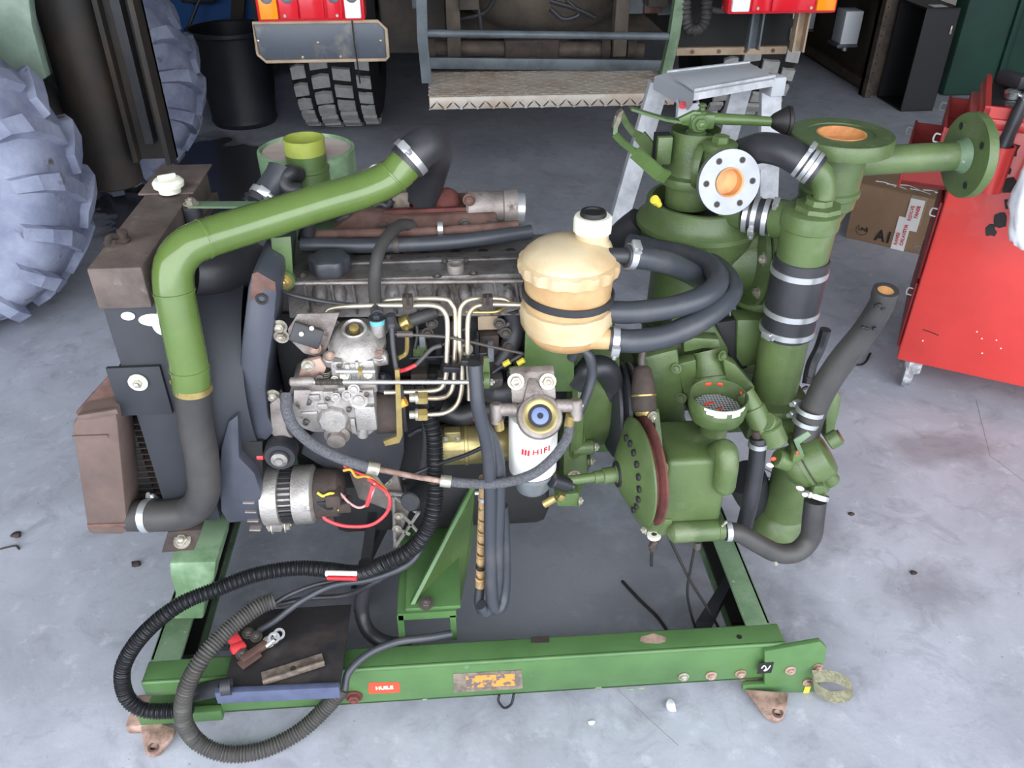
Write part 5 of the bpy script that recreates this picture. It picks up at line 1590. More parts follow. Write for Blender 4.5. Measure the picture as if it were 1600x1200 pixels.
# lower angular skirt and scalloped seam flange
put('lower_skirt', G().lathe(bc + V((0, 0, zb0 + 0.036)), Z_, [(0, 0.070), (0.0, 0.082), (0.006, 0.084), (0.030, 0.0865), (0.044, 0.084), (0.046, 0.074)], 14, closed=True), 'bottle_pale', eb_)
vs, fs = [], []
n_ = 96
for (z, r0, amp) in ((0.148, 0.076, 0), (0.146, 0.0875, 0.35), (0.157, 0.0885, 1), (0.166, 0.0880, 0.8), (0.170, 0.082, 0)):
    for k in range(n_):
        a_ = 2 * PI * k / n_
        r_ = r0 + amp * 0.0022 * (1 if math.cos(16 * a_) > 0 else -1)
        vs.append(bc + V((math.cos(a_) * r_, math.sin(a_) * r_, zb0 + z - amp * 0.002 * math.cos(16 * a_))))
for i in range(4):
    for k in range(n_):
        fs.append((i * n_ + k, i * n_ + (k + 1) % n_, (i + 1) * n_ + (k + 1) % n_, (i + 1) * n_ + k))
put('seam_flange', G().add(vs, fs), 'bottle_pale', eb_)
put('upper_shell', G().lathe(bc + V((0, 0, zb0 + 0.168)), Z_, [(0, 0.083), (0.008, 0.080), (0.020, 0.066), (0.028, 0.050), (0.032, 0.03), (0.033, 0)], 40), 'bottle_pale', eb_)
put('strap', G().lathe(bc + V((0, 0, zb0 + 0.094)), (0.06, 0.0, 1), [(0, 0.079), (0, 0.083), (0.013, 0.083), (0.013, 0.079)], 40, closed=True), 'rubber', eb_)
nk = V((P(926, 352, Y=0.125).x, 0.125, zb0 + 0.185))
put('neck', G().lathe(nk - Z_ * 0.01, Z_, [(0, 0.040), (0.014, 0.034), (0.020, 0.029), (0.034, 0.029)], 28), 'bottle_pale', eb_)
cp_ = put('filler_cap', G().lathe(nk + Z_ * 0.024, Z_, [(0, 0.030), (0.002, 0.0335), (0.026, 0.0335), (0.030, 0.030), (0.030, 0.024), (0.030, 0)], 12), 'cap_white', eb_)
put('cap_disc', G().lathe(nk + Z_ * 0.052, Z_, [(0, 0.0225), (0.006, 0.023), (0.010, 0.021), (0.010, 0.016), (0.007, 0.015), (0.007, 0)], 28), 'print_black', eb_)
put('outlet', G().cyl(P(885, 528, Y=0.06), P(952, 530, Y=0.06), 0.019, 18), 'bottle', eb_)
put('outlet', G().cyl(P(950, 400, Y=0.10), P(985, 400, Y=0.10), 0.014, 16), 'rubber', eb_)
bp_ = put('bottle_bracket', PPOLY([(821, 515), (897, 530), (897, 612), (822, 612), (818, 590), (795, 585), (795, 575), (819, 570)], 0.125, 0.006, 0.001), 'green_paint', mp)
# coolant hoses
hoses = (
    ([(978, 400, .10), (1000, 402, .105), (1040, 410, .13), (1075, 425, .18), (1095, 437, .24), (1100, 445, .30)], 0.0205),
    ([(945, 487, .09), (990, 488, .08), (1050, 480, .08), (1098, 464, .10), (1121, 442, .14), (1112, 418, .20), (1075, 400, .26), (1020, 388, .32), (985, 380, .36)], 0.0205),
    ([(952, 530, .06), (990, 533, .055), (1040, 525, .06), (1095, 500, .085), (1135, 468, .13), (1142, 445, .18), (1120, 418, .26), (1080, 398, .32), (1040, 380, .38)], 0.0215))
for k, (L, r) in enumerate(hoses):
    h = put('coolant_hose', G().tube(PL(L), r, 18, 8), 'rubber_hose', mp)
    if k != 1:
        a, b2 = P(*L[0][:2], Y=L[0][2]), P(*L[1][:2], Y=L[1][2])
        clamp(h, a.lerp(b2, 0.25 if k == 2 else 0.35), b2 - a, r, 0.012, ang=1.9 if k == 2 else 0.4)
put('hose_tie', G().lathe(P(1122, 442, Y=0.14), (0.3, -0.5, 1), [(0, 0.023), (0.003, 0.024), (0.003, 0.022)], 20, closed=True), 'print_black', mp)

# ------------------------------------------------------------------ fuel filter
fx = P(836, 700, Y=0.03)
fz = lambda py: P(836, py, Y=-0.005).z
fcx = V((P(833, 700, Y=0.03).x, 0.035, 0))
ztop, zbot = fz(668), fz(752)
rF = 0.046
ff = put('fuel_filter', G().lathe(fcx + V((0, 0, zbot)), Z_, [(0, rF * 0.92), (0.004, rF), (ztop - zbot - 0.006, rF), (ztop - zbot, rF * 0.93), (ztop - zbot, 0)], 36), 'filter_white', mp, 'white canister with red lettering')
# lettering wrapped round the canister
me = text_mesh('HIFI', 0.017, 0.0002, 0.0004, spacing=1.25)
zc = P(840, 706, Y=-0.01).z
for v_ in me.vertices:
    th_ = v_.co.x / rF + 0.26
    rr_ = rF + 0.0004 + v_.co.z
    v_.co = V((fcx.x + math.sin(th_) * rr_, fcx.y - math.cos(th_) * rr_, zc + v_.co.y + v_.co.x * 0.06))
put('lettering', me, 'print_red', ff, smooth=0)
g = G()
for k in range(3):
    th_ = -0.52 + k * 0.125
    p0 = V((fcx.x + math.sin(th_) * (rF + 0.0003), fcx.y - math.cos(th_) * (rF + 0.0003), zc - 0.003))
    tg = V((math.cos(th_), math.sin(th_), 0))
    g.prism([p0 - tg * 0.0024 - Z_ * 0.0060, p0 + tg * 0.0016 - Z_ * 0.0060, p0 + tg * 0.0024 + Z_ * 0.0070, p0 - tg * 0.0016 + Z_ * 0.0070], V((math.sin(th_), -math.cos(th_), 0)) * 0.0005)
put('logo_bars', g, 'print_red', ff, smooth=0)
bw = put('sediment_bowl', G().lathe(fcx + V((0, 0, zbot - 0.052)), Z_, [(0, 0.0), (0, 0.016), (0.003, 0.030), (0.012, 0.036), (0.040, 0.042), (0.046, 0.045), (0.052, 0.045)], 32), 'bowl_grey', ff)
put('drain_tap', G().box(P(877, 776, Y=0.0), (0.012, 0.012, 0.014), (0, 0.5, 0), 0.002).cyl(P(868, 778, Y=0.0), P(850, 788, Y=0.0), 0.008, 12), 'brass', ff)
put('water_sensor', G().cyl(P(862, 750, Y=0.0), P(888, 758, Y=0.01), 0.015, 18, 0.002).cyl(P(886, 757, Y=0.01), P(895, 760, Y=0.01), 0.010, 12), 'black_plastic', ff)
fn = V((0.02, -0.72, 0.72)).normalized()
hc = P(844, 650, Y=-0.012)
fh = put('filter_head', G().lathe(hc - fn * 0.028, fn, [(0, 0.036), (0.010, 0.041), (0.020, 0.0415), (0.026, 0.039), (0.028, 0.033), (0.027, 0.022)], 36), 'cast_alu_dull', mp)
put('head_ring', G().lathe(hc - fn * 0.001, fn, [(0, 0.032), (0.003, 0.032), (0.004, 0.026), (0.001, 0.020)], 36), 'gold_zinc', fh)
put('primer_ring', G().lathe(hc, fn, [(-0.006, 0.021), (0.003, 0.021), (0.003, 0.0165), (0.001, 0.0165)], 30), 'print_black', fh)
put('primer_button', G().lathe(hc, fn, [(-0.004, 0.016), (0.001, 0.016), (0.002, 0.013), (0.002, 0.006), (0.003, 0.005), (0.003, 0)], 28), 'lamp_blue', fh)
put('button_centre', G().lathe(hc + fn * 0.003, fn, [(0, 0.0055), (0.0006, 0.005), (0.0006, 0)], 16), 'print_black', fh)
put('mount_bracket', G().prism(PL([(797, 583, .045), (866, 580, .045), (869, 625, .02), (800, 632, .02)]), (0, 0.012, 0.006), 0.002), 'cast_alu_dull', fh)
put('bracket_web', G().prism(PL([(826, 590, .04), (838, 590, .04), (862, 640, .0), (815, 640, .0)]), (0, 0.02, -0.01), 0.002), 'cast_alu_dull', fh)
for px in (806, 856):
    bolt(fh, P(px, 596, Y=0.030), (0, -1, 0.4), 0.0105, 'bolt_zinc')
for (x0, x1, py) in ((808, 775, 640), (868, 900, 634)):
    put('banjo_arm', G().cyl(P(x0, py, Y=0.01), P(x1, py, Y=0.01), 0.012, 14, 0.002).cyl(P(x1, py - 10, Y=0.01), P(x1, py + 22, Y=0.0), 0.0115, 14, 0.002), 'cast_alu_dull', fh)
bolt(fh, P(903, 634, Y=0.01), X_, 0.008, 'bolt_zinc')
put('hose_ferrule', G().cyl(P(892, 648, Y=0.0), P(889, 668, Y=0.0), 0.0095, 14), 'brass', fh)
put('hose_ferrule', G().cyl(P(778, 655, Y=0.0), P(780, 670, Y=0.0), 0.0095, 14), 'brass', fh)
# braided fuel line with a bare tube in it
bh = put('braided_hose', G().tube(PL([(448, 615, .05), (448, 640, .03), (460, 668, .02), (490, 695, .01), (530, 715, .005), (575, 730, .0), (592, 733, .0)]), 0.0105, 14, 8), 'braided', mp)
put('hose_ferrule', G().cyl(P(574, 730, Y=0.0), P(592, 734, Y=0.0), 0.0122, 14), 'bolt_zinc', bh)
put('bare_tube', G().tube(PL([(590, 733, 0), (640, 743, -.005), (692, 752, -.01)]), 0.0055, 10), 'rust_pale', bh)
bh = put('braided_hose', G().tube(PL([(690, 751, -.01), (730, 755, -.015), (780, 755, -.03), (830, 742, -.04), (865, 715, -.035), (886, 685, -.015), (890, 665, 0)]), 0.0095, 14, 8), 'braided', mp)
put('hose_ferrule', G().cyl(P(688, 751, Y=-0.01), P(705, 753, Y=-0.012), 0.0118, 14), 'bolt_zinc', bh)

# ------------------------------------------------------------------ hanging hoses in the middle
for L, r, mt in (([(742, 570, .0), (744, 600, -.01), (748, 640, -.02), (762, 700, -.02), (766, 760, -.02), (766, 850, -.03), (768, 920, -.05), (772, 948, -.055), (782, 948, -.05), (788, 920, -.03), (788, 850, -.01), (784, 790, .0)], 0.0125, 'rubber_hose'),
                 ([(750, 650, .0), (770, 690, -.005), (780, 740, -.01), (778, 850, -.025), (776, 920, -.04), (762, 955, -.05), (752, 945, -.05)], 0.0122, 'rubber_hose'),
                 ([(893, 560, .10), (905, 545, .09), (920, 555, .08), (925, 585, .08), (915, 620, .07), (902, 650, .06)], 0.0095, 'rubber_hose')):
    put('hanging_hose', G().tube(PL(L), r, 14, 8), mt, mp)
th = put('taped_hose', G().tube(PL([(756, 745, .03), (755, 790, .02), (752, 860, .0), (750, 920, -.02)]), 0.0095, 14), 'tan_tape', mp)
for k in range(6):
    q = P(754.5 - k * 0.9, 815 + k * 18, Y=0.012 - k * 0.006)
    put('tape_turn', G().lathe(q, (0.1, -0.2, 1), [(0, 0.0096), (0.001, 0.0103), (0.009, 0.0103), (0.010, 0.0096)], 16, closed=True), 'tan_tape' if k != 4 else 'print_black', th)
put('hose_end', G().tube(PL([(750, 918, -.02), (748, 940, -.03), (752, 955, -.035)]), 0.010, 14), 'rubber', th)
clamp(th, P(756, 778, Y=0.022), (0, 0.1, 1), 0.0095, 0.008, ang=1.5)
clamp(th, P(756, 793, Y=0.02), (0, 0.1, 1), 0.0095, 0.006, 'brass', screw=False)
put('cap_piece', G().cyl(P(741, 568, Y=0.0), P(741, 582, Y=0.0), 0.0115, 14), 'black_metal', mp)
put('white_band', G().cyl(P(741, 578, Y=-0.001), P(741, 592, Y=-0.003), 0.0112, 14), 'clamp_steel', mp)
put('cable_tie', G().tube(PL([(630, 748, .04), (680, 727, .03), (730, 710, 0), (765, 693, -.02)]), 0.004, 8), 'black_plastic', mp)

# ------------------------------------------------------------------ wiring looms and conduits
rib = lambda r, am, fq: (lambda i, n, L: r + am * math.sin(L * fq))
L1 = PL([(668, 640, .08), (678, 680, .06), (680, 740, .03), (678, 790, .0), (666, 830, -.02), (640, 860, -.03), (600, 880, -.04)])
put('wiring_loom', G().tube(L1, rib(0.0150, 0.0016, 1150), 12, step=0.0012), 'black_conduit', mp)
L1b = PZ([(600, 880, .37), (560, 895, .34), (510, 890, .33), (460, 888, .33), (400, 898, .33), (340, 920, .32), (280, 945, .31), (225, 990, .27), (193, 1040, .21), (196, 1085, .15), (222, 1108, .115), (265, 1111, .105), (300, 1105, .11)])
lo = put('wiring_conduit', G().tube(L1b, rib(0.0150, 0.0016, 1150), 12, step=0.0012), 'black_conduit', mp, 'black ribbed conduit looping off the frame')
L2 = PZ([(428, 938, .26), (400, 950, .26), (355, 985, .25), (315, 1030, .23), (290, 1080, .18), (287, 1125, .11), (310, 1160, .05), (355, 1178, .022), (410, 1172, .018), (465, 1145, .03), (505, 1110, .06), (535, 1075, .10)])
put('battery_conduit', G().tube(L2, rib(0.0162, 0.0019, 1000), 12, step=0.0013), 'grey_conduit', mp, 'grey ribbed conduit resting on the floor')
put('wire_label', G().cyl(P(510, 896, Z=0.375), P(556, 897, Z=0.385), 0.0062, 10), 'print_white', mp)
put('wire_label', G().cyl(P(512, 903, Z=0.375), P(557, 904, Z=0.385), 0.0045, 10), 'print_red', mp)
for L, r in (([(405, 985, .195), (430, 970, .22), (470, 940, .26), (520, 915, .29), (580, 905, .32), (640, 880, .36), (665, 840, .40)], 0.0065),
             ([(425, 945, .25), (455, 928, .26), (500, 912, .28), (560, 903, .31), (600, 890, .34)], 0.005),
             ([(420, 948, .24), (480, 935, .22), (540, 930, .24), (585, 910, .30), (640, 878, .35)], 0.0055),
             ([(538, 1078, .15), (545, 1050, .175), (575, 1022, .19), (620, 1003, .20), (670, 996, .19), (705, 990, .18)], 0.0078),
             ([(330, 1010, .15), (350, 1012, .17), (362, 1010, .195)], 0.006)):
    put('battery_cable', G().tube(PZ(L), r, 10), 'rubber_hose' if r > 0.006 else 'rubber', mp)
put('drain_hose', G().tube(PZ([(572, 880, .30), (568, 920, .22), (565, 955, .16), (575, 985, .13), (600, 1003, .12), (640, 1010, .10)]), 0.016, 14), 'rubber', mp)
put('cable_tie', G().lathe(P(615, 875, Z=0.38), (1, 0, 0.5), [(0, 0.014), (0, 0.016), (0.005, 0.016), (0.005, 0.014)], 16, closed=True), 'black_plastic', mp)
put('support_leg', G().prism([P(575, 800, Y=0.2), P(590, 800, Y=0.2), P(570, 960, Y=0.2), P(552, 960, Y=0.2)], (0, 0.04, 0)), 'engine_dark', mp, smooth=0)
put('support_leg', G().prism([P(600, 815, Y=0.24), P(612, 815, Y=0.24), P(560, 920, Y=0.24), P(548, 920, Y=0.24)], (0, 0.04, 0)), 'engine_dark', mp, smooth=0)
# radiator foot on the left rail
q0 = P(288, 850, Y=0.06)
fb = put('radiator_foot', PPOLY([(252, 864), (262, 832), (315, 828), (303, 860)], 0.02, 0.09, 0.002), 'rust_dark', mp)
bolt(fb, P(285, 845, Y=0.015), (0, -0.6, 1), 0.0115, 'bolt_zinc')
put('foot_block', G().prism(PL([(264, 880, .075), (338, 878, .075), (335, 905, .07), (322, 930, .065), (318, 968, .06), (268, 968, .06), (274, 930, .065), (266, 905, .07)]), (0, 0.15, 0), 0.006), 'green_pale', mp)

# ------------------------------------------------------------------ bell housing and drive
bhc = V((0.215, 0.31, 0.60))
g = G().lathe(bhc, X_, [(0, 0.10), (0, 0.205), (0.010, 0.21), (0.022, 0.205), (0.030, 0.19), (0.075, 0.165), (0.105, 0.15), (0.11, 0.10)], 48)
bh_ = put('bell_housing', g, 'green_cast', mp)
for k in range(10):
    a_ = PI + 0.3 + k * 0.36
    d = V((0, math.cos(a_), math.sin(a_)))
    q = bhc + d * 0.196 + X_ * 0.02
    put('housing_lug', G().cyl(q - X_ * 0.015, q + X_ * 0.03, 0.016, 14, 0.003), 'green_cast', bh_)
    bolt(bh_, q + X_ * 0.03, X_, 0.009, 'bolt_zinc')
put('housing_ribs', PPOLY([(880, 690), (915, 680), (920, 740), (905, 780), (880, 770)], 0.12, 0.08, 0.006), 'green_cast', bh_)
put('housing_foot', PPOLY([(868, 775), (905, 770), (905, 792), (870, 792)], 0.06, 0.08, 0.004), 'green_paint', bh_)
bolt(bh_, P(903, 782, Y=0.065), X_, 0.009, 'bolt_zinc')
bolt(bh_, P(897, 742, Y=0.08), -Y_, 0.009, 'bolt_zinc')
# drive pulley behind
dpc = P(955, 640, Y=0.20)
dpl = put('drive_pulley', G().lathe(dpc, X_, [(-0.01, 0), (-0.01, 0.085), (0, 0.10), (0.006, 0.10), (0.012, 0.086), (0.018, 0.10), (0.026, 0.10), (0.026, 0.08), (0.02, 0.07), (0.02, 0)], 40), 'black_metal', mp)
put('pulley_groove', G().lathe(dpc, X_, [(0.03, 0.06), (0.036, 0.098), (0.042, 0.098), (0.042, 0.0)], 40), 'cast_alu_dull', dpl)
# primer pulley: dished green disc with rusty groove
ppc = V((0.325, 0.03, P(985, 738, Y=0.03).z))
RP = 0.108
PA = V((0.99, 0.12, 0)).normalized()
pp = put('primer_pulley', G().lathe(ppc, PA, [(-0.035, 0.0), (-0.035, 0.014), (-0.030, 0.020), (-0.024, 0.042), (0.0, RP - 0.02), (0.006, RP - 0.004), (0.009, RP), (0.013, RP - 0.001), (0.018, RP - 0.018), (0.018, 0)], 56), 'green_cast', mp)
put('belt_groove', G().lathe(ppc, PA, [(0.0135, RP - 0.004), (0.019, RP - 0.018), (0.023, RP - 0.018), (0.031, RP), (0.035, RP), (0.037, RP - 0.006), (0.037, 0.02)], 56), 'rust_red', pp)
for k in range(9):
    a_ = -1.9 + k * 0.33
    q = ppc - PA * 0.0085 + V((-0.12 * math.cos(a_ + PI) * 0.072, 0.99 * math.cos(a_ + PI) * 0.072, math.sin(a_ + PI) * 0.072))
    put('pulley_hole', G().cyl(q, q - PA * 0.0045, 0.0068, 12), 'engine_dark', pp)
put('hub_hole', G().lathe(ppc, PA, [(-0.032, 0.026), (-0.0275, 0.026), (-0.0275, 0.0)], 24), 'engine_dark', pp)
put('hub_boss', G().lathe(ppc - PA * 0.078, PA, [(0, 0.008), (0.002, 0.012), (0.018, 0.012), (0.02, 0.016), (0.036, 0.016), (0.05, 0.014)], 24), 'green_cast', pp)
put('drive_shaft', G().cyl(ppc - PA * 0.14, ppc - PA * 0.075, 0.0095, 16), 'green_cast', pp)
# primer pump body
fzt, fzb = P(1088, 720, Y=0.0).z, P(1088, 838, Y=0.0).z
x0, x1 = P(1035, 780, Y=0.0).x, P(1132, 780, Y=0.0).x
pb = put('primer_pump', G().bx(x0, x1, 0.0, 0.135, fzb, fzt, 0.012, 3), 'green_cast', mp)
put('end_cover', G().lathe(V((x0 - 0.028, 0.065, (fzt + fzb) / 2)), X_, [(0, 0.05), (0, 0.098), (0.004, 0.102), (0.024, 0.102), (0.030, 0.095)], 40), 'green_cast', pb)
put('cover_flange', PPOLY([(1012, 812), (1050, 812), (1054, 832), (1014, 832)], -0.005, 0.03, 0.003), 'green_cast', pb)
bolt(pb, P(1008, 827, Y=0.0), -X_, 0.008, 'bolt_zinc')
put('stud', G().cyl(P(1010, 710, Y=0.04), P(1032, 710, Y=0.04), 0.010, 14, 0.002), 'green_cast', pb)
bolt(pb, P(1010, 710, Y=0.04), -X_, 0.008, 'green_cast')
put('side_eye', G().pipe(P(1031, 731, Y=-0.01), P(1031, 731, Y=0.01), 0.016, 0.009), 'green_cast', pb)
og = G().lathe(P(1045, 832, Y=-0.01), X_, [(-0.004, 0.0), (0.0, 0.014), (0.008, 0.022), (0.098, 0.022), (0.10, 0.020), (0.112, 0.019)], 26)
put('outlet_pipe', og, 'green_cast', pb)
g = G().tube(PL([(1120, 708, .03), (1133, 704, .0), (1136, 725, -.012), (1132, 755, -.008)]), 0.022, 18, 8).ball(P(1132, 757, Y=-0.008), 0.022, 16)
put('transfer_elbow', g, 'green_cast', pb)
bwc = P(1120, 640, Y=0.09)
bwl = put('oil_bowl', G().lathe(bwc - Z_ * 0.022, Z_, [(0, 0.030), (0.006, 0.050), (0.014, 0.054), (0.030, 0.0545), (0.031, 0.057), (0.056, 0.0565), (0.058, 0.055), (0.056, 0.0525), (0.012, 0.050), (0.012, 0)], 44), 'green_cast', pb)
put('bowl_stem', G().cyl(bwc - Z_ * 0.075, bwc - Z_ * 0.02, 0.027, 24), 'green_cast', pb)
g = G()
zg = bwc.z + 0.018
for k in range(-7, 8):
    d = 0.0062 * k
    hl = math.sqrt(max(0.0001, 0.047 ** 2 - d * d))
    g.tube([bwc + V((d, -hl, 0.004)), bwc + V((d, hl, 0.004))], 0.0011, 5, sub=1)
    g.tube([bwc + V((-hl, d, 0.004)), bwc + V((hl, d, 0.004))], 0.0011, 5, sub=1)
put('bowl_mesh', g, 'clamp_steel', bwl)
put('bowl_floor', G().lathe(bwc - Z_ * 0.009, Z_, [(0, 0.0495), (0.001, 0.048), (0.001, 0)], 30), 'print_black', bwl)
g = G()
for (a_, w_, h_) in ((-2.10, 0.16, 0.012), (-1.78, 0.20, 0.015), (-1.48, 0.12, 0.007), (-1.22, 0.16, 0.016), (-1.02, 0.10, 0.008), (-1.6, 0.75, 0.005)):
    g.lathe(bwc + Z_ * (0.035 - h_), Z_, [(0, 0.0568), (0.003, 0.0572), (h_, 0.0572), (h_, 0.0562)], 8, closed=True, a0=a_ - w_, a1=a_ + w_, up=X_)
put('paint_drips', g, 'print_white', bwl)
for (a_, s) in ((1.7, .008), (1.25, .006), (0.3, .004)):
    put('red_paint', G().ball(bwc + V((math.cos(a_) * 0.0505, math.sin(a_) * 0.0505, 0.027)), (s, 0.0015, 0.004), 8, Matrix.Rotation(a_ + PI / 2, 3, 'Z')), 'sticker_red', bwl)
for (dx_, dy_) in ((-0.018, 0.012), (-0.008, 0.016), (0.004, -0.004)):
    put('red_paint', G().ball(bwc + V((dx_, dy_, 0.0055)), (0.007, 0.004, 0.0015), 8), 'sticker_red', bwl)
# drain taps and thin tubes under the primer
tp = put('drain_cock', G().cyl(P(1022, 835, Y=0.01), P(1020, 858, Y=0.01), 0.0085, 12).cyl(P(1026, 845, Y=0.0), P(1016, 856, Y=-0.005), 0.006, 10), 'rust_dark', mp)
put('washer', G().pipe(P(1022, 834, Y=0.01), P(1022, 838, Y=0.01), 0.014, 0.006), 'cap_white', tp)
put('drain_tube', G().tube(PL([(1019, 858, .01), (1018, 872, .01), (1018, 884, .01)]), 0.0035, 8), 'print_black', mp)
put('drain_cock', G().cyl(P(1090, 846, Y=0.0), P(1089, 856, Y=0.0), 0.008, 12), 'bolt_dark', mp)
put('drain_tube', G().tube(PL([(1085, 858, .02), (1079, 890, .02), (1074, 925, .02), (1080, 960, .03), (1088, 985, .04)]), 0.0032, 8), 'print_black', mp)
put('drain_tube', G().tube(PL([(1045, 838, .04), (1062, 875, .03), (1080, 910, .02), (1105, 950, .02), (1128, 990, .03)]), 0.0032, 8), 'print_black', mp)
# brown solenoid and its fork
sl_ = PL([(1003, 572, .16), (1008, 655, .10)])
d = (sl_[1] - sl_[0]).normalized()
so = put('solenoid', G().lathe(sl_[0], d, [(0, 0.012), (0.006, 0.018), (0.03, 0.021), (0.036, 0.0225), (0.085, 0.0245), (0.09, 0.021), (0.10, 0.015)], 24), 'rust_dark', mp)
put('solenoid_band', G().lathe(sl_[0] + d * 0.055, d, [(0, 0.0225), (0.001, 0.025), (0.004, 0.025), (0.005, 0.0225)], 24, closed=True), 'brass', so)
put('solenoid_tip', G().lathe(sl_[0] + d * 0.09, d, [(0, 0.021), (0.008, 0.019), (0.01, 0.006), (0.022, 0.005), (0.022, 0)], 18), 'brass', so)
put('solenoid_neck', G().tube([sl_[0] - d * 0.035 + V((0.004, 0, 0)), sl_[0] - d * 0.015, sl_[0]], 0.008, 10), 'bolt_dark', so)
for (x0_, x1_) in ((1003, 1011), (1022, 1030)):
    put('fork_arm', G().prism(PL([(x0_, 645, .10), (x1_, 645, .10), (x1_ + 6, 702, .05), (x0_ + 6, 702, .05)]), (0, 0.008, 0.004)), 'green_cast', so, smooth=0)
bolt(so, P(1018, 652, Y=0.09), (0.6, -1, 0.2), 0.009, 'bolt_zinc')

# ------------------------------------------------------------------ main pump
pc_ = V((P(1088, 360, Y=0.40).x, 0.40, 0))
zz = lambda py: P(1088, py, Y=0.40).z
zv0, zv1 = zz(420), zz(300)
zrim = P(1075, 342, Y=0.292).z
zrdg = P(1075, 388, Y=0.272).z
vol = put('pump_volute', G().lathe(pc_ + V((0, 0, zrdg)), Z_, [(-0.10, 0.085), (-0.06, 0.10), (-0.03, 0.116), (-0.004, 0.122), (-0.002, 0.128), (0.008, 0.128), (0.012, 0.122), (0.024, 0.112), (zrim - zrdg - 0.003, 0.109), (zrim - zrdg, 0.106), (zrim - zrdg, 0.098), (zrim - zrdg - 0.028, 0.094), (zrim - zrdg - 0.030, 0.0)], 56), 'green_cast', mp)
put('recess_floor', G().lathe(pc_ + V((0, 0, zrim - 0.0285)), Z_, [(0, 0.090), (0.001, 0.090), (0.001, 0)], 40), 'engine_dark', vol)
put('pump_barrel', G().lathe(pc_ + V((0, 0, 0.50)), Z_, [(0, 0.11), (0.05, 0.115), (0.06, 0.10), (0.16, 0.092), (0.17, 0.10), (0.185, 0.10), (0.19, 0.088), (0.34, 0.085)], 44), 'green_cast', vol)
zf = zrim - 0.03
for k in range(6):
    a_ = PI * 0.95 + k * 0.42
    q = pc_ + V((math.cos(a_) * 0.094, math.sin(a_) * 0.094, zf + 0.002))
    put('stud', G().cyl(q, q + Z_ * 0.022, 0.009, 12), 'green_cast' if k != 1 else 'engine_dark', vol)
q = P(1030, 320, Y=0.315)
put('yellow_plug', G().lathe(q, (-0.6, -0.5, 0.7), [(0, 0.006), (0.012, 0.006), (0.012, 0.0085), (0.024, 0.009), (0.026, 0)], 14), 'yellow_plastic', vol)
# valve body on top
vb0 = pc_ + V((P(1082, 250, Y=0.40).x - pc_.x, 0, 0))
zt_ = zz(212)
zfl = P(1082, 300, Y=0.332).z + 0.018
vb = put('valve_body', G().lathe(V((vb0.x, vb0.y, zfl - 0.02)), Z_, [(-0.05, 0.046), (0.0, 0.048), (0.002, 0.066), (0.014, 0.068), (0.018, 0.066), (0.022, 0.056), (0.05, 0.050), (0.105, 0.048), (zt_ - zfl + 0.008, 0.046), (zt_ - zfl + 0.02, 0.035), (zt_ - zfl + 0.02, 0)], 40), 'green_cast', mp)
put('valve_cap', G().lathe(V((vb0.x, vb0.y, zt_ - 0.004)), Z_, [(0, 0.022), (0.012, 0.020), (0.016, 0.014), (0.03, 0.012), (0.03, 0)], 24), 'green_cast', vb)
put('name_block', PB(1027, 215, 1050, 258, 0.36, 0.03, 0.002), 'green_cast', vb)
put('block_gasket', PB(1024, 212, 1048, 258, 0.37, 0.025, 0.0), 'print_black', vb, smooth=0)
# swivel with plug and outlet flange
sw = V((P(1121, 255, Y=0.33).x, 0.33, 0))
zs0, zs1 = P(1121, 300, Y=0.33).z, P(1121, 222, Y=0.33).z
swv = put('swivel_body', G().lathe(V((sw.x, sw.y, zs0)), Z_, [(0, 0.0), (0, 0.03), (0.01, 0.036), (zs1 - zs0 - 0.014, 0.032), (zs1 - zs0 - 0.013, 0.034), (zs1 - zs0 - 0.002, 0.034), (zs1 - zs0, 0.031), (zs1 - zs0, 0)], 36), 'green_cast', mp)
put('hex_plug', G().hexa(V((sw.x, sw.y, zs1)), Z_, 0.017, 0.012), 'green_cast', swv)
put('swivel_ring', G().lathe(V((sw.x - 0.02, sw.y + 0.012, (zs0 + zs1) / 2)), (-0.8, 0.5, 0), [(0, 0.044), (0.008, 0.046), (0.014, 0.044), (0.016, 0.03)], 36), 'green_cast', swv)
fo = P(1140, 285, Y=0.265)
fnn = V((0.10, -1, 0.22)).normalized()
of = put('outlet_flange', G().lathe(fo - fnn * 0.012, fnn, [(0, 0.026), (0, 0.0605), (0.012, 0.0605), (0.012, 0.027), (0.009, 0.026)], 64, closed=True), 'flange_alu', mp, 'bright aluminium outlet flange with six holes')
put('outlet_neck', G().pipe(fo - fnn * 0.07, fo - fnn * 0.006, 0.036, 0.0262, 36), 'green_cast', of)
put('bronze_bore', G().lathe(fo - fnn * 0.026, fnn, [(0, 0.0), (0, 0.0255), (0.0265, 0.0255), (0.0285, 0.0275), (0.0275, 0.0262), (0.026, 0.0245), (0.004, 0.0245), (0.002, 0.018), (0.002, 0)], 40), 'bronze_bore', of)
a, u, v = frame(fnn)
for k in range(6):
    a_ = 2 * PI * k / 6 + PI / 6
    q = fo + (u * math.cos(a_) + v * math.sin(a_)) * 0.0455
    put('flange_hole', G().pipe(q - fnn * 0.002, q + fnn * 0.0004, 0.0062, 0.0048, 16), 'bolt_dark', of)
    put('hole_core', G().cyl(q - fnn * 0.004, q + fnn * 0.0002, 0.005, 14), 'print_black', of)
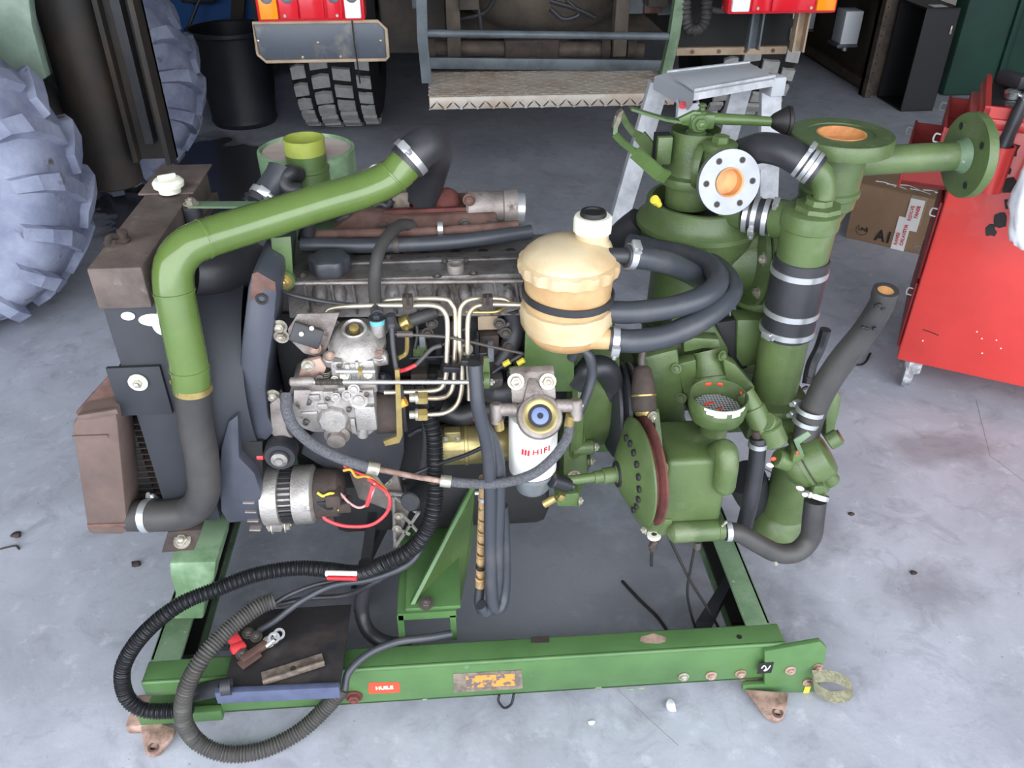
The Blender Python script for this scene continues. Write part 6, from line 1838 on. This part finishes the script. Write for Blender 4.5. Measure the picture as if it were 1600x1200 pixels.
# lever with knob, pawl and bracket
pv = P(1095, 188, Y=0.40)
lvr = put('valve_lever', G().tube(PL([(1108, 185, .40), (1130, 186, .395), (1170, 188, .385), (1205, 190, .375)]), lambda i, n, L: 0.0115 - 0.02 * L, 14), 'green_paint', mp)
put('knob', G().lathe(P(1203, 189, Y=0.376), (1, -0.1, 0.0), [(0, 0.008), (0.006, 0.014), (0.028, 0.026), (0.031, 0.0255), (0.032, 0.028), (0.038, 0.028), (0.041, 0.022), (0.041, 0)], 28), 'print_black', lvr)
hb = put('lever_hub', G().box(pv, (0.05, 0.03, 0.03), None, 0.006), 'green_paint', lvr)
bolt(lvr, P(1094, 193, Y=0.38), -Y_, 0.0115, 'green_paint')
put('grease_nipple', G().lathe(pv + Z_ * 0.012, Z_, [(0, 0.011), (0.006, 0.011), (0.008, 0.006), (0.014, 0.006), (0.016, 0.009), (0.02, 0.006)], 14), 'green_cast', lvr)
g = G()
pts = PL([(985, 167, .42), (1010, 175, .42), (1040, 184, .41), (1062, 187, .40), (1085, 186, .40)])
for i in range(len(pts) - 1):
    g.prism([pts[i] + V((0, -0.010, 0)), pts[i] + V((0, 0.010, 0)), pts[i] + V((0, 0.010, -0.005)), pts[i] + V((0, -0.010, -0.005))], pts[i + 1] - pts[i])
put('lever_tail', g, 'green_paint', lvr, smooth=0)
put('tail_plate', PPOLY([(1060, 186), (1085, 174), (1100, 176), (1100, 198), (1066, 196)], 0.39, 0.012, 0.002), 'green_paint', lvr)


def strip(L, w, t, mt, nm, par):
    g = G()
    pts = PL(L)
    for i in range(len(pts) - 1):
        d = (pts[i + 1] - pts[i]).normalized()
        sd = d.cross(V((0.2, 0.9, 0.35)).normalized()).normalized()
        nn_ = sd.cross(d)
        e_ = d * 0.001
        g.prism([pts[i] - sd * w[i] - nn_ * t - e_, pts[i] + sd * w[i] - nn_ * t - e_, pts[i] + sd * w[i] + nn_ * t - e_, pts[i] - sd * w[i] + nn_ * t - e_], pts[i + 1] - pts[i] + e_ * 2)
    return put(nm, g, mt, par, smooth=0)


cb_ = strip([(964, 182, .36), (961, 210, .35), (972, 222, .35), (990, 236, .34), (998, 240, .34)], [0.004, 0.006, 0.006, 0.007, 0.007], 0.003, 'green_paint', 'catch_bar', mp)
strip([(992, 238, .34), (1010, 254, .33), (1030, 272, .325), (1042, 277, .325)], [0.014, 0.014, 0.014, 0.012], 0.003, 'green_paint', 'catch_strip', cb_)
strip([(970, 176, .42), (980, 195, .42), (990, 208, .41), (1000, 212, .41), (1022, 240, .40), (1026, 246, .40)], [0.006, 0.006, 0.007, 0.013, 0.013, .012], 0.003, 'green_cast', 'catch_strip', cb_)
put('catch_end', PPOLY([(966, 178), (974, 172), (970, 190), (962, 208), (958, 200)], 0.352, 0.02, 0.001), 'sticker_worn', cb_)
# side flange of the volute with bolts
sfc = V((P(1182, 402, Y=0.36).x, 0.385, P(1182, 402, Y=0.38).z))
sf = put('side_flange', G().lathe(sfc, X_, [(-0.10, 0.06), (-0.05, 0.062), (-0.014, 0.070), (-0.010, 0.112), (0.0, 0.112), (0.003, 0.10), (0.006, 0.112), (0.018, 0.112), (0.018, 0.04)], 44), 'green_cast', mp)
for k in range(8):
    a_ = 2 * PI * k / 8 + 0.4
    q = sfc + V((-0.010, math.cos(a_) * 0.098, math.sin(a_) * 0.098))
    bolt(sf, q, -X_, 0.0095, 'bolt_zinc')
put('volute_boss', G().cyl(P(1185, 460, Y=0.34), P(1190, 500, Y=0.34), 0.05, 24, 0.006), 'green_cast', mp)
# coupling hose between volute and riser
ch = PL([(1158, 333, .30), (1185, 337, .29), (1215, 341, .27), (1240, 345, .25)])
put('branch_stub', G().cyl(P(1130, 328, Y=0.33), P(1165, 334, Y=0.30), 0.031, 24, 0.003), 'green_cast', mp)
chs = put('coupling_hose', G().tube([P(1163, 334, Y=0.298), P(1214, 341, Y=0.272)], 0.0335, 24, sub=1), 'rubber', mp)
for (px, py, Y, an_) in ((1168, 334.5, .296, 2.0), (1181, 336, .289, 2.2), (1198, 339, .28, 2.4), (1211, 340.5, .274, 0.4)):
    clamp(chs, P(px, py, Y=Y), ch[3] - ch[0], 0.034, 0.0095, ang=an_, screw=px in (1181, 1211))
# riser with cap, rubber coupling, base flange
rs = V((P(1258, 380, Y=0.21).x, 0.21, 0))
rz = lambda py: P(1240, py, Y=0.21).z
zc0, zc1 = rz(520), rz(402)
rsr = put('riser_pipe', G().lathe(V((rs.x, rs.y, rz(612))), Z_, [(0, 0.0475), (rz(508) - rz(612), 0.0475)], 40), 'green_cast', mp)
put('upper_chamber', G().lathe(V((rs.x, rs.y, zc1 - 0.01)), Z_, [(0, 0.048), (rz(348) - zc1, 0.050), (rz(346) - zc1, 0.053), (rz(340) - zc1, 0.054), (rz(330) - zc1 + 0.01, 0.052), (rz(330) - zc1 + 0.014, 0.044), (rz(330) - zc1 + 0.014, 0)], 44), 'green_cast', rsr)
ztop_ = rz(330) + 0.004
put('cap_flange', G().lathe(V((rs.x + 0.01, rs.y, ztop_)), Z_, [(0, 0.044), (0.008, 0.042), (0.010, 0.026), (0.02, 0.024), (0.02, 0)], 8), 'green_cast', rsr)
put('chamber_branch', G().cyl(P(1214, 341, Y=0.272), V((rs.x, rs.y + 0.01, P(1240, 345, Y=0.24).z)), 0.038, 24, 0.004), 'green_cast', rsr)
cpl = put('rubber_coupling', G().cyl(V((rs.x, rs.y, zc0)), V((rs.x, rs.y, zc1)), 0.0525, 40, 0.002), 'rubber', mp)
for (py, an_, scw) in ((421, 3.0, False), (482, 2.0, False), (511, PI + 0.5, True)):
    clamp(cpl, V((rs.x, rs.y, rz(py))), Z_, 0.0525, 0.012, ang=an_, screw=scw)
fb_ = put('base_flange', G().bx(rs.x - 0.075, rs.x + 0.07, rs.y - 0.075, rs.y + 0.08, rz(612) - 0.02, rz(612) + 0.0, 0.008), 'green_cast', mp)
for (dx_, dy_) in ((-0.055, -0.055), (-0.06, 0.055), (0.05, -0.055), (0.052, 0.06)):
    bolt(fb_, V((rs.x + dx_, rs.y + dy_, rz(612))), Z_, 0.011, 'green_cast')
put('pump_casing', G().bx(rs.x - 0.16, rs.x + 0.07, 0.19, 0.50, 0.50, rz(612) - 0.018, 0.02), 'green_cast', mp)
put('pump_casing_step', G().bx(rs.x - 0.08, rs.x + 0.08, 0.12, 0.36, rz(612) - 0.06, rz(612) - 0.02, 0.012), 'green_cast', mp)
put('gear_casing', G().lathe(V((rs.x - 0.22, 0.36, 0.66)), X_, [(0, 0.05), (0.006, 0.10), (0.09, 0.105), (0.13, 0.09), (0.14, 0.05)], 36), 'green_cast', mp)
put('casing_plate', PPOLY([(1152, 500), (1205, 500), (1205, 565), (1160, 575), (1150, 560)], 0.26, 0.05, 0.006), 'green_cast', mp)
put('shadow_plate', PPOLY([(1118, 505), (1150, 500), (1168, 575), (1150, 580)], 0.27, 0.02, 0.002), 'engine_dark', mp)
put('right_frame', G().prism(PL([(1290, 610, .14), (1305, 606, .14), (1315, 620, .14), (1312, 640, .14), (1300, 690, .12), (1290, 690, .12)]), (0, 0.05, 0), 0.004), 'green_cast', mp)
# light-green water pump casting in front
wp = PL([(1102, 548, .235), (1108, 575, .215), (1112, 606, .19)])
wpm = put('water_pump', G().tube(wp, lambda i, n, L: 0.030 + 0.06 * L, 24), 'green_cast', mp)
put('pump_lugs', PPOLY([(1068, 535), (1085, 528), (1125, 530), (1127, 548), (1100, 545), (1068, 552)], 0.225, 0.03, 0.005), 'green_cast', wpm)
put('pump_lugs', PPOLY([(1056, 570), (1088, 562), (1090, 620), (1070, 625), (1062, 590)], 0.20, 0.03, 0.004), 'green_cast', wpm)
put('pump_lugs', PPOLY([(1130, 560), (1150, 570), (1180, 605), (1178, 620), (1160, 612), (1135, 600)], 0.18, 0.03, 0.004), 'green_cast', wpm)
put('pump_ring', G().lathe(P(1110, 590, Y=0.203), wp[2] - wp[1], [(-0.004, 0.030), (0, 0.036), (0.006, 0.036), (0.01, 0.030)], 30), 'green_cast', wpm)
for (px, py) in ((1057, 576), (1146, 580), (1065, 622), (1128, 556)):
    bolt(wpm, P(px, py, Y=0.19), (-0.5 if px < 1100 else 0.5, -1, 0.3), 0.0075, 'green_cast')
put('side_wall', PPOLY([(1000, 560), (1060, 545), (1072, 640), (1070, 700), (1040, 690), (1000, 640)], 0.20, 0.10, 0.01), 'green_cast', mp)
put('rear_wall', PPOLY([(935, 585), (1000, 560), (1005, 640), (960, 640)], 0.26, 0.10, 0.01), 'green_cast', mp)
# pipe run to the strainer
pr1 = PL([(1163, 612, .11), (1180, 640, .09), (1192, 668, .075)])
prn = put('strainer_pipe', G().tube(pr1, 0.0185, 18, sub=1), 'green_cast', mp)
put('pipe_socket', G().cyl(P(1176, 636, Y=0.095), P(1194, 672, Y=0.072), 0.023, 20, 0.002), 'green_cast', prn)
put('pipe_tee', G().cyl(P(1200, 665, Y=0.07), P(1212, 692, Y=0.06), 0.026, 20, 0.003).cyl(P(1196, 658, Y=0.065), P(1208, 664, Y=0.08), 0.020, 16, 0.002), 'green_cast', prn)
th2 = put('bypass_hose', G().tube(PL([(1184, 684, .06), (1184, 700, .055), (1180, 740, .05), (1172, 785, .045), (1162, 825, .05)]), 0.0165, 16), 'rubber', mp)
put('hose_stub', G().cyl(P(1182, 672, Y=0.065), P(1184, 690, Y=0.06), 0.010, 12), 'rust_dark', th2)
clamp(th2, P(1184, 694, Y=0.056), (0, 0.1, 1), 0.0168, 0.010, ang=2.6, screw=False)
# ball strainer
sc_ = P(1263, 722, Y=0.055)
sd_ = V((0.72, -0.1, 0.55)).normalized()
stn = put('strainer', G().lathe(sc_ - sd_ * 0.052, sd_, [(0, 0.0), (0.004, 0.022), (0.016, 0.040), (0.030, 0.047), (0.040, 0.048), (0.041, 0.054), (0.051, 0.055), (0.052, 0.050), (0.072, 0.047), (0.090, 0.044), (0.096, 0.036), (0.098, 0.0)], 40), 'green_cast', mp)
put('strainer_groove', G().lathe(sc_ - sd_ * 0.0035, sd_, [(0, 0.0535), (0, 0.0552), (0.0025, 0.0552), (0.0025, 0.0535)], 40, closed=True), 'print_black', stn)
put('inlet_socket', G().cyl(P(1213, 715, Y=0.05), P(1235, 722, Y=0.05), 0.020, 18, 0.003), 'green_cast', stn)
put('top_cap', G().cyl(P(1293, 692, Y=0.05), P(1312, 681, Y=0.05), 0.017, 18, 0.003), 'green_cast', stn)
put('cap_face', G().cyl(P(1312, 681, Y=0.05), P(1314, 680, Y=0.05), 0.013, 16), 'rust_red', stn)
put('lower_socket', G().cyl(P(1266, 745, Y=0.04), P(1282, 768, Y=0.035), 0.021, 18, 0.003).cyl(P(1285, 735, Y=0.04), P(1300, 752, Y=0.04), 0.018, 18, 0.003), 'green_cast', stn)
for (px, py, sx_) in ((1250, 763, 0.010), (1258, 773, 0.008), (1203, 727, .009)):
    put('tap_wing', G().ball(P(px, py, Y=0.0 if px > 1220 else 0.04), (sx_, 0.003, 0.005), 10, Matrix.Rotation(0.5, 3, 'Y')), 'cap_white', stn)
for (px, py) in ((1248, 707), (1208, 717)):
    put('red_paint', G().ball(P(px, py, Y=-0.002 if px > 1220 else 0.03), (0.006, 0.003, 0.005), 10), 'sticker_red', stn)
put('cover_clip', G().prism(PL([(1240, 688, 0.0), (1262, 674, 0.0), (1268, 680, -.004), (1250, 694, -.006), (1256, 708, -.008), (1250, 712, -.008)]), (0, 0.004, 0), 0.001), 'green_worn', stn)
for k in range(4):
    a_ = k * PI / 2 + 0.5
    a, u, v = frame(sd_)
    put('clamp_lug', G().box(sc_ - sd_ * 0.006 + (u * math.cos(a_) + v * math.sin(a_)) * 0.056, (0.022, 0.016, 0.022), None, 0.003), 'green_cast', stn)
# cut suction hose above the strainer
shp = PL([(1383, 457, .06), (1375, 480, .065), (1350, 520, .075), (1318, 560, .085), (1288, 605, .09), (1270, 645, .09), (1258, 685, .08)])
sh = put('suction_hose', G().tube(shp, lambda i, n, L: 0.0215 + 0.004 * min(1, L * 6), 22, 8), 'rubber_dusty', mp, 'cut black hose standing up from the strainer')
d = (shp[0] - shp[1]).normalized()
put('hose_mouth', G().pipe(shp[0] - d * 0.01, shp[0] + d * 0.006, 0.0225, 0.0145, 24), 'rubber_dusty', sh)
put('hose_bore', G().cyl(shp[0] - d * 0.008, shp[0] + d * 0.0035, 0.0145, 20), 'bronze_bore', sh)
rp = random.Random(9)
for (px, py, s) in ((1374, 476, 5), (1380, 482, 4), (1368, 478, 3), (1354, 513, 6), (1366, 513, 4), (1348, 511, 4), (1264, 592, 6), (1258, 606, 6)):
    put('hose_crack', G().ball(P(px, py, Y=0.043), (m(s, shp[1]), 0.004, 0.003), 8, Matrix.Rotation(rp.uniform(-.6, .6), 3, 'Y')), 'print_black', sh)
ax = shp[-3] - shp[-1]
for (px, py) in ((1266, 641), (1261, 658)):
    clamp(sh, P(px, py, Y=0.088), ax, 0.026, 0.0095, ang=PI - 0.9)
# return hose from primer to strainer
rh = put('return_hose', G().tube(PL([(1138, 830, -.01), (1155, 833, -.015), (1185, 850, -.02), (1215, 864, -.02), (1245, 862, -.015), (1266, 840, -.005), (1271, 808, .0), (1274, 782, .01)]), lambda i, n, L: 0.0185 + 0.0035 * min(1, L * 4), 20, 8), 'rubber_dusty', mp)
clamp(rh, P(1137, 830, Y=-0.01), X_, 0.0192, 0.011, 'clamp_steel', screw=False)
put('clamp_tail', G().cyl(P(1128, 822, Y=-0.02), P(1136, 814, Y=-0.02), 0.003, 8), 'bolt_zinc', rh)
clamp(rh, P(1276, 774, Y=0.012), P(1268, 800, Y=0) - P(1280, 765, Y=0.02), 0.0225, 0.010, ang=0.6)
put('hose_pin', G().cyl(P(1211, 876, Y=-0.035), P(1213, 882, Y=-0.035), 0.004, 8), 'bolt_zinc', rh)
# suction stub with flared mouth, and hose behind it
sx0 = V((P(1225, 800, Y=0.20).x, 0.20, 0))
sz = lambda py: P(1225, py, Y=0.20).z
ss = put('suction_stub', G().lathe(V((sx0.x, 0.20, sz(838) - 0.02)), Z_, [(0, 0.060), (0, 0.064), (0.006, 0.066), (sz(800) - sz(838) + 0.02, 0.054), (sz(798) - sz(838) + 0.02, 0.050), (0.20, 0.047), (0.26, 0.047)], 40), 'green_cast', mp)
bh2 = put('dark_elbow', G().tube(PL([(1165, 745, .22), (1180, 775, .24), (1200, 800, .27), (1215, 815, .30)]), 0.045, 20), 'rubber', mp)
for (px, py) in ((1185, 762), (1190, 775)):
    clamp(bh2, P(px, py, Y=0.245), (0.4, 0.5, -0.6), 0.0455, 0.010, screw=False)
# right manifold: big top flange, neck, side pipe with end flange
mx = V((P(1308, 240, Y=0.36).x, 0.36, 0))
mz = lambda py: P(1308, py, Y=0.36).z
ztf = mz(207)
rfl = 0.100
mf = put('inlet_flange', G().lathe(V((mx.x, mx.y, ztf - 0.028)), Z_, [(0, 0.05), (0, rfl * 0.99), (0.003, rfl), (0.025, rfl), (0.028, rfl * 0.98), (0.028, 0.064), (0.026, 0.0635), (0.026, 0.047), (0.0, 0.047)], 56, closed=True), 'green_cast', mp, 'flat green flange with orange bore')
put('bronze_bore', G().lathe(V((mx.x, mx.y, ztf - 0.026)), Z_, [(0, 0.0), (0, 0.0468), (0.0255, 0.0468), (0.0255, 0.0430), (0.006, 0.0420), (0.004, 0.03), (0.004, 0)], 44), 'bronze_bore', mf)
for k in range(8):
    a_ = 2 * PI * k / 8 + 0.3
    q = V((mx.x + math.cos(a_) * 0.082, mx.y + math.sin(a_) * 0.082, ztf))
    put('flange_hole', G().cyl(q - Z_ * 0.001, q + Z_ * 0.0004, 0.0075, 14), 'green_paint', mf, smooth=0)
zn = mz(318)
put('inlet_neck', G().lathe(V((mx.x, mx.y, zn)), Z_, [(-0.01, 0.044), (0, 0.054), (0.02, 0.056), (0.024, 0.060), (0.034, 0.060), (0.038, 0.056), (ztf - zn - 0.026, 0.058)], 40), 'green_cast', mp)
put('inlet_elbow', G().tube([V((mx.x, mx.y, zn + 0.02)), V((mx.x - 0.02, mx.y + 0.01, zn - 0.03)), V((mx.x - 0.08, mx.y + 0.02, zn - 0.07)), V((mx.x - 0.17, mx.y + 0.025, zn - 0.09))], 0.052, 24, 8), 'green_cast', mp)
e1 = V((P(1506, 243, Y=0.36).x, 0.36, P(1506, 243, Y=0.36).z))
a0_ = V((mx.x, mx.y, e1.z - 0.008))
sp2 = put('side_pipe', G().cyl(a0_, e1, 0.0285, 28), 'green_cast', mp)
put('pipe_weld', G().lathe(e1 - X_ * 0.022, X_, [(0, 0.0285), (0.012, 0.031), (0.020, 0.036)], 30), 'green_worn', sp2)
efl = put('end_flange', G().lathe(e1, X_, [(-0.001, 0.027), (0, 0.082), (0.002, 0.083), (0.018, 0.083), (0.02, 0.081), (0.02, 0.027)], 56, closed=True), 'green_cast', mp, 'round green flange on the end of the side pipe')
for k in range(4):
    a_ = PI / 4 + k * PI / 2 + 0.15
    q = e1 + V((-0.001, math.cos(a_) * 0.060, math.sin(a_) * 0.060))
    put('flange_hole', G().pipe(q, q - X_ * 0.001, 0.0105, 0.0075, 16), 'green_paint', efl)
    put('hole_core', G().cyl(q + X_ * 0.004, q - X_ * 0.0004, 0.0076, 14), 'engine_dark', efl)
# hose from the valve to the riser elbow
el_ = PL([(1283, 322, .21), (1288, 300, .215), (1283, 275, .22), (1268, 262, .225)])
elb = put('riser_elbow', G().tube(el_, lambda i, n, L: 0.018 + 0.08 * L * (1 if L < 0.08 else 0.08 / max(L, 0.08)), 20, 8), 'green_cast', mp)
tph = put('transfer_hose', G().tube(PL([(1278, 268, .222), (1250, 250, .24), (1222, 236, .265), (1190, 231, .30), (1160, 240, .34)]), 0.0285, 20, 8), 'rubber', mp)
for (px, py, Y, an_) in ((1254, 252, .238, 0.2), (1263, 258, .232, 3.0), (1270, 262.5, .228, 3.0)):
    clamp(tph, P(px, py, Y=Y), P(1278, 268, Y=0.222) - P(1250, 250, Y=0.24), 0.029, 0.008, ang=an_, screw=px == 1254)
put('flat_hose', G().tube(PL([(1000, 345, .42), (975, 365, .44), (960, 385, .46)]), 0.03, 14), 'rubber', mp)
put('loom_bundle', G().tube(PL([(1290, 515, .24), (1280, 545, .24), (1268, 570, .22), (1262, 600, .2)]), 0.012, 8), 'rubber', mp)

# ------------------------------------------------------------------ loose things on the floor
def loose(name, g, mt, label, cat, group=None):
    return tag(put(name, g, mt), label, cat, group)


loose('drain_line', G().tube(PZ([(972, 908, .004), (1000, 938, .004), (1025, 962, .004), (1042, 985, .004), (1050, 1000, .004)]), 0.004, 8), 'print_black', 'thin black tube lying on the concrete inside the skid frame', 'tube')
g = G().tube(PZ([(1323, 564, .005), (1340, 570, .005), (1352, 566, .005), (1360, 552, .005)]), 0.004, 8)
loose('bent_rod', g, 'print_black', 'bent black rod on the floor near the cut hose', 'rod')
q = P(1048, 1106, Z=0.0)
g = G()
t_ = bmesh.new()
bmesh.ops.create_icosphere(t_, subdivisions=2, radius=1)
for v_ in t_.verts:
    k_ = 1 + 0.35 * noise.noise(v_.co * 1.7)
    v_.co = V((v_.co.x * 0.011 * k_, v_.co.y * 0.015 * k_, 0.008 + v_.co.z * 0.008 * k_)) + q
g.merge(t_)
loose('plaster_shard', g, 'white_shard', 'small white shard on the floor in front of the green rail', 'debris')
for i, (px, py, s, lab) in enumerate(((27, 838, .011, 'dark pebble on the floor far left of the brown cooler'), (213, 883, .010, 'small dark scrap on the floor under the brown cooler'),
                                      (1330, 804, .007, 'dark speck of grit right of the flared green stub'), (1427, 896, .007, 'dark speck of grit near the floor stains'),
                                      (924, 1130, .006, 'tiny pale grain on the floor below the frame'))):
    q = P(px, py, Z=0.0)
    g = G()
    t_ = bmesh.new()
    bmesh.ops.create_icosphere(t_, subdivisions=2, radius=1)
    for v_ in t_.verts:
        k_ = 1 + 0.5 * noise.noise(v_.co * 1.5 + V((i * 3, 0, 0)))
        v_.co = V((v_.co.x * s * 1.3 * k_, v_.co.y * s * k_, s * 0.5 + v_.co.z * s * 0.5 * k_)) + q
    g.merge(t_)
    loose('grit', g, 'rust_dark' if i < 4 else 'white_shard', lab, 'debris')
loose('twig', G().tube(PZ([(0, 858, .003), (12, 855, .003), (25, 853, .004), (30, 858, .003)]), 0.0025, 6), 'rust_dark', 'short dark twig on the floor at the left edge', 'debris')
g = G()
a0 = P(577, 268, Y=0.62)
g.tube([P(577, 275, Y=0.62), P(577, 264, Y=0.62), P(584, 258, Y=0.62), P(591, 260, Y=0.62), P(593, 268, Y=0.62)], 0.0018, 6)
put('wire_ring', g, 'print_white', mp)
put('dark_hose', G().tube(PL([(900, 600, .14), (920, 578, .14), (945, 576, .15), (955, 600, .17), (945, 630, .18)]), 0.024, 16), 'rubber', mp)
